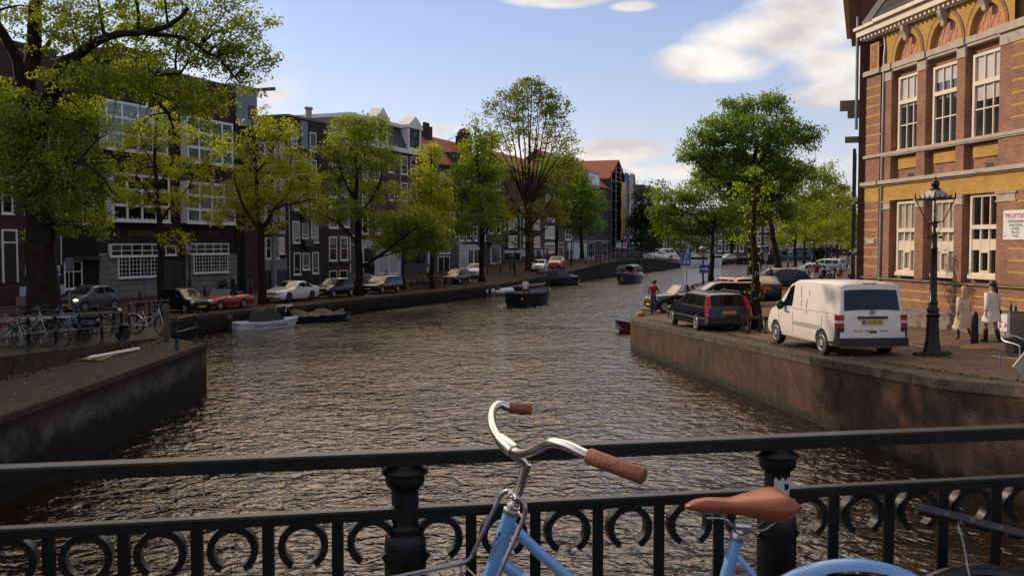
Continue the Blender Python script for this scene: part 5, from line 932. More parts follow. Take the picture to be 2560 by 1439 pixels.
# badge on the head tube: a jagged black feather shape
ax = (HT1 - HT0).normalized(); mb = MB(); vs = []; n = 9
for k in range(n + 1):
    c = HT0 + ax * (.042 + .068 * k / n); wdt = (14 + 8 * math.sin(k * 2.1)) * math.sin(math.pi * (k + .6) / (n + 1.2)) + 6
    for an in (232 - wdt, 232 + wdt * .4): a = R(an); vs.append(c + Vector((math.cos(a), math.sin(a), -.3 * math.cos(a) * .0)) * .0194)
mb.add(vs, [(2 * k, 2 * k + 1, 2 * k + 3, 2 * k + 2) for k in range(n)]); mb.build('badge', K['black_paint'], bk, world=True)
mb = MB()
for k in range(1, 7):
    c = HT0 + ax * (.046 + .0085 * k); p_ = [c + Vector((math.cos(R(a)), math.sin(R(a)), 0)) * .0197 + ax * (.004 * j) for j, a in enumerate((226, 232, 238))]; mb.tube(p_, .0007, 4)
mb.build('badge_lines', K['white_paint'], bk, world=True)
# front carrier
cr = MB(); cr.tube(smooth_path([A(1279, 1229, 2.40), A(1268, 1226, 2.41), A(1252, 1238, 2.425), A(1240, 1262, 2.43), A(1186, 1374, 2.44), A(1177, 1392, 2.44), A(1163, 1403, 2.44), A(1130, 1411, 2.44), A(990, 1441, 2.42), A(900, 1458, 2.40)]), .0058, 12)
cr.tube(smooth_path([A(1292, 1243, 2.31), A(1304, 1249, 2.305), A(1313, 1266, 2.30), A(1309, 1294, 2.30), A(1290, 1340, 2.30), A(1243, 1441, 2.29), A(1215, 1490, 2.28), A(1150, 1530, 2.2), A(1000, 1560, 2.15)]), .0058, 12)
cr.tube([A(1150, 1412, 2.44), A(1000, 1446, 2.42)], .0024, 8); cr.tube(smooth_path([A(1152, 1411, 2.44), A(1154, 1430, 2.44), A(1162, 1434, 2.44), A(1170, 1415, 2.43)]), .0022, 6)
for k in range(5): cr.tube([A(1165 - k * 34, 1416 + k * 7, 2.43), A(1196 - k * 34, 1446 + k * 7, 2.30)], .0022, 6)
cr.build('front_carrier', K['steel_grey'], bk, world=True, smooth=45)
mb = MB()
for a, b in ((A(1278, 1229, 2.395), A(1290, 1243, 2.32)), (A(1280, 1240, 2.36), A(1292, 1252, 2.34))): mb.bar(a, b, .010, .006)
for p_ in (A(1275, 1233, 2.39), A(1279, 1229, 2.38), A(1291, 1246, 2.31), A(1296, 1243, 2.31)): mb.ball(p_, .0052, 8, 6)
mb.build('carrier_bolt', K['bolt'], bk, world=True, smooth=40)
# saddle: lofted shell
sd = MB(); SY = 2.47; n = 22; m = 18; vs = []
U0 = A(1714, 1262, SY); U1 = A(1998, 1262, SY); ln = (U1 - U0).length; ux = Vector((1, 0.10, 0)).normalized(); uy = Vector((-.10, 1, 0)).normalized()
topz = [(0, -.002), (.06, .011), (.2, .016), (.42, .012), (.6, .022), (.75, .034), (.86, .036), (.95, .022), (1, .000)]; hw = [(0, .007), (.05, .020), (.2, .027), (.42, .036), (.58, .056), (.72, .078), (.84, .086), (.93, .076), (1, .040)]; botz = [(0, -.016), (.1, -.026), (.3, -.034), (.5, -.042), (.68, -.064), (.80, -.066), (.92, -.036), (1, -.016)]
def sint(t, pts):
    a = interp(max(0, t - .03), pts); b = interp(t, pts); c = interp(min(1, t + .03), pts); return (a + 2 * b + c) / 4
for i in range(n + 1):
    t = i / n; c = U0 + ux * (ln * t); w_ = sint(t, hw); zt_ = sint(t, topz) * 1.15; zb_ = sint(t, botz) * .86
    for j in range(m):
        a = 2 * math.pi * j / m; ca, sa = math.cos(a), math.sin(a)
        yy = w_ * (abs(ca) ** .75) * (1 if ca > 0 else -1); zz_ = zt_ * sa if sa > 0 else zb_ * (-sa) * (.55 + .45 * abs(ca))
        if sa > .5 and t > .55: zz_ -= .010 * (1 - abs(ca)) * min(1, (t - .55) * 5)
        vs.append(c + uy * yy + Vector((0, 0, zz_)))
sd.add(vs, [(i * m + j, i * m + (j + 1) % m, i * m + m + (j + 1) % m, i * m + m + j) for i in range(n) for j in range(m)] + [tuple(range(m))[::-1], tuple(range(n * m, n * m + m))]); sd.build('saddle', K['leather'], bk, world=True, smooth='all')
mb = MB()
for s in (-.022, .022):
    o_ = uy * s; mb.tube(smooth_path([A(1760, 1288, SY) + o_, A(1805, 1290, SY) + o_, A(1822, 1306, SY) + o_, A(1838, 1315, SY) + o_, A(1885, 1318, SY) + o_, A(1905, 1316, SY) + o_, A(1935, 1290, SY) + o_ * 1.4]), .0036, 8)
mb.build('saddle_rails', K['steel_grey'], bk, world=True, smooth=45)
mb = MB(); mb.tube([A(1855, 1305, SY - .01), A(1850, 1322, SY - .01), A(1846, 1340, 2.455)], [.0125, .0128, .0128], 14); mb.tube([A(1838, 1313, SY - .035), A(1876, 1316, SY - .035)], .009, 10); mb.tube([A(1838, 1313, SY + .02), A(1876, 1316, SY + .02)], .009, 10); mb.build('seat_post', K['silver'], bk, world=True, smooth=45)
mb = MB(); mb.tube([A(1848, 1328, 2.4545), A(1847, 1331, 2.455), A(1843.5, 1344, 2.455), A(1842, 1350, 2.455)], [.0175, .0195, .0195, .0178], 18); mb.bar(A(1858, 1345, 2.43), A(1872, 1350, 2.43), .012, .014); mb.build('seat_clamp', K['silver'], bk, world=True, smooth=40)
def bwheel(c, parent, r=.345, ry_=0.0, world=True, tm='rubber', rm='steel_grey', spokes=36, seg=56):
    w = MB(); w.tube([(c[0] + (r - .02) * math.cos(2 * math.pi * k / seg), c[1], c[2] + (r - .02) * math.sin(2 * math.pi * k / seg)) for k in range(seg)], .02, 10, closed=True)
    wo = w.build('wheel', K[tm], parent, world=world, smooth='all'); q = MB()
    q.tube([(c[0] + (r - .045) * math.cos(2 * math.pi * k / seg), c[1], c[2] + (r - .045) * math.sin(2 * math.pi * k / seg)) for k in range(seg)], .011, 8, closed=True); q.tube([(c[0], c[1] - .04, c[2]), (c[0], c[1] + .04, c[2])], .018, 10)
    for k in range(spokes):
        a = 2 * math.pi * k / spokes; b = a + (.5 if k % 2 else -.5); s = .03 if k % 4 < 2 else -.03
        q.tube([(c[0] + .018 * math.cos(b), c[1] + s, c[2] + .018 * math.sin(b)), (c[0] + (r - .05) * math.cos(a), c[1], c[2] + (r - .05) * math.sin(a))], .0013, 4, cap=False)
    if world: q.xf(MW[parent.name].inverted())
    q.build('rim', K[rm], wo, smooth=45); return wo
bwheel(RWC, bk); bwheel(FWC, bk)
def fender(c, R_, a0, a1, w_, mat, parent, world=True, name='mudguard'):
    mb = MB(); vs = []; n = 40; pr = [(-1, -.010), (-.9, 0.001), (-.5, .010), (0, .013), (.5, .010), (.9, .001), (1, -.010), (.88, -.004), (.5, .006), (0, .009), (-.5, .006), (-.88, -.004)]
    for k in range(n + 1):
        a = a0 + (a1 - a0) * k / n
        for y, h_ in pr: vs.append((c[0] + (R_ + h_) * math.cos(a), c[1] + y * w_, c[2] + (R_ + h_) * math.sin(a)))
    m_ = len(pr); mb.add(vs, [(k * m_ + j, k * m_ + (j + 1) % m_, k * m_ + m_ + (j + 1) % m_, k * m_ + m_ + j) for k in range(n) for j in range(m_)] + [tuple(range(m_)), tuple(range(n * m_, n * m_ + m_))[::-1]]); return mb.build(name, K[mat], parent, world=world, smooth=45)
fender(RWC, .372, R(-10), R(160), .030, 'bike_blue', bk); fender(FWC, .365, R(25), R(190), .028, 'bike_blue', bk)
MB().tube([ST1 + Vector((0, -.06, 0)), ST1 + Vector((0, .06, 0))], .02, 14).tube([ST1 + Vector((0, -.06, 0)), ST1 + Vector((.1, -.065, -.13))], .009, 8).box(ST1.x + .06, ST1.x + .15, ST1.y - .16, ST1.y - .07, ST1.z - .145, ST1.z - .12).build('crank', K['steel_grey'], bk, world=True, smooth=45)
MB().tube([A(1690, 1860, 2.42), Vector((.15, 2.2, DECK + .01))], .009, 8).build('kickstand', K['steel_grey'], bk, world=True)
# ---------------------------------------------------------------- the old black bicycle at the right edge
K['worn_black'] = mk('worn_black', (.010, .010, .011), .35, 0, .3, 8, 0, .5, 0, (.40, .36, .30), 30, .585)
b2 = thing('bicycle', 'old black bicycle with peeling paint, cut off by the right edge of the bridge', 'bicycle', (1.4, 2.74, DECK))
c2_ = Vector((A(2440, 1715, 2.74).x, 2.74, DECK + .305)); bwheel(c2_, b2, .305, spokes=28); c3_ = c2_ + Vector((1.0, .06, 0)); bwheel(c3_, b2, .305, spokes=28); fender(c2_, .318, R(35), R(150), .026, 'black_paint', b2)
MB().tube(smooth_path([A(2291, 1272, 2.70), A(2310, 1275, 2.70), A(2400, 1297, 2.70), A(2480, 1319, 2.70), A(2570, 1341, 2.70), A(2700, 1378, 2.71)]), [.0150] * 9 + [.0165] * 32, 14).build('handlebar', K['worn_black'], b2, world=True, smooth=45)
MB().tube(smooth_path([A(2394, 1308, 2.69), A(2404, 1340, 2.69), A(2411, 1372, 2.69), A(2420, 1420, 2.69), A(2427, 1450, 2.69)]), .0026, 8).build('brake_cable', K['white_dim'], b2, world=True)
q = A(2700, 1378, 2.71); mb = MB(); mb.tube([q, q + Vector((.02, 0, -.2)), c2_ + Vector((.12, 0, .1)), c2_], .014, 12); mb.tube([q + Vector((.02, 0, -.16)), q + Vector((.55, .04, -.28))], .014, 10); mb.tube([q + Vector((.03, 0, -.28)), c2_ + Vector((.62, .04, -.05)), c3_], .014, 10); mb.tube([c2_ + Vector((.62, .04, -.05)), q + Vector((.5, .04, .0))], .014, 10); mb.build('frame', K['worn_black'], b2, world=True, smooth=45)
MB().ball(q + Vector((.52, .04, .03)), .1, 12, 8, 0, (1.3, .8, .35)).build('saddle', K['rubber'], b2, world=True, smooth='all')
# ---------------------------------------------------------------- street lamps
K['lamp_glass'] = mk('lamp_glass', (.16, .14, .12), .35, 0, .1, 3, 0, .08, 0); K['lamp_glass'].node_tree.nodes['Principled BSDF'].inputs['Alpha'].default_value = .10
K['milk_glass'] = mk('milk_glass', (.22, .22, .235), .3, 0, .1, 4)
def lamp(label, loc, H, mat='lamp_paint', group='crown lantern street lamps', simple=False, rz_=0.3, cat='street lamp'):
    o = thing('street_lamp', label, cat, loc, rz_, group); s = H / 4.55; m = K[mat]; nn = 8 if simple else 20
    prof = [(.255, 0), (.255, .06), (.24, .10), (.20, .22), (.165, .45), (.15, .85), (.148, 1.02), (.175, 1.04), (.18, 1.08), (.14, 1.11), (.135, 1.17), (.155, 1.19), (.15, 1.23), (.11, 1.28), (.105, 1.34), (.13, 1.36), (.13, 1.40), (.095, 1.44), (.085, 1.9), (.082, 2.3), (.078, 2.72), (.088, 2.74), (.088, 2.78), (.072, 2.80), (.066, 3.10), (.07, 3.12), (.06, 3.16)]
    MB().lathe([(r * s, z * s) for r, z in prof], nn).build('post', m, o, smooth=50)
    z0 = 3.16 * s; mb = MB()
    mb.tube([(-.2 * s, 0, 3.05 * s), (.2 * s, 0, 3.05 * s)], .016 * s, 8); mb.ball((-.21 * s, 0, 3.05 * s), .038 * s, 10, 6); mb.ball((.21 * s, 0, 3.05 * s), .038 * s, 10, 6); mb.build('ladder_bar', m, o, smooth=50)
    b, t, h0, h1 = .18 * s, .385 * s, 3.44 * s, 4.02 * s; mb = MB(); n = 4 if not simple else 4
    for k in range(4):
        a = math.pi / 4 + k * math.pi / 2; mb.tube([(b * math.cos(a) * 1.1, b * math.sin(a) * 1.1, h0), (t * math.cos(a) * 1.2, t * math.sin(a) * 1.2, h1)], .013 * s, 6)
        mb.tube([(.05 * s * math.cos(a), .05 * s * math.sin(a), z0), (.15 * s * math.cos(a), .15 * s * math.sin(a), z0 + .1 * s), (.15 * s * math.cos(a), .15 * s * math.sin(a), h0 - .08 * s), (.06 * s * math.cos(a), .06 * s * math.sin(a), h0)], .010 * s, 6)
        a2 = a + math.pi / 2
        for r_, z, w_ in ((b * 1.1, h0, .014), (t * 1.2, h1, .022)): mb.tube([(r_ * math.cos(a), r_ * math.sin(a), z), (r_ * math.cos(a2), r_ * math.sin(a2), z)], w_ * s, 6)
    mb.lathe([(.05 * s, z0), (.03 * s, z0 + .1 * s), (.07 * s, h0 - .02 * s), (.03 * s, h0 + .02 * s)], 10); mb.build('lantern_frame', m, o, smooth=50)
    g = MB(); vs = []
    for r_, z in ((b * 1.07, h0), (t * 1.17, h1)):
        for k in range(4): a = math.pi / 4 + k * math.pi / 2; vs.append((r_ * math.cos(a), r_ * math.sin(a), z))
    g.add(vs, [(0, 1, 5, 4), (1, 2, 6, 5), (2, 3, 7, 6), (3, 0, 4, 7)]); g.build('glass', K['lamp_glass'], o)
    MB().lathe([(.03 * s, h0), (.035 * s, h0 + .1 * s), (.02 * s, h0 + .2 * s), (.045 * s, h0 + .3 * s), (.03 * s, h0 + .38 * s)], 8).build('bulb', K['milk_glass'], o, smooth='all')
    c = MB(); vs = []
    for r_, z in ((t * 1.1, h1 + .03 * s), (.12 * s, h1 + .24 * s)):
        for k in range(4): a = math.pi / 4 + k * math.pi / 2; vs.append((r_ * math.cos(a), r_ * math.sin(a), z))
    c.add(vs, [(0, 1, 5, 4), (1, 2, 6, 5), (2, 3, 7, 6), (3, 0, 4, 7)]); c.build('roof_glass', K['milk_glass'], o)
    c = MB(); c.lathe([(.13 * s, h1 + .23 * s), (.13 * s, h1 + .26 * s), (.075 * s, h1 + .30 * s), (.10 * s, h1 + .36 * s), (.10 * s, h1 + .42 * s), (.05 * s, h1 + .47 * s), (.02 * s, h1 + .49 * s), (.028 * s, h1 + .52 * s), (.006 * s, h1 + .58 * s)], 12)
    for k in range(4):
        a = math.pi / 4 + k * math.pi / 2; a2 = a + math.pi / 2; p0 = Vector((t * 1.2 * math.cos(a), t * 1.2 * math.sin(a), h1)); p1 = Vector((t * 1.2 * math.cos(a2), t * 1.2 * math.sin(a2), h1)); d = p0.normalized(); d.z = 0
        c.tube([p0, p0 + Vector((d.x * .05 * s, d.y * .05 * s, .05 * s)), p0 + Vector((d.x * .05 * s, d.y * .05 * s, .12 * s)), p0 + Vector((d.x * .10 * s, d.y * .10 * s, .17 * s))], [.016 * s, .022 * s, .018 * s, .004 * s], 6)
        for f_ in (.25, .5, .75): q = p0.lerp(p1, f_); c.tube([q, q + Vector((0, 0, .05 * s)), q + Vector((q.x * .1, q.y * .1, .10 * s if f_ != .5 else .15 * s))], [.022 * s, .02 * s, .004 * s], 6)
    c.build('crown', m, o, smooth=50); return o
p = GR(2330, 889); lamp('tall dark red street lamp with a crown lantern beside the white van', (p.x, p.y, p.z - .02), (at(2330, 443, p.y) - at(2330, 889, p.y)).z, rz_=.35)
def lampat(label, px, py, top, fn, **kw):
    p = fn(px, py); return lamp(label, p, (at(px, top, p.y) - p).z, simple=True, **kw)
lampat('dark street lamp against the academy wall between its two ground floor windows', 475, 735, 606, GL, mat='black_paint'); lampat('street lamp beside the bollards in front of the black house', 1288, 690, 596, GL, mat='black_paint')
lampat('street lamp standing behind the little red car', 1429, 664, 586, GL, mat='lamp_paint'); lampat('street lamp between the scaffolded house and the small bridge', 1562, 648, 588, lambda a, b: at(a, b, 165), mat='black_paint'); lampat('street lamp in front of the dark storefront with a brick pillar', 1010, 726, 604, GL, mat='black_paint')
lampat('street lamp carrying the blue arrow sign', 1757, 745, 606, GR); lampat('street lamp right of the thick dark trunk, by the parking pole', 1902, 712, 606, GR)
for px, py, t, lab in ((1970, 672, 606, 'street lamp among the sunlit trees, by the green bin'), (2030, 664, 600, 'street lamp third along the sunlit trees'), (2063, 660, 604, 'street lamp farther along the sunlit trees'), (2078, 658, 602, 'farthest street lamp along the sunlit trees')): lampat(lab, px, py, t, GR, mat='black_paint')
# ---------------------------------------------------------------- traffic signs
K['sign_blue'] = mk('sign_blue', (.010, .075, .36), .45, 0, .08, 2); K['sign_white'] = mk('sign_white', (.66, .66, .68), .45, 0, .05, 2); K['sign_red'] = mk('sign_red', (.50, .02, .03), .45, 0, .05, 2); K['sign_green'] = mk('sign_green', (.10, .30, .10), .5)
def signpost(label, px, py, x0, y0, x1, y1, fn, mat, pole=True, name='road_sign', th=.03):
    p = fn(px, py); a = at(x0, y1, p.y); b = at(x1, y0, p.y); w_ = b.x - a.x; o = thing(name, label, 'sign', (p.x, p.y, p.z)); h_ = b.z - a.z; zb = a.z - p.z; xo = (a.x + b.x) / 2 - p.x
    if pole: MB().tube([(0, 0, -.05), (0, 0, zb + h_)], .035, 10).build('pole', K['galv'], o, smooth=50)
    MB().box(xo - w_ / 2, xo + w_ / 2, -.04 - th, -.04, zb, zb + h_).build('panel', K[mat], o); return o, xo, w_, zb, h_, -.04 - th - .003
o, xo, w_, zb, h_, yf = signpost('blue parking information sign with a white round symbol on a thin pole', 1716, 745, 1702, 633, 1727, 672, GR, 'sign_blue')
for (x0_, x1_, z0_, z1_) in ((-.5, .5, .985, 1.0), (-.5, .5, -.001, .02), (-.5, -.47, 0, 1), (.47, .5, 0, 1)): MB().box(xo + w_ * x0_, xo + w_ * x1_, yf - .002, yf + .004, zb + h_ * z0_, zb + h_ * z1_).build('sign_border', K['sign_white'], o)
mb = MB(); r = w_ * .19; cz = zb + h_ * .76
mb.tube([(xo + r * math.cos(R(a)), yf - .006, cz + r * math.sin(R(a))) for a in range(0, 360, 20)], r * .14, 6, closed=True); mb.tube([(xo - r * .35, yf - .004, cz - r * .6), (xo - r * .35, yf - .004, cz + r * .5), (xo + r * .3, yf - .004, cz + r * .5), (xo + r * .4, yf - .004, cz + r * .15), (xo - r * .3, yf - .004, cz)], r * .16, 6); mb.build('parking_symbol', K['sign_white'], o)
MB().tube([(xo + r * .2, yf - .008, cz - r * .1), (xo + r * .6, yf - .008, cz - r * .5), (xo + r * 1.6, yf - .008, cz + r * .5)], r * .18, 6).build('green_tick', K['sign_green'], o)
for px_ in (-.16, .2):
    mb = MB(); c_ = xo + w_ * px_; z_ = zb + h_ * .40; s_ = w_ * .13; mb.poly_y([(c_ - s_, z_ + s_), (c_ + s_, z_ + s_), (c_ + s_ * .9, z_), (c_, z_ - s_ * 1.2), (c_ - s_ * .9, z_)], yf - .004, yf); mb.build('shield', K['sign_white'], o)
text('lettering', 'ZONE', w_ * .26, o, (xo, yf - .004, zb + h_ * .555), (math.pi / 2, 0, 0), K['sign_white'], .002); MB().box(xo - w_ * .42, xo + w_ * .46, yf - .003, yf, zb + h_ * .02, zb + h_ * .2).build('lower_panel', K['sign_white'], o); text('lettering', 'P 10226', w_ * .24, o, (xo + w_ * .02, yf - .006, zb + h_ * .11), (math.pi / 2, 0, 0), K['sign_blue'], .002)
o, xo, w_, zb, h_, yf = signpost('blue sign with a white arrow pointing right on the lamp post', 1757, 745, 1748, 662, 1774, 682, lambda a, b: GR(a, b) + Vector((0, -.14, 0)), 'sign_blue', pole=False)
MB().box(xo - .06, xo + .06, -.04, .12, zb + h_ * .4, zb + h_ * .6).build('bracket', K['galv'], o); MB().box(xo - w_ * .38, xo + w_ * .12, yf - .003, yf, zb + h_ * .43, zb + h_ * .57).poly_y([(xo + w_ * .10, zb + h_ * .22), (xo + w_ * .38, zb + h_ * .5), (xo + w_ * .10, zb + h_ * .78)], yf - .003, yf).build('arrow', K['sign_white'], o)
o, xo, w_, zb, h_, yf = signpost('blue parking sign with a white letter P and plate below', 1913, 700, 1910, 620, 1920, 632, GR, 'sign_blue'); text('lettering', 'P', h_ * .8, o, (xo, yf - .004, zb + h_ * .5), (math.pi / 2, 0, 0), K['sign_white'], .002); MB().box(xo - w_ * .5, xo + w_ * .45, -.07, -.04, zb - h_ * 1.6, zb - h_ * .05).build('lower_panel', K['pane_cream'], o)
o, xo, w_, zb, h_, yf = signpost('red and white no entry sign on the small bridge', 1562, 648, 1557, 606, 1567, 616, lambda a, b: at(a, b, 160), 'sign_white'); mb = MB(); mb.lathe([(w_ * .48, 0), (w_ * .48, .03)], 20, (xo, yf - .034, zb + h_ * .5), axis='y'); mb.build('red_disc', K['sign_red'], o); MB().box(xo - w_ * .34, xo + w_ * .34, yf - .05, yf - .03, zb + h_ * .42, zb + h_ * .58).build('white_bar', K['sign_white'], o); MB().box(xo - w_ * .45, xo + w_ * .45, -.07, -.04, zb - h_ * .4, zb - .05).build('lower_panel', K['sign_white'], o)
o, xo, w_, zb, h_, yf = signpost('pale blue notice sign under the blue sheets, left of the no entry sign', 1547, 648, 1541, 602, 1553, 619, lambda a, b: at(a, b, 158), 'sign_white'); MB().box(xo - w_ * .5, xo + w_ * .5, yf - .003, yf, zb + h_ * .65, zb + h_).build('blue_band', K['sheet_sky'], o)
for k in range(4): MB().box(xo - w_ * .4, xo + w_ * .3, yf - .003, yf, zb + h_ * (.1 + k * .13), zb + h_ * (.14 + k * .13)).build('text_line', K['sign_blue'], o)
o, xo, w_, zb, h_, yf = signpost('small blue and white sign on the wall behind the huge elm', 146, 745, 141, 664, 151, 688, lambda a, b: at(a, b, 45), 'sign_white'); MB().box(xo - w_ * .46, xo + w_ * .46, yf - .003, yf, zb + h_ * .1, zb + h_ * .82).build('blue_panel', K['sign_blue'], o); text('lettering', 'P', h_ * .5, o, (xo, yf - .006, zb + h_ * .5), (math.pi / 2, 0, 0), K['sign_white'], .002)
o, xo, w_, zb, h_, yf = signpost('grey back of a sign on a pole before the dark entrance', 174, 770, 166, 644, 184, 675, lambda a, b: at(a, b, 50), 'grey_panel')
o, xo, w_, zb, h_, yf = signpost('white notice board on a stand before the grey stone wall', 276, 760, 271, 728, 283, 754, lambda a, b: at(a, b, 58), 'white_dim')
# ---------------------------------------------------------------- vehicles
def paint(name, c, rough=.25, metal=0.0, coat=.3, var=.05): K[name] = mk(name, c, rough, metal, var, 1.5, 0, .4, coat); return K[name]
paint('car_black', (.005, .005, .006), coat=.12); paint('car_white', (.62, .62, .62)); paint('car_red', (.33, .012, .016)); paint('car_navy', (.004, .006, .013), coat=.15); paint('car_grey', (.09, .095, .11), .3, .4); paint('car_orange', (.42, .085, .02)); paint('car_silver', (.30, .32, .32), .3, .5); paint('car_teal', (.012, .03, .035)); paint('car_blue', (.04, .10, .22))
K['van_white'] = mk('van_white', (.66, .595, .53), .38, 0, .06, 1.2, 0, .5, .25, (.56, .49, .42), 2.4, .60)
K['car_glass'] = mk('car_glass', (.006, .007, .008), .03, 0, .3, 2, 0, .35, 0); K['screen_glass'] = mk('screen_glass', (.02, .02, .022), .03, 0, .3, 2, 0, .45, 0)
K['plastic'] = mk('plastic', (.018, .018, .019), .6, 0, .2, 6); K['tail_red'] = mk('tail_red', (.36, .012, .012), .2, 0, .2, 8, 0, .6, .4); K['lens'] = mk('lens', (.55, .55, .56), .12, 0, .1, 8, 0, .6, .4); K['plate'] = mk('plate', (.62, .32, .012), .5, 0, .05, 3); K['alloy'] = mk('alloy', (.33, .32, .31), .35, .7, .15, 8); K['hub'] = mk('hub', (.36, .32, .28), .5, .3, .2, 8); K['well'] = mk('well', (.006, .006, .006), .9)
SPEC = dict(
 hatch=dict(L=3.85, W=1.68, H=1.47, top=[(0, .52), (.04, .68), (.25, .80), (.92, .94), (1.02, .98), (1.75, 1.40), (2.1, 1.46), (2.9, 1.44), (3.4, 1.34), (3.68, 1.0), (3.79, .90), (3.85, .55)], belt=[(0, .5), (1, .90), (3.6, 1.0)], wheels=(.72, 3.16), wr=.30,
   side=[(1.28, 2.12, 1.78, 2.12), (2.20, 3.05, 2.20, 2.95), (3.12, 3.42, 3.03, 3.22)], wind=(1.06, 1.70), rear=(3.40, 3.66)),
 wagon=dict(L=4.72, W=1.76, H=1.46, top=[(0, .50), (.05, .68), (.3, .78), (1.2, .92), (1.32, .96), (2.05, 1.38), (2.4, 1.44), (4.25, 1.425), (4.42, 1.38), (4.60, .98), (4.67, .90), (4.72, .52)], belt=[(0, .5), (1.2, .90), (4.6, .95)], wheels=(.90, 3.56), wr=.32,
   side=[(1.62, 2.45, 2.10, 2.45), (2.54, 3.38, 2.54, 3.36), (3.46, 4.25, 3.44, 4.12)], wind=(1.36, 2.0), rear=(4.40, 4.585)),
 coupe=dict(L=4.72, W=1.84, H=1.40, top=[(0, .52), (.05, .70), (.4, .80), (1.45, .95), (1.58, .98), (2.3, 1.34), (2.7, 1.40), (3.2, 1.375), (4.1, 1.06), (4.55, .99), (4.68, .86), (4.72, .52)], belt=[(0, .5), (1.5, .92), (4.5, .97)], wheels=(.88, 3.68), wr=.34,
   side=[(1.85, 2.95, 2.35, 2.95), (3.02, 3.85, 3.02, 3.42)], wind=(1.62, 2.26), rear=(3.4, 4.05)),
 city=dict(L=3.5, W=1.62, H=1.48, top=[(0, .50), (.04, .70), (.3, .86), (.72, .96), (.82, .99), (1.5, 1.42), (1.85, 1.48), (2.6, 1.45), (3.05, 1.30), (3.36, .98), (3.45, .84), (3.5, .52)], belt=[(0, .5), (.8, .93), (3.3, 1.0)], wheels=(.64, 2.90), wr=.29,
   side=[(1.10, 2.15, 1.52, 2.15), (2.24, 2.98, 2.24, 2.72)], wind=(.86, 1.45), rear=(3.0, 3.34)),
 suv=dict(L=4.6, W=1.86, H=1.70, top=[(0, .60), (.05, .82), (.3, .98), (1.2, 1.10), (1.3, 1.14), (1.9, 1.58), (2.2, 1.66), (3.9, 1.66), (4.2, 1.58), (4.48, 1.14), (4.55, 1.02), (4.6, .6)], belt=[(0, .6), (1.2, 1.06), (4.5, 1.1)], wheels=(.9, 3.55), wr=.36,
   side=[(1.55, 2.4, 1.98, 2.4), (2.5, 3.3, 2.5, 3.3), (3.4, 4.1, 3.4, 3.95)], wind=(1.34, 1.86), rear=(4.18, 4.46)),
 cabrio=dict(L=4.25, W=1.62, H=.86, top=[(0, .48), (.04, .58), (.4, .68), (1.5, .80), (1.6, .82), (2.6, .83), (3.9, .82), (4.18, .72), (4.25, .46)], belt=[(0, .44), (1.5, .74), (4.1, .74)], wheels=(.78, 3.05), wr=.29, side=[], wind=None, rear=None),
 mini=dict(L=3.7, W=1.68, H=1.0, top=[(0, .52), (.04, .70), (.3, .86), (1.05, .96), (1.15, .98), (2.6, .98), (3.4, .96), (3.62, .86), (3.7, .52)], belt=[(0, .5), (1, .88), (3.5, .88)], wheels=(.64, 3.10), wr=.31, side=[], wind=None, rear=None),
 van=dict(L=4.9, W=1.90, H=1.97, top=[(0, .62), (.05, .84), (.30, 1.02), (.85, 1.16), (.98, 1.20), (1.72, 1.84), (2.0, 1.93), (3.2, 1.965), (4.55, 1.955), (4.70, 1.90), (4.83, 1.20), (4.87, .96), (4.9, .55)], belt=[(0, .6), (.9, 1.10), (4.8, 1.14)], wheels=(.93, 3.93), wr=.335,
   side=[(1.22, 2.02, 1.70, 1.98)], wind=(1.04, 1.68), rear=(4.725, 4.822)))
def boolean_cut(me, cut):
    a = bpy.data.objects.new('tmp_a', me); b = bpy.data.objects.new('tmp_b', cut); COL.objects.link(a); COL.objects.link(b)
    m = a.modifiers.new('b', 'BOOLEAN'); m.operation = 'DIFFERENCE'; m.object = b; m.solver = 'EXACT'; bpy.context.view_layer.update()
    r = bpy.data.meshes.new_from_object(a.evaluated_get(bpy.context.evaluated_depsgraph_get())); bpy.data.objects.remove(a); bpy.data.objects.remove(b); return r
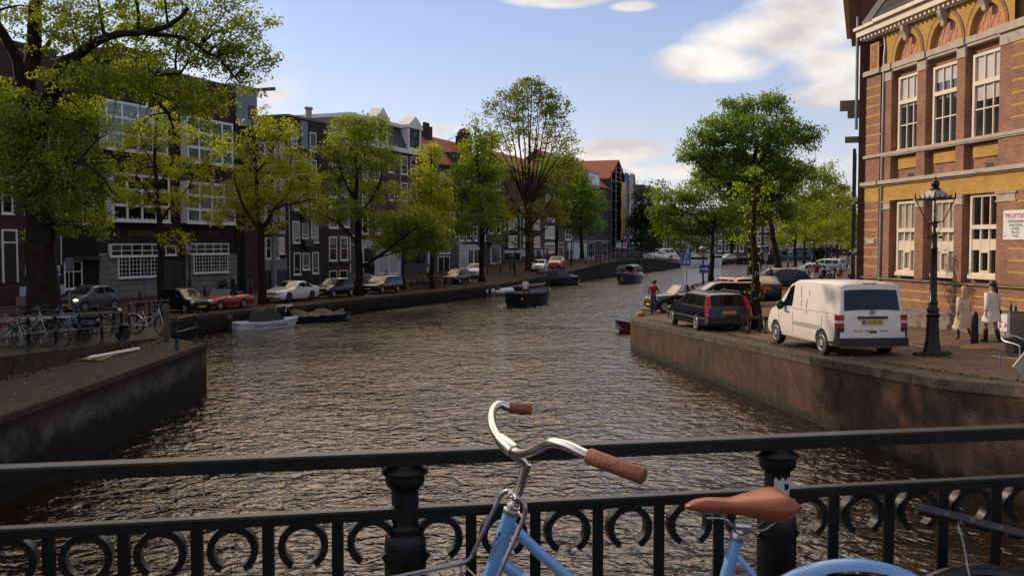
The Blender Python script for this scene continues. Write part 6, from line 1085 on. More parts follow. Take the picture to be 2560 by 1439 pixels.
def car(kind, label, loc, heading, pm='car_black', cat='car', group='cars parked along the left quay', name='parked_car', rim='alloy', glassm='car_glass', lit=False, bump=None, scale=1.0, plate='plate', front=True):
    sp = SPEC[kind]; L, W, H = sp['L'], sp['W'], sp['H']; hw = W / 2; o = thing(name, label, cat, loc, heading, group); o.scale = (scale,) * 3; MW[o.name] = MW[o.name] @ Matrix.Scale(scale, 4)
    bot = .20 if kind not in ('van', 'suv') else .26
    def top(x): return interp(x, sp['top'])
    def belt(x): return min(interp(x, sp['belt']), top(x) - .015)
    vn = kind == 'van'
    def wf(x):
        f = interp(x, [(0, .74), (.05, .84), (.2, .93), (.55, .985), (1.0, 1), (L - .9, 1), (L - .3, .985 if not vn else .995), (L - .06, .93 if not vn else .965), (L, .86 if not vn else .94)]); return hw * f
    hb_ = sp['belt'][-1][1]
    def ring(x):
        w = wf(x); t = top(x); b = belt(x); k = max(0, min(1, (t - b - .02) / max(.2, H - hb_))); rw = w * (.94 - (.17 if not vn else .10) * k)
        zb = bot + (.10 if x < .12 or x > L - .12 else 0)
        return [(0, zb), (.78 * w, zb), (.95 * w, zb + .05), (w * .995, zb + .18), (w, (zb + b) / 2 + .08), (w * .975, b), (rw, t - .035 - .03 * k), (rw * .86, t - .006), (rw * .45, t + .008), (0, t + .012)]
    xs = sorted(set([round(i * L / 44, 3) for i in range(45)] + [round(p[0], 3) for p in sp['top']] + [.02, .1, L - .02, L - .1]))
    mb = MB(); n = None
    for x in xs:
        r = ring(x); full = r + [(-y, z) for y, z in r[-2:0:-1]]; n = len(full); mb.v += [(L / 2 - x, y, z) for y, z in full]
    for i in range(len(xs) - 1): mb.f += [(i * n + j, i * n + (j + 1) % n, i * n + n + (j + 1) % n, i * n + n + j) for j in range(n)]
    mb.f += [tuple(range(n)), tuple(range((len(xs) - 1) * n, len(xs) * n))[::-1]]; mb.m = [0] * len(mb.f)
    me = mb.mesh('body', K[pm], False, False); cb = MB()
    for wx in sp['wheels']:
        for s in (-1, 1): cb.lathe([(sp['wr'] + .055, s * (hw - .30)), (sp['wr'] + .055, s * (hw + .2))], 26, (L / 2 - wx, 0, sp['wr']), axis='y')
    me = boolean_cut(me, cb.mesh('cut', K['well'], False, False)); me.name = 'body'
    if not me.materials: me.materials.append(K[pm])
    me.polygons.foreach_set('use_smooth', [True] * len(me.polygons)); me.set_sharp_from_angle(angle=R(32)); bo = bpy.data.objects.new('body', me); COL.objects.link(bo); bo.parent = o
    def patch(name, mat, fn, nu=8, nv=4):
        q = MB(); vs = [fn(i / nu, j / nv) for i in range(nu + 1) for j in range(nv + 1)]
        q.add(vs, [(i * (nv + 1) + j, i * (nv + 1) + j + 1, (i + 1) * (nv + 1) + j + 1, (i + 1) * (nv + 1) + j) for i in range(nu) for j in range(nv)]); return q.build(name, K[mat], o, smooth='all', recalc=False)
    for (b0, b1, t0, t1) in sp['side']:
        for s in (-1, 1):
            def fs(u, v, s=s):
                v2 = .10 + .80 * v; x = (b0 + (b1 - b0) * u) * (1 - v) + (t0 + (t1 - t0) * u) * v; r = ring(x); p5, p6 = r[5], r[6]
                return (L / 2 - x, s * (p5[0] + (p6[0] - p5[0]) * v2 + .006), p5[1] + (p6[1] - p5[1]) * v2 + .002)
            patch('side_window', glassm, fs)
    def topq(x, q):
        r = ring(x); a = abs(q) * .99; pts = [r[9], r[8], r[7], r[6]]; ys = [p[0] for p in pts]; yy = a * r[6][0]
        for p, p2 in zip(pts, pts[1:]):
            if yy <= p2[0] + 1e-6: f = (yy - p[0]) / max(1e-6, p2[0] - p[0]); z = p[1] + (p2[1] - p[1]) * f; break
        sl = (top(x + .03) - top(x - .03)) / .06; nl = math.hypot(sl, 1); return (L / 2 - x + sl / nl * .010, math.copysign(yy, q), z + .010 / nl)
    for key, nm, mt in (('wind', 'windscreen', 'screen_glass'), ('rear', 'rear_window', glassm)):
        if sp[key]: a, b = sp[key]; patch(nm, mt, lambda u, v, a=a, b=b: topq(a + (b - a) * u, -.90 + 1.8 * v), 8, 10)
    # wheels
    R_ = sp['wr']
    for wx in sp['wheels']:
        for s in (-1, 1):
            c = (L / 2 - wx, s * (hw - .115), R_); w = MB(); tw = .10
            w.lathe([(R_ * .62, -tw), (R_ * .90, -tw), (R_ * .985, -tw * .7), (R_, -tw * .3), (R_, tw * .3), (R_ * .985, tw * .7), (R_ * .90, tw), (R_ * .62, tw)], 26, c, axis='y'); wo = w.build('wheel', K['rubber'], o, smooth=45)
            q = MB(); yo = s * (tw + .004); d = -s
            if rim == 'hub': q.lathe([(R_ * .64, yo * .96), (R_ * .60, yo * 1.04), (R_ * .50, yo * .84), (R_ * .30, yo * .86), (R_ * .26, yo * 1.06), (R_ * .08, yo * 1.1), (.01, yo * 1.1)], 26, c, axis='y')
            else:
                q.lathe([(R_ * .66, yo * .98), (R_ * .63, yo * 1.03), (R_ * .58, yo * .96), (R_ * .57, yo * .5)], 26, c, axis='y'); q.lathe([(R_ * .16, yo * .5), (R_ * .16, yo * .98), (.01, yo * 1.0)], 14, c, axis='y')
                for k in range(7): a = 2 * math.pi * k / 7; q.bar((c[0] + R_ * .12 * math.cos(a), c[1] + yo * .9, c[2] + R_ * .12 * math.sin(a)), (c[0] + R_ * .60 * math.cos(a), c[1] + yo * .93, c[2] + R_ * .60 * math.sin(a)), .035, .05)
            q.build('rim', K[rim], wo, smooth=40)
            if rim == 'hub':
                q = MB()
                for k in range(14): a = 2 * math.pi * k / 14; q.ball((c[0] + R_ * .47 * math.cos(a), c[1] + yo * .87, c[2] + R_ * .47 * math.sin(a)), .016, 6, 4)
                q.build('rim_hole', K['well'], wo)
    # lamps, plates, bumper, mirrors
    zf = sp['top'][1][1]
    if front:
        for s in (-1, 1):
            h = MB(); h.ball((L / 2 - .20, s * hw * .70, zf - .01), .16, 12, 8, 0, (1.15, .85, .52)); ho = h.build('headlight', K['lens'] if not (lit and s == (1 if lit == 'l' else -1)) else K['lit'], o, smooth='all')
        MB().box(L / 2 - .10, L / 2 + .005, -hw * .45, hw * .45, zf - .14, zf - .03).build('grille', K['plastic'], o); MB().box(L / 2 - .02, L / 2 + .02, -.26, .26, .36, .47).build('number_plate', K[plate], o); MB().box(L / 2 - .14, L / 2 - .0, -hw * .72, hw * .72, .28, .345).build('air_intake', K['well'], o)
    for s in (-1, 1):
        xm = L / 2 - (sp['wind'][0] + .45 if sp['wind'] else 1.75); zm_ = sp['belt'][1][1] + .09; MB().ball((xm, s * (hw + .10), zm_), .11 if not vn else .14, 10, 6, 0, (.6, .85, .62 if not vn else 1.0)).build('wing_mirror', K[pm if not vn else 'plastic'], o, smooth='all')
    return o, sp, patch, ring, topq
K['lit'] = mk('lit', (1.0, .62, .25), .2, 0, .1, 20, 0, .5, 0, emit=6.0)
def rearlamps(o, sp, x0, z0, z1, w=.16, kind='tail_red'):
    L, hw = sp['L'], sp['W'] / 2
    for s in (-1, 1):
        m = MB(); a = hw * .965; m.box(-L / 2 + .0, -L / 2 + x0, s * (a - w), s * (a + .012), z0, z1); m.build('tail_light', K[kind], o)
def decal(body, px_, p, rot, size, m, o): return text('lettering', body, size, o, p, rot, m, .002)
QU = math.atan2(-FL.u.y, -FL.u.x)                               # parked facing back towards the bridge
def lcar(kind, label, px, py, pm, dh=0.0, scale=.97, **kw):
    p = GL(px, py); h = QU + dh
    if p.y > 95: h = math.atan2(-math.cos(R(13)), -math.sin(R(13))) + dh
    c = car(kind, label, (p.x, p.y, p.z), h, pm, scale=scale, **kw); return c
c = lcar('city', 'small grey rounded hatchback with one glowing headlight beside the huge elm', 224, 776, 'car_grey', lit='l', scale=1.0)
c = lcar('city', 'tiny black city car parked nose out beside the red convertible', 462, 780, 'car_black', dh=R(75), scale=.92)
c = lcar('cabrio', 'red convertible with its black hood folded, parked on the quay', 560, 771, 'car_red', rim='alloy', scale=.98); o, sp = c[0], c[1]
def cabin(o, xw, zb, w, lean=.3, hgt=.36, seats='plastic', hood=True, fm='silver'):
    L = 0; mb = MB(); mb.tube([(xw, -w, zb), (xw - lean, -w * .9, zb + hgt), (xw - lean, w * .9, zb + hgt), (xw, w, zb)], .018, 8); mb.build('windscreen_frame', K[fm], o)
    MB().quad((xw, -w, zb), (xw, w, zb), (xw - lean, w * .9, zb + hgt), (xw - lean, -w * .9, zb + hgt)).build('windscreen', K['screen_glass'], o)
    MB().poly_z([(xw - .3, -w * .82), (xw - .3, w * .82), (xw - 1.5, w * .82), (xw - 1.5, -w * .82)], zb - .1, zb + .015).build('cockpit', K['well'], o)
    for s in (-1, 1): MB().box(xw - 1.15, xw - .98, s * .36 - .2, s * .36 + .2, zb - .1, zb + .28).box(xw - 1.13, xw - 1.0, s * .36 - .1, s * .36 + .1, zb + .28, zb + .42).build('seat', K[seats], o)
    if hood: MB().ball((xw - 1.65, 0, zb + .03), .3, 14, 8, 0, (1.1, w * 2.9, .55)).build('folded_hood', K['plastic'], o, smooth='all')
cabin(o, sp['L'] / 2 - 1.62, .82, .66); MB().box(-sp['L'] / 2 + .02, sp['L'] / 2 - .03, -.82, .82, .43, .455).build('trim_strip', K['plastic'], o)
c = lcar('coupe', 'white sporty coupe with dark wheels behind the small white motorboat', 727, 752, 'car_white', rim='plastic', scale=.98)
c = lcar('hatch', 'black five door hatchback close behind the white coupe', 833, 742, 'car_black'); c = lcar('wagon', 'long black hatchback parked just right of the broad elm', 955, 731, 'car_navy', scale=.95)
c = lcar('hatch', 'black hatchback with a pale bonnet reflection parked after the bicycle row', 1143, 708, 'car_black'); c = lcar('city', 'white small car half hidden behind the young elm', 1188, 694, 'car_white', dh=R(6), scale=1.05)
c = lcar('hatch', 'white hatchback under the tall bare elm', 1350, 677, 'car_white'); c = lcar('city', 'bright red small car parked past the white hatchback', 1391, 672, 'car_red', scale=1.1)
# --- right quay
RH = math.atan2(.9886, -.1503)
p = GR(2072, 883); p.x += .38
van, sp, patch, ring, topq = car('van', 'white panel van with scuffs and a dark rear window beside the lamp post', (p.x, p.y + 1.15, rz(p.x, p.y)), RH - R(1.0), 'van_white', cat='van', name='delivery_van', group=None, rim='hub', scale=1.02)
L, hw = sp['L'], sp['W'] / 2
for s in (-1, 1):
    MB().box(-L / 2 + .015, -L / 2 + .21, s * (hw - .17), s * (hw - .002), .80, 1.13).build('tail_light', K['tail_red'], van); MB().box(-L / 2 + .008, -L / 2 + .215, s * (hw - .168), s * (hw + .002), .915, .985).build('indicator', K['lens'], van); MB().box(-L / 2 + .012, -L / 2 + .20, s * (hw - .175), s * (hw - .001), .50, .798).build('corner_trim', K['plastic'], van)
mb = MB(); mb.prism([(-L / 2 - .10, .33), (-L / 2 - .10, .52), (-L / 2 + .06, .54), (-L / 2 + .6, .50), (-L / 2 + .6, .36), (-L / 2 + .1, .30)], lambda q: (q[0], -hw * .985, q[1]), lambda q: (q[0], hw * .985, q[1])); mb.build('rear_bumper', K['plastic'], van)
MB().box(L / 2 - .35, L / 2 + .02, -hw * .9, hw * .9, .27, .58).build('front_bumper', K['plastic'], van)
MB().box(-L / 2 - .02, -L / 2 + .06, -.40, .40, 1.03, 1.09).build('handle_strip', K['plastic'], van); pl = MB().box(-L / 2 - .022, -L / 2 + .05, -.28, .28, .885, 1.0).build('number_plate', K['plate'], van); text('lettering', '6-VXB-78', .12, van, (-L / 2 - .025, .02, .942), (math.pi / 2, 0, -math.pi / 2), K['plastic'], .001); MB().box(-L / 2 - .0235, -L / 2, .24, .28, .886, .999).build('plate_band', K['sign_blue'], van)
mb = MB(); r_ = .062
mb.tube([(-L / 2 + .03, r_ * math.cos(R(a)), 1.19 + r_ * math.sin(R(a))) for a in range(0, 360, 15)], .008, 6, closed=True); mb.tube([(-L / 2 + .03, -.045, 1.235), (-L / 2 + .03, -.018, 1.165), (-L / 2 + .03, 0, 1.205), (-L / 2 + .03, .018, 1.165), (-L / 2 + .03, .045, 1.235)], .007, 5); mb.build('emblem', K['plastic'], van)
MB().box(-L / 2 + .20, -L / 2 + .23, -.2, .2, 1.915, 1.94).build('brake_light', K['tail_red'], van); MB().box(-L / 2 + .005, -L / 2 + .03, -.11, .09, .655, .715).build('tow_cover', K['well'], van)
gr = mk('grime', (.30, .27, .235), .7, 0, .3, 30); K['grime'] = gr
def vside(x0, x1, z0, z1, m, nm): MB().box(L / 2 - x1, L / 2 - x0, hw - .004, hw + .004, z0, z1).build(nm, K[m], van)
vside(2.15, 3.85, .66, .78, 'grime', 'faded_stripe')
for y0_, y1_ in ((.28, .5), (-.02, .2), (-.42, -.2)): MB().box(-L / 2 + .005, -L / 2 + .02, y0_, y1_, .69, .735).build('old_lettering', K['grime'], van)
mb = MB()
for x, z0, z1, dx in ((2.55, 1.45, 1.75, -.12), (2.62, 1.22, 1.40, -.05), (3.05, 1.50, 1.66, -.08), (2.95, 1.18, 1.42, -.03), (3.0, 1.05, 1.14, 0)):
    yb = ring(x)[5][0]; mb.tube([(L / 2 - x, yb + (ring(x)[6][0] - yb) * (z0 - 1.14) / .75 + .006, z0), (L / 2 - x - dx, yb + (ring(x)[6][0] - yb) * (z1 - 1.14) / .75 + .006, z1)], .009, 4)
mb.build('scratch', K['grime'], van)
mb = MB()                                                       # door and panel seams
for x in (1.16, 2.12, 3.95): mb.tube([(L / 2 - x, hw + .001, .42), (L / 2 - x, hw + .001, 1.05)], .005, 4)
mb.tube([(L / 2 - .9, hw * .987, 1.135), (L / 2 - 2.6, hw * .987, 1.145), (L / 2 - 4.7, hw * .985, 1.15)], .006, 4); mb.tube([(-L / 2 + .1, hw + .0, .5), (-L / 2 + .25, hw + .001, 1.13)], .005, 4); mb.build('panel_seam', K['grime'], van)
MB().box(L / 2 - 1.86, L / 2 - 1.70, hw - .002, hw + .02, .99, 1.025).build('door_handle', K['plastic'], van)
p = GR(1762, 826); p.x += .22
w_, sp, patch, ring, topq = car('wagon', 'dark blue estate car with tall red tail lights at the canal corner', (p.x + .1, p.y + 1.5, rz(p.x, p.y + 1.5)), RH + R(1.5), 'car_navy', group='cars parked on the right quay', scale=1.0)
L, hw = sp['L'], sp['W'] / 2
for s in (-1, 1):
    mb = MB(); mb.prism([(-L / 2 + .03, .60), (-L / 2 + .07, .95), (-L / 2 + .275, 1.33), (-L / 2 + .37, 1.33), (-L / 2 + .24, .95), (-L / 2 + .20, .60)], lambda q: (q[0], s * (hw - .19 - .12 * max(0, q[1] - .9)), q[1]), lambda q: (q[0], s * (hw + .004 - .30 * max(0, q[1] - .92)), q[1])); mb.build('tail_light', K['tail_red'], w_)
MB().box(-L / 2 - .012, -L / 2 + .06, -.26, .26, .70, .81).build('number_plate', K['plate'], w_); text('lettering', '87-GJ-87', .11, w_, (-L / 2 - .014, 0, .755), (math.pi / 2, 0, -math.pi / 2), K['plastic'], .001); MB().box(-L / 2 - .06, -L / 2 + .3, -hw * .97, hw * .97, .36, .55).build('rear_bumper', K['plastic'], w_)
for s in (-1, 1):
    MB().tube([(L / 2 - 2.3, s * .62, 1.44), (L / 2 - 2.4, s * .62, 1.50), (L / 2 - 4.1, s * .62, 1.49), (L / 2 - 4.2, s * .62, 1.43)], .018, 6).build('roof_rail', K['plastic'], w_); MB().box(-L / 2 + .2, L / 2 - .3, s * (hw - .01), s * (hw + .012), .50, .535).build('trim_strip', K['silver'], w_); MB().box(-L / 2 + .45, L / 2 - 1.5, s * (hw * .975 - .004), s * (hw * .975 + .01), .925, .94).build('window_trim', K['silver'], w_)
p = GR(1690, 780); m_, sp = car('mini', 'black open topped small car behind the man in the checked jacket', (p.x + .35, p.y + .6, p.z), R(192), 'car_black', group='cars parked on the right quay', scale=.95)[:2]
cabin(m_, sp['L'] / 2 - 1.25, .97, .70, .40, .42, 'plastic', True)
for kind, px, py, pm, dh, lab, sc in (('wagon', 1792, 768, 'car_teal', R(172), 'dark teal car showing only its roof behind the estate car', .95), ('suv', 1825, 762, 'car_orange', R(10), 'orange estate car with roof rails behind the ivy covered stem', .92), ('coupe', 1908, 748, 'car_black', R(-20), 'black car with a yellow number plate left of the van cab', 1.0),
    ('hatch', 1952, 722, 'car_teal', R(150), 'dark convertible topped car parked behind the black rear plate car', 1.05), ('wagon', 1930, 716, 'car_silver', R(150), 'silver green estate car parked nose to the water', 1.0), ('hatch', 2020, 698, 'car_white', R(155), 'white car parked near the cafe crowd', 1.05), ('suv', 2066, 684, 'car_silver', R(120), 'silver car shining in the sun beyond the cafe crowd', 1.0)):
    p = GR(px, py); h = RH + dh if kind in ('wagon', 'coupe', 'suv') and abs(dh) < 1 else R(15) + dh
    c = car(kind, lab, p, h, pm, group='cars parked on the right quay', scale=sc); o, sp = c[0], c[1]
    if pm in ('car_orange', 'car_black'):
        rearlamps(o, sp, .2, .75, 1.05); MB().box(-sp['L'] / 2 - .012, -sp['L'] / 2 + .05, -.26, .26, .70, .81).build('number_plate', K['plate'], o)
    if pm == 'car_orange':
        for s in (-1, 1): MB().tube([(.4, s * .66, 1.66), (.3, s * .66, 1.73), (-1.6, s * .66, 1.72), (-1.7, s * .66, 1.64)], .02, 6).build('roof_rail', K['plastic'], o)
for px, py, lab, pm in ((1650, 652, 'white van parked far off on the bridge approach', 'car_white'), (1735, 655, 'white car far off on the left bank past the bridge', 'car_white'), (1818, 652, 'grey car far away on the left bank by the rowing boats', 'car_silver')):
    p = at(px, py, 195 if px < 1700 else 235); car('suv' if px == 1650 else 'hatch', lab, p, R(215), pm, group='cars parked far along the bend', scale=1.5 if px == 1650 else 1.2)
# ---------------------------------------------------------------- bridges
sb_ = thing('arch_bridge', 'small brick arch bridge over the side canal beyond the tour boat', 'bridge', (10.2, 128, 0)); mb = MB(); cb = MB()
BP = [(10.2, 128), (15.4, 142), (22.8, 162), (28, 176)]; tot = 0; seg = []
for (a, b), (c, d) in zip(BP, BP[1:]): seg.append((tot, (a, b), (c, d))); tot += math.hypot(c - a, d - b)
def bp(t):
    for s0, p, q in seg:
        L = math.hypot(q[0] - p[0], q[1] - p[1])
        if t <= s0 + L + 1e-6: f = (t - s0) / L; return p[0] + (q[0] - p[0]) * f, p[1] + (q[1] - p[1]) * f
    return BP[-1]
t0, t1 = 17.0, 30.0; n = 60
def archz(t): return 1.75 * math.sqrt(max(0, 1 - ((t - (t0 + t1) / 2) / ((t1 - t0) / 2)) ** 2)) if t0 < t < t1 else -1
ts = sorted([tot * i / n for i in range(n + 1)] + [t0 + .001, t1 - .001] + [t0 + (t1 - t0) * k / 24 for k in range(25)])
for a, b in zip(ts, ts[1:]):
    pa, pb = bp(a), bp(b); za, zb = lz(*pa), lz(*pb); aa, bb = archz(a), archz(b)
    if b - a > 1e-4:
        mb.quad((*pa, aa), (*pb, bb), (*pb, zb - .2), (*pa, za - .2))
        if aa > -.9 or bb > -.9: nx, ny = -.93, .36; mb.quad((*pa, aa), (pa[0] + nx * 7, pa[1] + ny * 7, aa), (pb[0] + nx * 7, pb[1] + ny * 7, bb), (*pb, bb))
        cb.add([(pa[0] + .15, pa[1], za - .2), (pb[0] + .15, pb[1], zb - .2), (pb[0] - .4, pb[1] + .1, zb - .2), (pa[0] - .4, pa[1] + .1, za - .2), (pa[0] + .15, pa[1], za + .05), (pb[0] + .15, pb[1], zb + .05), (pb[0] - .4, pb[1] + .1, zb + .05), (pa[0] - .4, pa[1] + .1, za + .05)], [(0, 1, 5, 4), (4, 5, 6, 7), (2, 3, 7, 6), (0, 3, 2, 1)])
mb.build('masonry', K['brick_quay'], sb_, world=True, recalc=False); cb.build('coping', K['coping_dark'], sb_, world=True)
def postrail(name, label, pts, H, rails, mat='black_paint', r=.045, fine=True, group='iron railings along the quay', cat='railing'):
    o = thing(name, label, cat, pts[0], 0, group); k = H
    for p in pts:
        p = Vector(p); prof = [(r * 1.9, 0), (r * 1.8, .06 * k), (r * 1.2, .12 * k), (r, .2 * k), (r, .50 * k), (r * 1.35, .52 * k), (r * 1.35, .56 * k), (r * .95, .6 * k), (r * .9, .84 * k), (r * 1.3, .87 * k), (r * 1.35, .92 * k), (r * .7, .945 * k), (r * 1.1, .975 * k), (r * .5, 1.02 * k), (.003, 1.03 * k)]
        MB().lathe([(a, p.z - .03 + b) for a, b in prof], 10 if fine else 6, (p.x, p.y, 0)).build('post', K[mat], o, world=True, smooth=50)
    for h in rails: MB().tube([Vector(p) + Vector((0, 0, h)) for p in pts], .022 if fine else .03, 6).build('rail', K['dull_metal'] if fine else K[mat], o, world=True)
    return o
LP_ = [(-300, 960), (-110, 922), (-30, 903), (72, 884), (140, 876), (200, 868), (255, 862), (305, 855)]
postrail('quay_railing', 'iron railing with knobbed posts in front of the parked bicycles at the left', [GL(*p) + Vector((0, 0, 0)) for p in LP_], .98, (.92, .50))
postrail('quay_railing', 'short end railing of two posts at the tip of the left landing', [gz(442, 874, LANDZ), gz(489, 859, LANDZ)], .98, (.92, .52))
postrail('quay_railing', 'row of close set black posts behind the parked bicycles, by the city car', [GL(x, y) for x, y in ((324, 824), (344, 821), (360, 818), (374, 816), (388, 814), (404, 811), (422, 808))], 1.15, (1.05, .55), fine=True)
postrail('bridge_railing', 'black railing of the small bridge hung with parked bicycles', [Vector((*bp(t), lz(*bp(t)) + .05)) + Vector((-.3, .1, 0)) for t in [i * 2.4 for i in range(19)]], 1.15, (1.05, .6), fine=False, r=.06, group='railings of the far bridges')
p = GL(417, 848); o = thing('mooring_post', 'pale grey timber post beside the end of the left landing', 'post', (p.x + .0, p.y, p.z)); MB().lathe([(.10, -.3), (.10, 1.1), (.09, 1.14), (.02, 1.16)], 10).build('timber', K['coping'], o, smooth=45)
fb = thing('bridge', 'flat far bridge across the canal crowded with bicycles', 'bridge', (72, 303, 0))
MB().box(72, 118, 300, 309, 2.3, 3.25).build('deck', K['brick_quay'], fb, world=True); MB().box(72, 118, 299.8, 300, 3.25, 3.45).build('edge_beam', K['coping'], fb, world=True)
for x in (72, 84, 96, 108): MB().box(x, x + 1.6, 301, 308, -1, 2.3).build('pier', K['brick_quay'], fb, world=True)
mb = MB()
for i in range(47): mb.box(72 + i, 72.07 + i, 300.1, 300.2, 3.45, 4.5)
mb.box(72, 118, 300.1, 300.2, 4.4, 4.5); mb.build('railing', K['black_paint'], fb, world=True)
# ---------------------------------------------------------------- bicycles in the street
def citybike(label, loc, rot, group, frame='black_paint', seg=22):
    o = thing('bicycle', label, 'bicycle', loc, rot, group); r = .345
    for x in (-.53, .55):
        w = MB(); w.tube([(x + r * math.cos(2 * math.pi * k / seg), 0, r + r * math.sin(2 * math.pi * k / seg)) for k in range(seg)], .018, 6, closed=True); wo = w.build('wheel', K['rubber'], o)
        q = MB(); q.tube([(x + (r - .03) * math.cos(2 * math.pi * k / seg), 0, r + (r - .03) * math.sin(2 * math.pi * k / seg)) for k in range(seg)], .009, 4, closed=True)
        for k in range(10): a = 2 * math.pi * k / 10; q.tube([(x, 0, r), (x + (r - .03) * math.cos(a), 0, r + (r - .03) * math.sin(a))], .003, 3, cap=False)
        q.build('rim', K['dull_metal'], wo)
    f = MB(); f.tube([(.55, 0, r), (.47, 0, .62), (.38, 0, .98)], .017, 6); f.tube([(.42, 0, .82), (.1, 0, .45), (-.06, 0, .32), (-.53, 0, r)], .016, 6); f.tube([(.41, 0, .88), (.1, 0, .62), (-.15, 0, .6), (-.53, 0, r)], .014, 6); f.tube([(-.06, 0, .32), (-.22, 0, .86)], .015, 6); f.build('frame', K[frame], o)
    MB().tube([(.18, -.28, 1.04), (.3, -.26, 1.08), (.38, -.1, 1.04), (.38, .1, 1.04), (.3, .26, 1.08), (.18, .28, 1.04)], .013, 6).tube([(.38, 0, .96), (.38, 0, 1.05)], .013, 6).build('handlebar', K['dull_metal'], o)
    MB().ball((-.26, 0, .91), .1, 8, 5, 0, (1.35, .8, .45)).build('saddle', K['rubber'], o); MB().box(-.78, -.36, -.06, .06, .72, .74).tube([(-.75, 0, .72), (-.53, 0, r)], .01, 4).build('carrier', K['steel_grey'], o)
    g = MB(); vs = []
    for k in range(9):
        a = R(20 + 150 * k / 8)
        for y in (-.03, .03): vs.append((-.53 + .375 * math.cos(a), y, r + .375 * math.sin(a)))
    g.add(vs, [(2 * k, 2 * k + 1, 2 * k + 3, 2 * k + 2) for k in range(8)]); g.build('mudguard', K[frame], o); return o
paint('frame_teal', (.02, .10, .12)); paint('frame_white', (.4, .4, .4)); paint('frame_red', (.2, .02, .02)); paint('frame_blue', (.03, .08, .25))
rb = random.Random(5); GA = 'bicycles parked in the racks at the left'
first = citybike('black city bicycle at the left frame edge of the racks', GL(8, 872), R(8), GA)
for px, py, rot, fm, lab in ((62, 868, 20, 'frame_white', 'pale framed bicycle behind the first post of the left railing'), (108, 869, -14, None, 'black bicycle between the first two posts of the left railing'), (150, 862, 14, 'frame_teal', 'teal bicycle behind the second post of the left railing'), (178, 842, 165, 'frame_blue', 'blue bicycle with raised handlebar against the big elm'), (215, 846, 10, None, 'black bicycle behind the third post of the left railing'),
    (300, 832, 4, None, 'lone dark bicycle whose wheel shows right of the left scooter'), (372, 836, -8, 'frame_white', 'bicycle leaning on the close set posts near the water'), (40, 852, 170, 'frame_red', 'red bicycle at the back of the racks'), (125, 846, 172, None, 'black bicycle at the back of the racks below the elm')):
    dup(first, GL(px, py), R(rot), lab, mats={'black_paint': K[fm]} if fm else None)
GB = 'bicycles crowded between the black hatchbacks'; same = 'one of the dark bicycles crowded together between two parked black cars'
for i in range(11):
    p = GL(1022 + i * 8.2, 727 - i * .9); p.y += rb.uniform(-.6, .6); dup(first, p, R(rb.choice([25, 205]) + rb.uniform(-14, 14)), same, group=GB)
GC = 'bicycles leaning on the small bridge railing'
for i in range(13):
    p = bp(6 + i * 2.5); dup(first, (p[0] - .75, p[1] + .3, lz(*p)), R(68 + rb.uniform(-12, 12)), 'one of the bicycles leaning in a row on the small arch bridge railing', group=GC, mats={'black_paint': K[rb.choice(['frame_white', 'black_paint', 'black_paint', 'frame_red'])]})
GD = 'bicycles parked before the dark modern houses'
for i in range(6): dup(first, GL(693 + i * 25, 716 - i * 1.6), R(21 + rb.uniform(-8, 8) + 90), 'one of the dark bicycles in the row before the dark modern brick houses', group=GD)
for i in range(16):
    dup(first, (75.5 + i * 2.6 + rb.uniform(-.5, .5), 300.9, 3.25), R(rb.choice([0, 180]) + rb.uniform(-20, 20)), 'one of the bicycles lined up along the far bridge railing', group='bicycles on the far bridge')
def rack(px, py):
    p = GL(px, py); o = thing('bike_rack', 'one of the grey tube hoops the left bicycles stand between', 'bike rack', p, R(rb.uniform(-8, 8)), 'tube hoops of the bicycle stand')
    MB().tube(smooth_path([(-.45, 0, 0), (-.45, 0, .35), (-.44, 0, .68), (-.36, 0, .76), (.36, 0, .76), (.44, 0, .68), (.45, 0, .35), (.45, 0, 0)], 3), .024, 8).tube([(-.45, 0, .36), (.45, 0, .36)], .018, 6).build('hoop', K['galv'], o)
for x, y in ((12, 868), (56, 864), (98, 861), (140, 857), (178, 853), (212, 850)): rack(x, y)
# ---------------------------------------------------------------- scooters
def scooter(label, loc, rot, body='car_black', group='scooters and mopeds'):
    o = thing('scooter', label, 'scooter', loc, rot, group)
    for x in (-.55, .6): MB().lathe([(.13, -.05), (.22, -.05), (.235, 0), (.22, .05), (.13, .05)], 16, (x, 0, .235), axis='y').build('wheel', K['rubber'], o, smooth=45)
    b = MB(); b.ball((-.42, 0, .58), .32, 12, 8, 0, (1.25, .55, .65)); b.box(-.15, .35, -.16, .16, .26, .33); b.prism([(.30, .26), (.42, .28), (.50, .95), (.42, 1.0), (.36, .9)], lambda q: (q[0], -.2, q[1]), lambda q: (q[0], .2, q[1])); b.ball((.58, 0, .46), .2, 10, 6, 0, (1.1, .45, .5)); b.build('body', K[body], o, smooth=40)
    MB().ball((-.38, 0, .80), .3, 12, 6, 0, (1.2, .5, .3)).build('saddle', K['rubber'], o, smooth='all'); MB().tube([(.36, -.33, 1.05), (.42, 0, 1.02), (.36, .33, 1.05)], .018, 6).tube([(.40, -.25, 1.05), (.38, -.30, 1.25)], .01, 5).ball((.38, -.31, 1.28), .06, 8, 5, 0, (.4, 1, .7)).build('handlebar', K['plastic'], o); MB().ball((.50, 0, .93), .09, 10, 6).build('headlight', K['lens'], o, smooth='all'); return o
scooter('black scooter with a pale screen behind the left railing posts', GL(255, 856), R(35)); scooter('dark motor scooter parked before the academy stone wall', GL(570, 728), R(40), 'car_black'); scooter('white scooter on the small bridge, first of the pair', at(1612, 649, 170), R(250), 'car_white'); scooter('white scooter on the small bridge, beside the dark tree', at(1620, 649, 172), R(262), 'car_white')
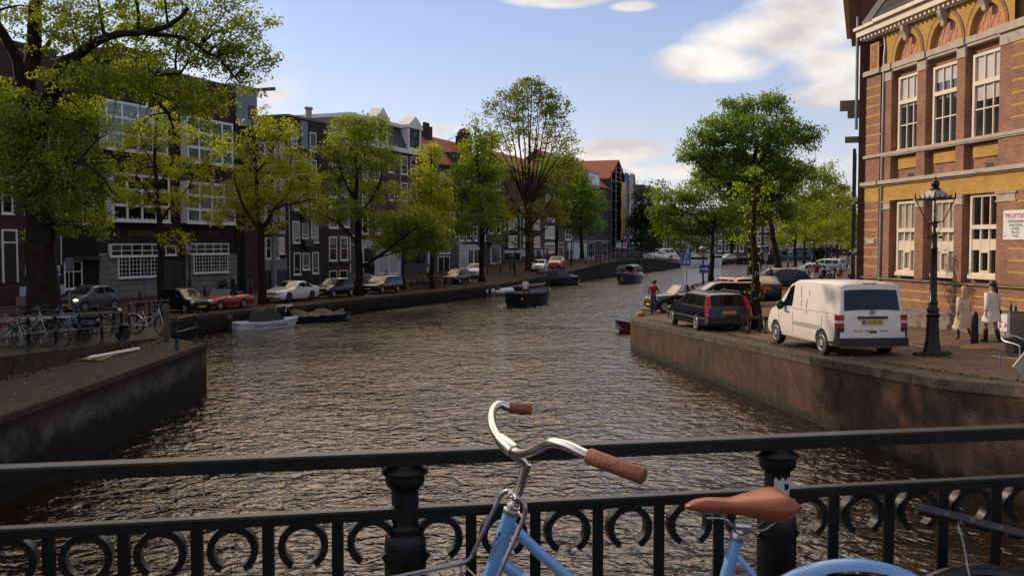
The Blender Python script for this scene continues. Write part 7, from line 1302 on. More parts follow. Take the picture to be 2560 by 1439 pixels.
for x, y, c in ((2088, 672, 'car_red'), (2102, 668, 'car_black'), (2114, 664, 'car_red'), (2126, 662, 'car_black')): scooter({'car_red': 'red moped', 'car_black': 'black moped'}[c] + (' left' if x < 2110 else ' right') + ' of the pair by the dark brick corner', GR(x, y), R(200), c)
# ---------------------------------------------------------------- boats
for nm, c, ro in (('hull_black', (.008, .009, .010), .3), ('hull_white', (.62, .62, .62), .3), ('hull_red', (.12, .018, .016), .4), ('hull_yellow', (.48, .27, .03), .4), ('canvas_grey', (.055, .06, .068), .7), ('canvas_green', (.028, .036, .024), .8), ('canvas_black', (.012, .013, .015), .6), ('deck_grey', (.22, .22, .22), .7), ('wood_brown', (.16, .08, .04), .5), ('houseboat_blue', (.05, .09, .16), .6)): K[nm] = mk(nm, c, ro, 0, .12, 2, .08)
def boat(label, loc, az, L, B, Hb, hull='hull_black', deck='deck_grey', group='boats on the canal', name='boat', rise=.35, flat=.45, stern=.8, gun=None, floor=.35):
    o = thing(name, label, 'boat', (loc[0], loc[1], 0), math.atan2(math.cos(az), math.sin(az)), group); n = 20; vs = []; rim = []
    for i in range(n + 1):
        t = i / n; x = -L / 2 + L * t; k = max(0, (t - flat) / (1 - flat)); hb_ = B / 2 * (stern + (1 - stern) * min(1, t / .35)) * (1 - k ** 2.4) + .015; z = Hb * (1 + rise * max(0, (t - .3) / .7) ** 2 + .08 * max(0, .3 - t)); xo = .18 * L * 0 + .25 * k * k
        vs += [(x, 0, -.30 + .28 * k ** 2), (x, -hb_ * .72, -.22 + .2 * k * k), (x + xo * .4, -hb_ * .95, z * .35), (x + xo, -hb_, z), (x + xo, -hb_ + min(.08, hb_ * .5), z), (x + xo * .8, -hb_ * .78, floor * Hb), (x + xo * .8, 0, floor * Hb)]
        rim.append((x + xo, hb_, z))
    m = 7; mb = MB(); mb.v = vs + [(x, -y, z) for x, y, z in vs]; k2 = len(vs)
    for i in range(n):
        for j in range(4):
            a = i * m + j; mb.f += [(a, a + 1, a + m + 1, a + m), (k2 + a + 1, k2 + a, k2 + a + m, k2 + a + m + 1)]
    mb.f += [(3, 2, 1, 0, k2 + 1, k2 + 2, k2 + 3)]; mb.m = [0] * len(mb.f); mb.build('hull', K[hull], o, smooth=40)
    d = MB(); d.v = mb.v[:]
    for i in range(n):
        for j in (4, 5): a = i * m + j; d.f += [(a, a + 1, a + m + 1, a + m), (k2 + a + 1, k2 + a, k2 + a + m, k2 + a + m + 1)]
    d.m = [0] * len(d.f); d.build('deck', K[deck], o, smooth=40)
    if gun:
        g = MB(); g.tube([(x, -y, z + .02) for x, y, z in rim] + [(x, y, z + .02) for x, y, z in rim[::-1]], .045, 6, closed=True); g.build('gunwale', K[gun], o, smooth=50)
    o['rim'] = 0; del o['rim']; return o
def outboard(o, x, y, z, s=1.0):
    MB().ball((x, y, z + .55 * s), .26 * s, 10, 6, 0, (.8, .7, 1.1)).box(x - .1 * s, x + .1 * s, y - .09 * s, y + .09 * s, z - .4, z + .5 * s).build('outboard_motor', K['plastic'], o, smooth=45)
def wat(px, py): return gz(px, py, 0)
def V_(x, y): return Vector((x, y, 0))
p = wat(1330, 764); sloop = boat('black open sloop with grey inside carrying a man in white', (p.x, p.y + 1.2), R(28), 5.4, 2.35, .98, gun='canvas_grey', rise=.28); SL = sloop
MB().box(-1.9, -1.5, -.85, .85, .35, .75).box(.4, .8, -.8, .8, .35, .7).build('bench', K['deck_grey'], sloop); MB().tube([(-2.75, 0, -.3), (-2.78, 0, .9)], .06, 8).box(-2.95, -2.72, -.05, .05, -.3, .5).build('rudder', K['hull_black'], sloop); MB().ball((-2.71, -.55, .62), .04, 8, 5).build('red_lamp', mk('red_lamp', (.9, .03, .02), .3, emit=2.0), sloop)
wk = MB(); rw = random.Random(8)
for k in range(42):
    t = rw.uniform(-1, 1); x = -2.6 + abs(t) * 4.5 * rw.random(); y = (1.3 + rw.uniform(0, .7)) * (1 if t > 0 else -1) * (1 if x > -2 else rw.uniform(-.6, 1)); a = rw.uniform(.06, .22)
    wk.add([(x + a * 2.2 * math.cos(q), y + a * math.sin(q) * .6, .012 + .02 * math.sin(q * 3 + k)) for q in [2 * math.pi * j / 7 for j in range(7)]], [tuple(range(7))])
wk.xf(MW[SL.name]); fo = wk.build('wake_foam', mk('foam', (.42, .40, .37), .7, 0, .3, 5)); fo['kind'] = 'stuff'
p = wat(1577, 709); tb = boat('canopied tour boat with passengers coming down the middle of the canal', (p.x, p.y + 2.5), R(200), 7.5, 2.5, .95, deck='wood_brown', gun='white_dim', rise=.45)
cf = MB()
for x in (-2.9, -1.8, -.7, .4, 1.3): cf.tube(smooth_path([(x, -1.05, .9), (x, -1.08, 1.75), (x, -.75, 2.08), (x, 0, 2.2), (x, .75, 2.08), (x, 1.08, 1.75), (x, 1.05, .9)], 3), .035, 6)
for y, z in ((-1.08, 1.75), (1.08, 1.75)): cf.tube([(-2.9, y, z), (1.3, y, z)], .03, 6)
cf.build('canopy_frame', K['white_dim'], tb); cv = MB(); vs = []
for x in (-2.95, 1.35):
    for y, z in ((-.8, 2.07), (-.4, 2.18), (0, 2.23), (.4, 2.18), (.8, 2.07)): vs.append((x, y, z))
cv.add(vs, [(j, j + 1, j + 6, j + 5) for j in range(4)]); cv.build('canopy', K['pane_white'], tb, smooth='all', recalc=False)
for x, y in ((-3.3, .5), (-3.2, -.45), (-2.8, .95)): MB().ball((x, y, 1.0), .34, 10, 6, 0, (1.2, .9, .7)).build('white_cushion', K['hull_white'], tb, smooth='all')
p = wat(1392, 714); cc = boat('black cabin boat under a dark grey canvas hood moored by the small bridge', (p.x, p.y + 1.2), R(60), 6.0, 2.3, .85, rise=.2); MB().prism([(-2.3, .85), (-2.1, 1.65), (-1.2, 1.9), (.5, 1.85), (1.5, .95)], lambda q: (q[0], -1.0 + .25 * max(0, q[1] - .9), q[1]), lambda q: (q[0], 1.0 - .25 * max(0, q[1] - .9), q[1])).build('canvas_hood', K['canvas_grey'], cc, smooth=30); MB().box(-1.6, -.4, -1.0, -.8, 1.1, 1.6).build('hood_window', K['pane_sky'], cc)
MB().ball((1.9, 0, .98), .8, 12, 6, 0, (1.2, .9, .3)).build('canvas_cover', K['deck_grey'], cc, smooth='all')
p = V_(-1.0, 88.2); dg = boat('white rubber dinghy with a black outboard moored by the left quay', (p.x, p.y + .8), R(40), 2.8, 1.3, .34, 'deck_grey', 'deck_grey', rise=.5); outboard(dg, -1.6, 0, .1, .8); MB().tube([(1.5, 0, .55), (.9, -.6, .45), (-1.5, -.68, .38)], .2, 8).tube([(1.5, 0, .55), (.9, .6, .45), (-1.5, .68, .38)], .2, 8).build('tube', K['hull_white'], dg, smooth='all'); MB().ball((-.5, .0, .65), .3, 8, 6, 0, (.8, 1, .9)).build('covered_gear', K['canvas_black'], dg, smooth='all')
p = V_(1.3, 96.5); boat('low dark red rowing boat with pale rim left of the cabin boat', (p.x, p.y + .5), R(62), 4.2, 1.5, .55, 'hull_red', 'wood_brown', gun='white_dim')
p = V_(-14.0, 53.4); sp_ = boat('white speedboat with a green tarpaulin and black outboard moored at the left quay', (p.x, p.y + 1.0), R(40), 4.0, 1.5, .38, 'hull_white', 'hull_white', rise=.35, gun='hull_white', floor=.7); outboard(sp_, -2.35, 0, .15, .9)
MB().prism([(-.75, .42), (-.62, .95), (-.2, 1.18), (.35, 1.02), (.95, .46)], lambda q: (q[0], -.62 + .3 * max(0, q[1] - .5), q[1]), lambda q: (q[0], .62 - .3 * max(0, q[1] - .5), q[1])).build('tarpaulin', K['canvas_green'], sp_, smooth=60); MB().tube([(1.0, -.5, .9), (1.1, -.5, 1.2), (1.9, 0, 1.25), (1.1, .5, 1.2), (1.0, .5, .9)], .025, 6).build('bow_rail', K['silver'], sp_); MB().box(-1.3, 1.0, -.745, -.72, .20, .25).build('blue_stripe', K['sign_blue'], sp_)
p = V_(-12.0, 58.3); bt = boat('low black boat under a slack black tarpaulin, right of the white speedboat', (p.x, p.y + 1.0), R(52), 4.0, 1.5, .36, rise=.3); tp = MB(); vs = []; n = 12
for i in range(n + 1):
    for j in range(9): x = -1.9 + 3.6 * i / n; yy = -.72 + 1.44 * j / 8; vs.append((x, yy * (1 - max(0, x - .4) * .30), .40 + .42 * (1 - abs(yy) / .72) * (.7 + .3 * math.sin(i * 1.1)) + .05 * math.sin(i * 2.3 + j * 1.7)))
tp.add(vs, [(i * 9 + j, i * 9 + j + 1, i * 9 + 10 + j, i * 9 + 9 + j) for i in range(n) for j in range(8)]); tp.build('tarpaulin', K['canvas_black'], bt, smooth='all')
p = wat(1562, 838); rb_ = boat('red and white boat bow poking out from the canal corner', (p.x + 2.15, p.y + 1.2), R(-75), 4.6, 1.4, .5, 'hull_red', 'deck_grey', gun='white_dim')
for lab, px, py, az, L, B, H_, hl, dk in (('white cabin cruiser far along the bank, right of the blue parking sign', 1752, 668, 75, 9, 3, 1.3, 'hull_white', 'hull_white'), ('yellow open boat far along the left bank', 1842, 656, 70, 8, 3, 1.2, 'hull_yellow', 'wood_brown'), ('dark rowing boat far along the bank beside the yellow boat', 1812, 659, 70, 7, 2.6, 1.0, 'hull_red', 'wood_brown'), ('black boat in mid canal behind the thick dark trunk', 1890, 660, 95, 9, 3, 1.5, 'hull_black', 'canvas_black'), ('low black boat nearest the white cabin cruiser', 1788, 662, 65, 8, 2.6, 1.0, 'hull_black', 'canvas_black'), ('dark boat by the sunlit trees near the far bridge', 2030, 644, 90, 10, 3.4, 1.6, 'hull_black', 'canvas_grey')):
    p = wat(px, py); b_ = boat(lab, (p.x, p.y), R(az), L, B, H_, hl, dk, gun='white_dim' if hl != 'hull_black' else None)
    if 'cruiser' in lab: MB().box(-3.2, 1.2, -1.1, 1.1, .9, 2.3).build('cabin', K['hull_white'], b_); MB().box(-2.9, 1.0, -1.14, 1.14, 1.6, 2.1).build('cabin_window', K['pane_dark'], b_)
for k, (lab, px, s_) in enumerate((('rounded white motor boat standing on the quay by the small bridge', 1652, .6), ('smaller white covered boat on the quay left of the parking sign', 1690, .36))):
    p = at(px, 655, 178); o = thing('boat', lab, 'boat', (p.x, p.y, 1.6), R(-60)); MB().ball((0, 0, 1.2 * s_), 2.2 * s_, 16, 8, 0, (1.25, .8, .55)).build('hull', K['hull_white'], o, smooth='all'); MB().ball((.2, 0, 2.4 * s_), 1.5 * s_, 14, 8, 0, (1.1, .75, .7)).build('cabin', K['white_dim'], o, smooth='all')
hbz = thing('houseboat', 'blue houseboat moored at the foot of the far bridge', 'houseboat', (83, 285, 0)); MB().box(78, 90, 284, 288, -.3, 1.0).build('hull', K['hull_black'], hbz, world=True); MB().box(78.5, 89.5, 284.3, 287.7, 1.0, 3.0).build('cabin', K['houseboat_blue'], hbz, world=True)
for x in (80, 83, 86): MB().box(x, x + 1.4, 284.25, 284.3, 1.5, 2.5).build('window', K['pane_dark'], hbz, world=True)
# ---------------------------------------------------------------- people
K['skin'] = mk('skin', (.40, .22, .15), .55, 0, .08, 8); K['top_cloth'] = mk('top_cloth', (.05, .05, .06), .85, 0, .2, 12); K['leg_cloth'] = mk('leg_cloth', (.022, .026, .04), .85, 0, .2, 12); K['shoe'] = mk('shoe', (.01, .01, .01), .5); K['hair'] = mk('hair', (.015, .011, .009), .5, 0, .3, 25)
for nm, c in (('shirt_white', (.60, .60, .62)), ('coat_beige', (.50, .40, .28)), ('coat_white', (.64, .58, .50)), ('jacket_black', (.012, .012, .014)), ('jacket_blue', (.03, .06, .30)), ('jacket_tan', (.33, .20, .09)), ('jacket_grey', (.12, .12, .13)), ('jacket_red', (.26, .03, .03)), ('shirt_pink', (.45, .32, .28))): K[nm] = mk(nm, c, .85, 0, .12, 9, .1)
K['hair_blond'] = mk('hair_blond', (.38, .23, .10), .5, 0, .3, 25); K['hair_brown'] = mk('hair_brown', (.10, .05, .025), .5, 0, .3, 25); K['jeans'] = mk('jeans', (.030, .045, .075), .85, 0, .2, 14)
def plaid():
    m = mk('plaid', (.30, .022, .025), .85); t = m.node_tree; p = t.nodes['Principled BSDF']; tc = N(t, 'ShaderNodeTexCoord'); a = N(t, 'ShaderNodeTexChecker'); a.inputs['Scale'].default_value = 11; a.inputs[1].default_value = (.34, .024, .026, 1); a.inputs[2].default_value = (.06, .012, .014, 1); lk(t, tc.outputs['Object'], a.inputs['Vector']); lk(t, a.outputs[0], p.inputs['Base Color']); return m
K['plaid'] = plaid()
BASEJ = {'pelvis': (0, 0, .95), 'spine': (0, -.01, 1.12), 'chest': (0, 0, 1.31), 'neck': (0, .0, 1.475), 'head1': (0, .02, 1.575), 'head2': (0, .02, 1.675), 'head3': (0, .01, 1.745)}
RAD = {'pelvis': .135, 'spine': .12, 'chest': .145, 'neck': .055, 'head1': .078, 'head2': .094, 'head3': .055, 'sh': .068, 'el': .046, 'wr': .031, 'ha': .036, 'hip': .098, 'kn': .062, 'an': .042, 'toe': .038, 'fi': .010}
SIDE = {'sh': (.175, 0, 1.405), 'el': (.225, -.03, 1.13), 'wr': (.235, .04, .885), 'ha': (.235, .065, .81), 'hip': (.09, 0, .90), 'kn': (.10, .02, .50), 'an': (.10, -.02, .085), 'toe': (.11, .13, .035)}
def bodymesh(pose, slim=1.0, fingers=True):
    J = dict(BASEJ)
    for s, sg in (('L', -1), ('R', 1)):
        for k, (x, y, z) in SIDE.items(): J[k + s] = (x * sg * (.92 if slim < 1 else 1), y, z)
    J.update(pose); names = list(J); E = [('pelvis', 'spine'), ('spine', 'chest'), ('chest', 'neck'), ('neck', 'head1'), ('head1', 'head2'), ('head2', 'head3')]
    for s in 'LR': E += [('chest', 'sh' + s), ('sh' + s, 'el' + s), ('el' + s, 'wr' + s), ('wr' + s, 'ha' + s), ('pelvis', 'hip' + s), ('hip' + s, 'kn' + s), ('kn' + s, 'an' + s), ('an' + s, 'toe' + s)]
    P = {k: Vector(v) for k, v in J.items()}; J_ = dict(P); rad = {k: RAD.get(k, RAD.get(k[:-1], .04)) * (slim if k[:2] not in ('he', 'ha', 'wr') else 1) for k in P}
    if fingers:
        for s, sg in (('L', -1), ('R', 1)):
            d = (P['ha' + s] - P['wr' + s]).normalized(); side = d.cross(Vector((0, 1, 0)) if abs(d.y) < .8 else Vector((0, 0, 1))).normalized(); palm = side.cross(d).normalized()
            for i, (o, L) in enumerate(((-.030, .062), (-.010, .074), (.011, .070), (.030, .055))):
                a, b, c = f'fa{i}{s}', f'fb{i}{s}', f'fc{i}{s}'; P[a] = P['ha' + s] + palm * o + d * .035; P[b] = P[a] + d * L * .5 + side * .012; P[c] = P[b] + d * L * .38 + side * .03
                for q in (a, b, c): rad[q] = .0095
                E += [('ha' + s, a), (a, b), (b, c)]
            P['ta' + s] = P['ha' + s] - palm * .042 + d * .004; P['tb' + s] = P['ta' + s] - palm * .022 + d * .03; rad['ta' + s] = .012; rad['tb' + s] = .0095; E += [('ha' + s, 'ta' + s), ('ta' + s, 'tb' + s)]
        names = list(P)
    P['nose'] = P['head1'] + (P['head2'] - P['head1']) * .45 + (pose.get('_face', Vector((0, 1, 0)))) * .105; rad['nose'] = .016; E.append(('head2', 'nose')); names = [k for k in P if not k.startswith('_')]
    ix = {k: i for i, k in enumerate(names)}; me = bpy.data.meshes.new('body'); me.from_pydata([P[k] for k in names], [(ix[a], ix[b]) for a, b in E], []); o = bpy.data.objects.new('tmp', me); COL.objects.link(o)
    o.modifiers.new('s', 'SKIN').use_smooth_shade = True; sv = me.skin_vertices[0].data
    for k in names: sv[ix[k]].radius = (rad[k], rad[k] * (.82 if k in ('pelvis', 'spine', 'chest') else 1)); sv[ix[k]].use_root = k == 'pelvis'
    su = o.modifiers.new('u', 'SUBSURF'); su.levels = 1; bpy.context.view_layer.update(); r = bpy.data.meshes.new_from_object(o.evaluated_get(bpy.context.evaluated_depsgraph_get())); bpy.data.objects.remove(o)
    r.materials.clear()
    for m in ('skin', 'top_cloth', 'leg_cloth', 'shoe'): r.materials.append(K[m])
    segs = []
    for a, b in E:
        k = b.rstrip('LR') if b[-1] in 'LR' else b; mi = 0
        if b in ('spine', 'chest') or k in ('sh', 'el', 'wr'): mi = 1
        elif k in ('hip', 'kn', 'an'): mi = 2
        elif k == 'toe': mi = 3
        segs.append((P[a], P[b], mi))
    for f in r.polygons:
        c = f.center; best = 9; bi = 1
        for a, b, mi in segs:
            d = b - a; t = max(0, min(1, (c - a).dot(d) / max(1e-9, d.length_squared))); q = (c - a - d * t).length
            if q < best: best = q; bi = mi
        f.material_index = bi; f.use_smooth = True
    return r, J_
CACHE = {}
def person(label, loc, heading, key, pose, H=1.75, mats={}, group=None, hair='hair', long_=0, slim=1.0, coat=None, fingers=True, cap=None):
    o = thing('person', label, 'person', loc, heading - math.pi / 2, group); k = H / 1.78; o.scale = (k, k, k)
    if key not in CACHE: CACHE[key] = bodymesh(pose, slim, fingers)
    me, J = CACHE[key]; b = bpy.data.objects.new('body', me); COL.objects.link(b); b.parent = o
    for sl in b.material_slots:
        if sl.material.name in mats: m = K[mats[sl.material.name]]; sl.link = 'OBJECT'; sl.material = m
    h1, h2 = J['head1'], J['head2']; up = (h2 - h1).normalized(); hm = MB()
    hm.ball((0, 0, 0), .112, 14, 9, 0, (.92, 1.0, 1.0)); n0 = len(hm.v)
    face = pose.get('_face', Vector((0, 1, 0))); q = up.to_track_quat('Z', 'Y').to_matrix().to_4x4()
    hm.xf(Matrix.Translation(h2 + up * .012 - face * .022) @ q)
    if long_:
        m = MB(); vs = []; n = 12
        for i in range(9):
            t = i / 8; z = h2 + Vector((0, 0, .05)) + Vector((0, 0, -long_ * t)) - face * (.05 + .06 * math.sin(t * 2.2)); w_ = .10 + .05 * math.sin(t * 2.4); d = .07 - .03 * t
            sd_ = Vector((face.y, -face.x, 0))
            for j in range(n): a = 2 * math.pi * j / n; vs.append(z + sd_ * w_ * math.cos(a) * (1 - .35 * t * t) + face * d * math.sin(a))
        m.add(vs, [(i * n + j, i * n + (j + 1) % n, i * n + n + (j + 1) % n, i * n + n + j) for i in range(8) for j in range(n)] + [tuple(range(8 * n, 9 * n))]); hm.add(m.v, m.f)
    hm.build('hair', K[hair], o, smooth='all', uv=False)
    if cap: MB().ball(h2 + up * .03, .118, 12, 8, 0, (.95, 1.0, .8)).box(-.07, .07, h2.y + .06, h2.y + .2, h2.z + .01, h2.z + .03).build('cap', K[cap], o, smooth=45)
    e = MB()
    sd_ = Vector((face.y, -face.x, 0))
    for s in (-1, 1): e.ball(h1.lerp(h2, .62) + face * .088 + sd_ * (.034 * s), .011, 6, 4)
    e.build('eyes', K['jacket_black'], o, smooth='all', uv=False)
    if coat:
        mat, hem, flare, sway = coat; m = MB(); vs = []; n = 18; lev = [(1.45, .085, .07), (1.415, .165, .11), (1.33, .185, .145), (1.18, .175, .14), (1.05, .17, .14), (.95, .195, .155), (.80, .215 + flare * .3, .17 + flare * .3), (hem + .1, .235 + flare * .8, .19 + flare * .8), (hem, .245 + flare, .20 + flare)]
        for i, (z, a, b_) in enumerate(lev):
            for j in range(n): t = 2 * math.pi * j / n; w_ = 1 + (.05 * math.sin(t * 5 + i) if z < 1 else 0); vs.append((a * math.cos(t) * w_, b_ * math.sin(t) * w_ - .01 + sway * max(0, 1 - z), z + (.02 * math.sin(t * 3) if i == len(lev) - 1 else 0)))
        m.add(vs, [(i * n + j, i * n + (j + 1) % n, i * n + n + (j + 1) % n, i * n + n + j) for i in range(len(lev) - 1) for j in range(n)])
        for s in 'LR':
            sh, el, wr = J['sh' + s], J['el' + s], J['wr' + s]; m.tube([sh + (sh - J['chest']) * .12, sh.lerp(el, .5), el, el.lerp(wr, .6), wr], [.075, .088, .080, .072, .066], 12)
        m.build('coat', K[mat], o, smooth='all', uv=False); MB().tube([(.178 * math.cos(a), .148 * math.sin(a) - .01, 1.06) for a in [2 * math.pi * j / 16 for j in range(16)]], .018, 5, closed=True).build('belt', K[mat], o)
    return o
V3 = Vector
WALK = {'knL': (-.09, .16, .53), 'anL': (-.09, .10, .12), 'toeL': (-.09, .24, .05), 'knR': (.09, -.06, .50), 'anR': (.09, -.30, .14), 'toeR': (.09, -.20, .04), 'elL': (-.26, -.10, 1.15), 'wrL': (-.29, -.10, .90), 'haL': (-.29, -.09, .82), 'elR': (.26, .03, 1.14), 'wrR': (.28, .14, .93), 'haR': (.28, .18, .86)}
p = GR(2408, 853); person('woman with long blond hair walking in a long beige coat and dark trousers', p, RH + R(4), 'walk_a', WALK, 1.62, {'top_cloth': 'coat_beige', 'leg_cloth': 'jacket_black'}, 'two women walking past the brick building', 'hair_blond', .52, .9, ('coat_beige', .42, .07, .12))
W2 = dict(WALK); W2.update({'_face': V3((-.85, .5, 0)).normalized(), 'nose_': (0, 0, 0), 'knL': (-.09, .12, .52), 'anL': (-.09, .12, .09), 'toeL': (-.09, .26, .035), 'anR': (.09, -.20, .10), 'toeR': (.09, -.07, .035)}); W2.pop('nose_')
p = GR(2478, 855); wm_ = person('woman with long dark hair walking in a cream white coat, bare knees and black boots', p, RH + R(8), 'walk_b', W2, 1.78, {'top_cloth': 'coat_white', 'leg_cloth': 'skin'}, 'two women walking past the brick building', 'hair', .40, .9, ('coat_white', .60, .05, .05))
_, Jw = CACHE['walk_b']; mb = MB()
for s in 'LR': mb.tube([Jw['an' + s] + V3((0, 0, -.02)), Jw['an' + s].lerp(Jw['kn' + s], .5), Jw['an' + s].lerp(Jw['kn' + s], .68)], [.056, .068, .066], 10); mb.tube([Jw['an' + s] + V3((0, -.04, -.04)), Jw['toe' + s] + V3((0, .02, 0))], [.055, .045], 10)
mb.build('boots', K['shoe'], wm_, smooth='all', uv=False); MB().ball((.30, .08, .86), .12, 10, 6, 0, (.5, 1.1, 1.0)).tube([(.2, .0, 1.4), (.3, .04, 1.1), (.30, .08, .95)], .012, 5).build('handbag', K['shoe'], wm_, smooth=50)
MEN = {'elL': (-.30, .02, 1.16), 'wrL': (-.12, .24, 1.08), 'haL': (-.06, .29, 1.08), 'elR': (.30, .02, 1.16), 'wrR': (.10, .25, 1.04), 'haR': (.04, .29, 1.03), 'head1': (0, .05, 1.565), 'head2': (0, .10, 1.65), 'head3': (0, .13, 1.715), '_face': V3((0, .8, -.55)).normalized()}
p = GR(1633, 786); person('man in a red checked jacket and jeans looking down at his hands', p, R(-75), 'man', MEN, 1.70, {'top_cloth': 'plaid', 'leg_cloth': 'jeans'}, cap='jacket_black')
SIT = {'pelvis': (0, 0, .55), 'spine': (0, -.03, .72), 'chest': (0, -.01, .91), 'neck': (0, .02, 1.075), 'head1': (0, .04, 1.175), 'head2': (0, .05, 1.275), 'head3': (0, .04, 1.345), 'shL': (-.175, 0, 1.005), 'shR': (.175, 0, 1.005), 'elL': (-.24, .04, .76), 'elR': (.24, .04, .76), 'wrL': (-.16, .25, .68), 'wrR': (.16, .25, .68), 'haL': (-.12, .32, .66), 'haR': (.12, .32, .66), 'hipL': (-.10, .04, .52), 'hipR': (.10, .04, .52), 'knL': (-.13, .44, .54), 'knR': (.13, .44, .54), 'anL': (-.13, .42, .10), 'anR': (.13, .42, .10), 'toeL': (-.13, .56, .05), 'toeR': (.13, .56, .05)}
def local(o, x, y, z): return MW[o.name] @ V3((x, y, z))
q = local(SL, -.5, .3, .62); person('man in a white shirt and dark cap sitting in the black sloop', q, R(80), 'sit', SIT, 2.0, {'top_cloth': 'shirt_white'}, cap='jacket_black')
cl = ['jacket_red', 'jacket_black', 'shirt_pink', 'jacket_grey', 'jacket_red', 'jacket_black', 'jacket_tan']
for i, (x, y) in enumerate(((-2.2, .5), (-2.2, -.5), (-1.3, .55), (-1.2, -.5), (-.2, .5), (-.1, -.5), (.9, 0))): person('one of the passengers seated under the tour boat canopy', local(tb, x, y, .33), R(200 - 110), 'sit', SIT, 1.75, {'top_cloth': cl[i]}, 'passengers of the tour boat', rb.choice(['hair', 'hair_brown', 'hair_blond']))
STD = {'wrL': (-.2, .10, .9), 'haL': (-.19, .14, .83), 'knR': (.1, .05, .5)}
cr_ = ['jacket_black', 'jacket_black', 'jacket_tan', 'jacket_grey', 'shirt_white', 'jacket_black', 'jacket_grey', 'jacket_black', 'jacket_blue', 'jacket_black']
for i, px in enumerate((1332, 1345, 1350, 1368, 1372, 1388, 1405, 1416, 1420, 1428)):
    p = at(px, 646, 140 + (i % 3) * 3); p.z = 2.3 if px < 1400 else 2.35; person('one of the pedestrians strolling in a loose group before the brown corner house', p, R(rb.choice([0, 180, 20, 200, 90])), 'walk_c' if i % 2 else 'std', WALK if i % 2 else STD, 1.75 + rb.uniform(-.1, .1), {'top_cloth': cr_[i]}, 'pedestrians on the far side street', rb.choice(['hair', 'hair_brown', 'hair']), fingers=False)
p = GL(1071, 704); person('man in a pale pink shirt standing before the dark storefront', p, R(120), 'std', STD, 1.75, {'top_cloth': 'shirt_pink'})
p = GL(966, 712); person('person in black sitting outside the white shopfront', p, R(-60), 'sit', SIT, 1.75, {'top_cloth': 'jacket_black'})
cafe = [(1992, 706, 'jacket_blue', 'person in a bright blue jacket at the near end of the cafe terrace'), (2012, 704, 'jacket_tan', 'red haired person beside the blue jacket on the terrace'), (2030, 696, 'jacket_tan', 'person in a yellowish top amid the terrace'), (2042, 692, 'jacket_red', 'person standing in dark red on the terrace'), (2036, 702, 'shirt_white', 'person in a pale shirt on the terrace'), (2072, 704, 'jacket_grey', 'person in grey with brown hair on the terrace, seen from behind'), (2084, 700, 'jacket_black', 'person in black beside the grey one on the terrace'), (2096, 702, 'jacket_tan', 'person in tan at the right end of the terrace'), (2128, 706, 'jacket_black', 'bald person in black at the dark brick corner'), (2060, 690, 'jacket_black', 'person in black farther back on the terrace'), (2022, 688, 'jacket_black', 'person in black behind the yellowish top')]
for i, (px, py, m, lab) in enumerate(cafe):
    p = GR(px, py + 14); person(lab, p, R(rb.uniform(0, 360)), 'std' if 'standing' in lab else 'sit', STD if 'standing' in lab else SIT, 1.8, {'top_cloth': m}, 'people on the cafe terrace', ['hair', 'hair_blond', 'hair_blond', 'hair', 'hair_brown', 'hair_brown', 'hair', 'hair_blond', 'skin', 'hair', 'hair_brown'][i])
RIDE = dict(SIT); RIDE = {k: (v[0], v[1], v[2] + .42) for k, v in SIT.items()}; RIDE.update({'knL': (-.12, .38, .82), 'anL': (-.12, .25, .42), 'toeL': (-.12, .4, .38), 'knR': (.12, .30, .62), 'anR': (.12, .22, .18), 'toeR': (.12, .36, .14), 'wrL': (-.25, .46, 1.06), 'haL': (-.26, .52, 1.06), 'wrR': (.25, .46, 1.06), 'haR': (.26, .52, 1.06), 'elL': (-.28, .2, 1.16), 'elR': (.28, .2, 1.16)})
p = GR(2114, 686); dup(first, p, RH, 'bicycle ridden by the person in tan near the dark brick corner', group='bicycles being ridden'); person('cyclist in a tan jacket riding away near the dark brick corner', p + V3((.03, -.25, -.02)), RH, 'ride', RIDE, 1.8, {'top_cloth': 'jacket_tan'}, hair='hair_brown')
p = GR(1925, 742); person('person with brown hair and dark coat standing left of the van windscreen', p, R(100), 'std', STD, 1.75, {'top_cloth': 'jacket_black'}, hair='hair_brown', long_=.3)
# ---------------------------------------------------------------- street furniture and small things
def bollard(label, p, H=.95, mat='lamp_paint', group='cast iron bollards'):
    o = thing('bollard', label, 'bollard', p, 0, group); MB().lathe([(.11, -.02), (.105, .2), (.092, .62), (.09, .78), (.082, .80), (.082, .84), (.07, .93), (.03, .97), (.005, .975)], 14).build('casting', K[mat], o, smooth=45); o.scale = (1, 1, H / .97); return o
bollard('dark red iron bollard leaning beside the two women', GR(2436, 866), .97)
for px, py, lab in ((1219, 686, 'bollard left of the display window shop'), (1251, 682, 'bollard right of the display window shop'), (1276, 677, 'bollard nearest the lamp by the black house'), (1284, 672, 'bollard behind the lamp by the black house'), (350, 768, 'bollard in front of the academy wall'), (512, 752, 'bollard before the academy right hand wall'), (75, 772, 'bollard by the white stoop')): bollard(lab, GL(px, py), 1.0, 'black_paint')
p = GR(2443, 868); o = thing('sand_heap', 'small spilled heap of orange sand at the foot of the bollard', 'sand', (p.x, p.y, p.z - .02)); mb = MB(); rs = random.Random(3); vs = [(0, 0, .13)]
for r_, z in ((.13, .10), (.26, .05), (.42, .0)):
    for j in range(14): a = 2 * math.pi * j / 14; f = rs.uniform(.8, 1.25); vs.append((r_ * f * math.cos(a) * 1.2, r_ * f * math.sin(a), z * rs.uniform(.6, 1.2)))
mb.add(vs, [(0, 1 + j, 1 + (j + 1) % 14) for j in range(14)] + [(1 + i * 14 + j, 1 + i * 14 + 14 + j, 1 + i * 14 + 14 + (j + 1) % 14, 1 + i * 14 + (j + 1) % 14) for i in range(2) for j in range(14)]); mb.build('sand', mk('sand', (.36, .18, .07), .95, 0, .35, 14, .8), o, smooth='all')
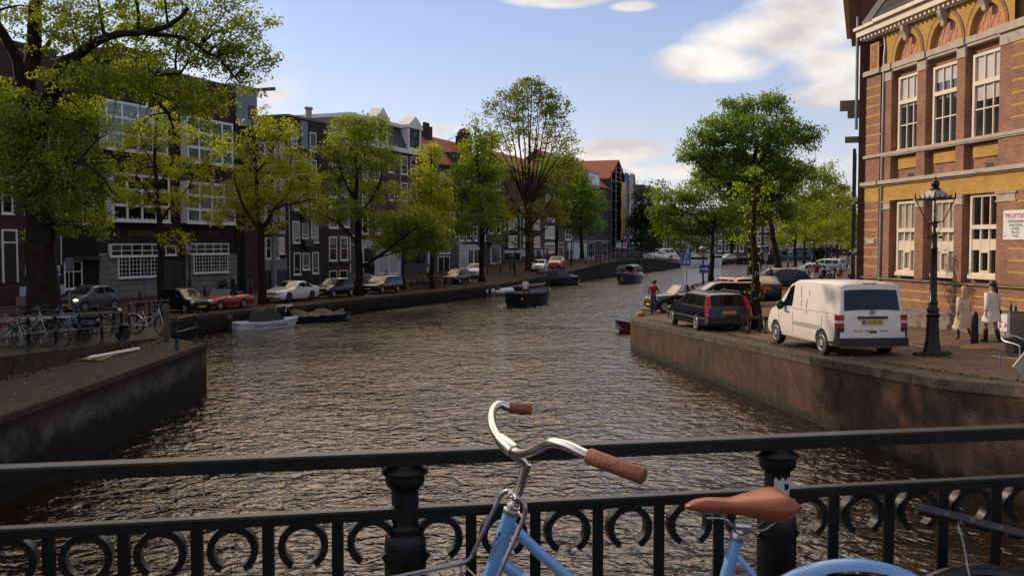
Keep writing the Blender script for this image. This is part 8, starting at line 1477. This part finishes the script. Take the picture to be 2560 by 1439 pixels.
p = GR(2530, 846); bn = thing('litter_bin', 'grey litter bin pasted with a torn white and red poster by the wall', 'bin', p, FR.rot); H_ = (at(2520, 780, p.y) - at(2520, 846, p.y)).z
mb = MB(); mb.prism([(-.30, -.22), (-.24, -.27), (.24, -.27), (.30, -.22), (.30, .22), (.24, .27), (-.24, .27), (-.30, .22)], lambda q: (q[0] * .94, q[1] * .94, .05), lambda q: (q[0], q[1], H_)); mb.build('body', K['galv'], bn, smooth=35); MB().box(-.32, .32, -.29, .29, H_, H_ + .03).build('lid', K['grey_panel'], bn)
MB().box(-.25, .16, -.285, -.262, .22, H_ - .05).build('poster', K['sign_white'], bn); mb = MB(); mb.poly_y([(-.20, H_ * .55), (-.05, H_ * .62), (-.12, H_ * .72), (-.22, H_ * .70)], -.290, -.284); mb.poly_y([(.04, H_ * .42), (.14, H_ * .46), (.12, H_ * .62), (.07, H_ * .6)], -.290, -.284); mb.poly_y([(-.19, H_ * .36), (-.10, H_ * .44), (-.14, H_ * .56), (-.20, H_ * .5)], -.290, -.284); mb.build('poster_print', K['sign_red'], bn); MB().box(.17, .29, -.284, -.262, .25, H_ - .12).build('blue_poster', mk('poster_blue', (.09, .12, .17), .6), bn); MB().box(-.24, .05, -.284, -.262, .08, .21).build('paper_scrap', K['pane_cream'], bn)
for dx, h_, m in ((-.08, .30, 'shoe'), (.06, .2, 'canvas_green')): b_ = thing('bottle', 'tall dark bottle on the litter bin' if dx < 0 else 'shorter green bottle on the litter bin', 'bottle', p + V3((dx, -.05, H_ + .03)), 0, 'bottles on the litter bin'); MB().lathe([(.035, 0), (.037, .02), (.037, h_ * .6), (.014, h_ * .75), (.013, h_)], 12).build('glass', K[m], b_, smooth=50)
# cafe chair at the right edge
p = GR(2527, 938); ch = thing('cafe_chair', 'aluminium cafe armchair with black woven back at the right frame edge', 'chair', p + V3((.22, .1, 0)), R(20)); al = K['silver']
for x, y in ((-.27, -.25), (.27, -.25), (-.25, .25), (.25, .25)): MB().tube([(x * 1.05, y * 1.05, 0), (x, y, .43), (x, y, .66 if y < 0 else .44)], .013, 8).build('leg', K['silver'] if y < 0 else K['galv'], ch, smooth=50)
MB().tube(smooth_path([(-.27, -.26, .64), (-.28, -.1, .68), (-.28, .12, .71), (-.2, .28, .78), (0, .33, .80), (.2, .28, .78), (.28, .12, .71), (.28, -.1, .68), (.27, -.26, .64)], 4), .017, 8).build('arm_rail', K['silver'], ch, smooth=50); MB().box(-.25, .25, -.25, .24, .42, .445).build('seat', K['plastic'], ch)
mb = MB(); vs = []
for i in range(9):
    a = R(-20 + 220 * i / 8)
    for z, f in ((.45, .85), (.76, 1.0)): vs.append((.27 * f * math.cos(a), .02 + .29 * f * math.sin(a), z - .05 * (1 - math.sin(max(0, a)))))
mb.add(vs, [(2 * i, 2 * i + 1, 2 * i + 3, 2 * i + 2) for i in range(8)]); mb.build('backrest', K['plastic'], ch, smooth='all')
p = GR(2556, 952); o = thing('menu_board', 'tilted beige card leaning at the right edge in front of the cafe chair', 'board', p, R(15)); MB().box(-.24, .24, -.015, .015, -.24, .24).xf(Matrix.Translation((.05, -.05, .30)) @ Matrix.Rotation(R(45), 4, 'Y')).build('card', K['pane_cream'], o); MB().tube([(.05, .2, 0), (.05, 0, .4)], .012, 6).build('prop', K['galv'], o)
# things on the left landing
a, b = gz(222, 894, LANDZ + .12), gz(347, 871, LANDZ + .06); o = thing('white_tube', 'long white plastic tube lying across a yellow board on the landing', 'tube', a); MB().tube([a, b], .045, 12).build('tube', K['white_paint'], o, world=True, smooth=50)
c = [gz(204, 899, LANDZ + .02), gz(250, 902, LANDZ + .02), gz(282, 891, LANDZ + .02), gz(238, 889, LANDZ + .02)]; o = thing('sign_board', 'flat board with a yellow edge lying under the white tube', 'board', c[0]); mb = MB(); mb.add([tuple(v) for v in c] + [tuple(v + V3((0, 0, .04))) for v in c], [(0, 1, 2, 3), (4, 5, 6, 7), (0, 1, 5, 4), (1, 2, 6, 5), (2, 3, 7, 6), (3, 0, 4, 7)]); mb.build('board', mk('board_yellow', (.30, .22, .03), .7), o, world=True)
ctr = sum(c, V3()) / 4; mb = MB(); d = [ctr + (v - ctr) * .84 for v in c]; mb.add([tuple(v + V3((0, 0, .043))) for v in d], [(0, 1, 2, 3)]); mb.build('board_face', K['grey_panel'], o, world=True)
rg = np.random.default_rng(4); C = []
for k in range(420): t = rg.uniform(); y = 18 + 13 * t; x = interp(y, [(b_, a_) for a_, b_ in UST]) + .06 + abs(rg.normal()) * .28; C.append((x, y, LANDZ + .015 + rg.uniform(0, .02)))
lv = leaves('fallen_leaves', np.array(C), rg.uniform(.05, .11, len(C)), rg.uniform(0, 1, len(C)), leafmat('dead_leaf', (.06, .03, .012), (.11, .06, .02), .1), rg, None); lv['kind'] = 'stuff'
C = []
for cx, cy, r_, n in ((*GR(2330, 889).xy, .42, 260), (*GR(1885, 832).xy, .6, 160)):
    for k in range(n): a = rg.uniform(0, 6.28); q = r_ * rg.uniform(.5, 1.15); x, y = cx + q * math.cos(a), cy + q * math.sin(a); C.append((x, y, rz(x, y) + rg.uniform(.01, .09)))
for k in range(330): y = rg.uniform(17, 43); x = rx(y) + .58 + abs(rg.normal()) * .16; C.append((x, y, rz(x, y) + rg.uniform(0, .05)))
wv = leaves('weeds', np.array(C), rg.uniform(.04, .10, len(C)), rg.uniform(0, .6, len(C)), LM['dark'], rg, None); wv['kind'] = 'stuff'
C = []
for k in range(260): y = rg.uniform(17, 40); x = rx(y) + rg.uniform(0, 2.6); C.append((x, y, rz(x, y) + .03))
for k in range(150): y = rg.uniform(14, 30); x = rg.uniform(-11.5, -9.4); C.append((x, y, LANDZ + .012))
lt = leaves('litter', np.array(C), rg.uniform(.015, .05, len(C)), rg.uniform(0, 1, len(C)), leafmat('paper_bits', (.30, .26, .20), (.5, .46, .4), .1), rg, None); lt['kind'] = 'stuff'
K['bark_wood'] = mk('bark_wood', (.035, .022, .014), .85, 0, .3, 6); p = GR(1886, 832); o = thing('tree_guard', 'low timber guard of posts and rails round the ivy covered stem', 'tree guard', p)
for x in (-.28, .32):
    for y in (-.3, .5): MB().box(x - .04, x + .04, y - .04, y + .04, 0, .62).build('post', K['bark_wood'], o)
for y in (-.3, .5): MB().box(-.34, .40, y - .035, y + .035, .50, .58).build('rail', K['bark_wood'], o)
p = GR(1601, 790); o = thing('carrier_bag', 'orange and white plastic bag on the corner of the quay', 'bag', p); MB().ball((0, 0, .10), .17, 9, 6, 0, (1.25, .8, .6)).ball((.1, .03, .17), .11, 8, 5, 0, (.9, .7, .8)).tube([(-.08, 0, .16), (-.02, 0, .30), (.06, 0, .2)], .012, 5).build('bag', mk('bag_orange', (.50, .16, .05), .5, 0, .4, 7), o, smooth='all')
p = GR(1618, 787); o = thing('low_bench', 'low black bench beside the man in the checked jacket', 'bench', p); MB().box(-.3, .3, -.12, .12, .22, .27).build('seat', K['plastic'], o)
for x in (-.26, .24): MB().box(x, x + .04, -.1, .1, 0, .22).build('leg', K['plastic'], o)
p = GR(1976, 668); o = thing('litter_bin', 'green and white bin on a slanting pole among the sunlit trees', 'bin', p); MB().tube([(.3, 0, 0), (0, 0, 2.0)], .06, 8).build('pole', K['black_paint'], o); MB().lathe([(.30, 1.5), (.36, 2.2), (.36, 2.25)], 12).build('basket', mk('bin_green', (.02, .16, .13), .5), o, smooth=45); MB().lathe([(.36, 2.26), (.36, 2.4), (.02, 2.45)], 12).build('lid', K['white_dim'], o, smooth=45)
p = GL(620, 740); o = thing('litter_bin', 'dark cylindrical litter bin before the brick pier', 'bin', p); MB().lathe([(.32, 0), (.33, 1.1), (.30, 1.2), (.03, 1.25)], 14).build('body', K['black_paint'], o, smooth=40)
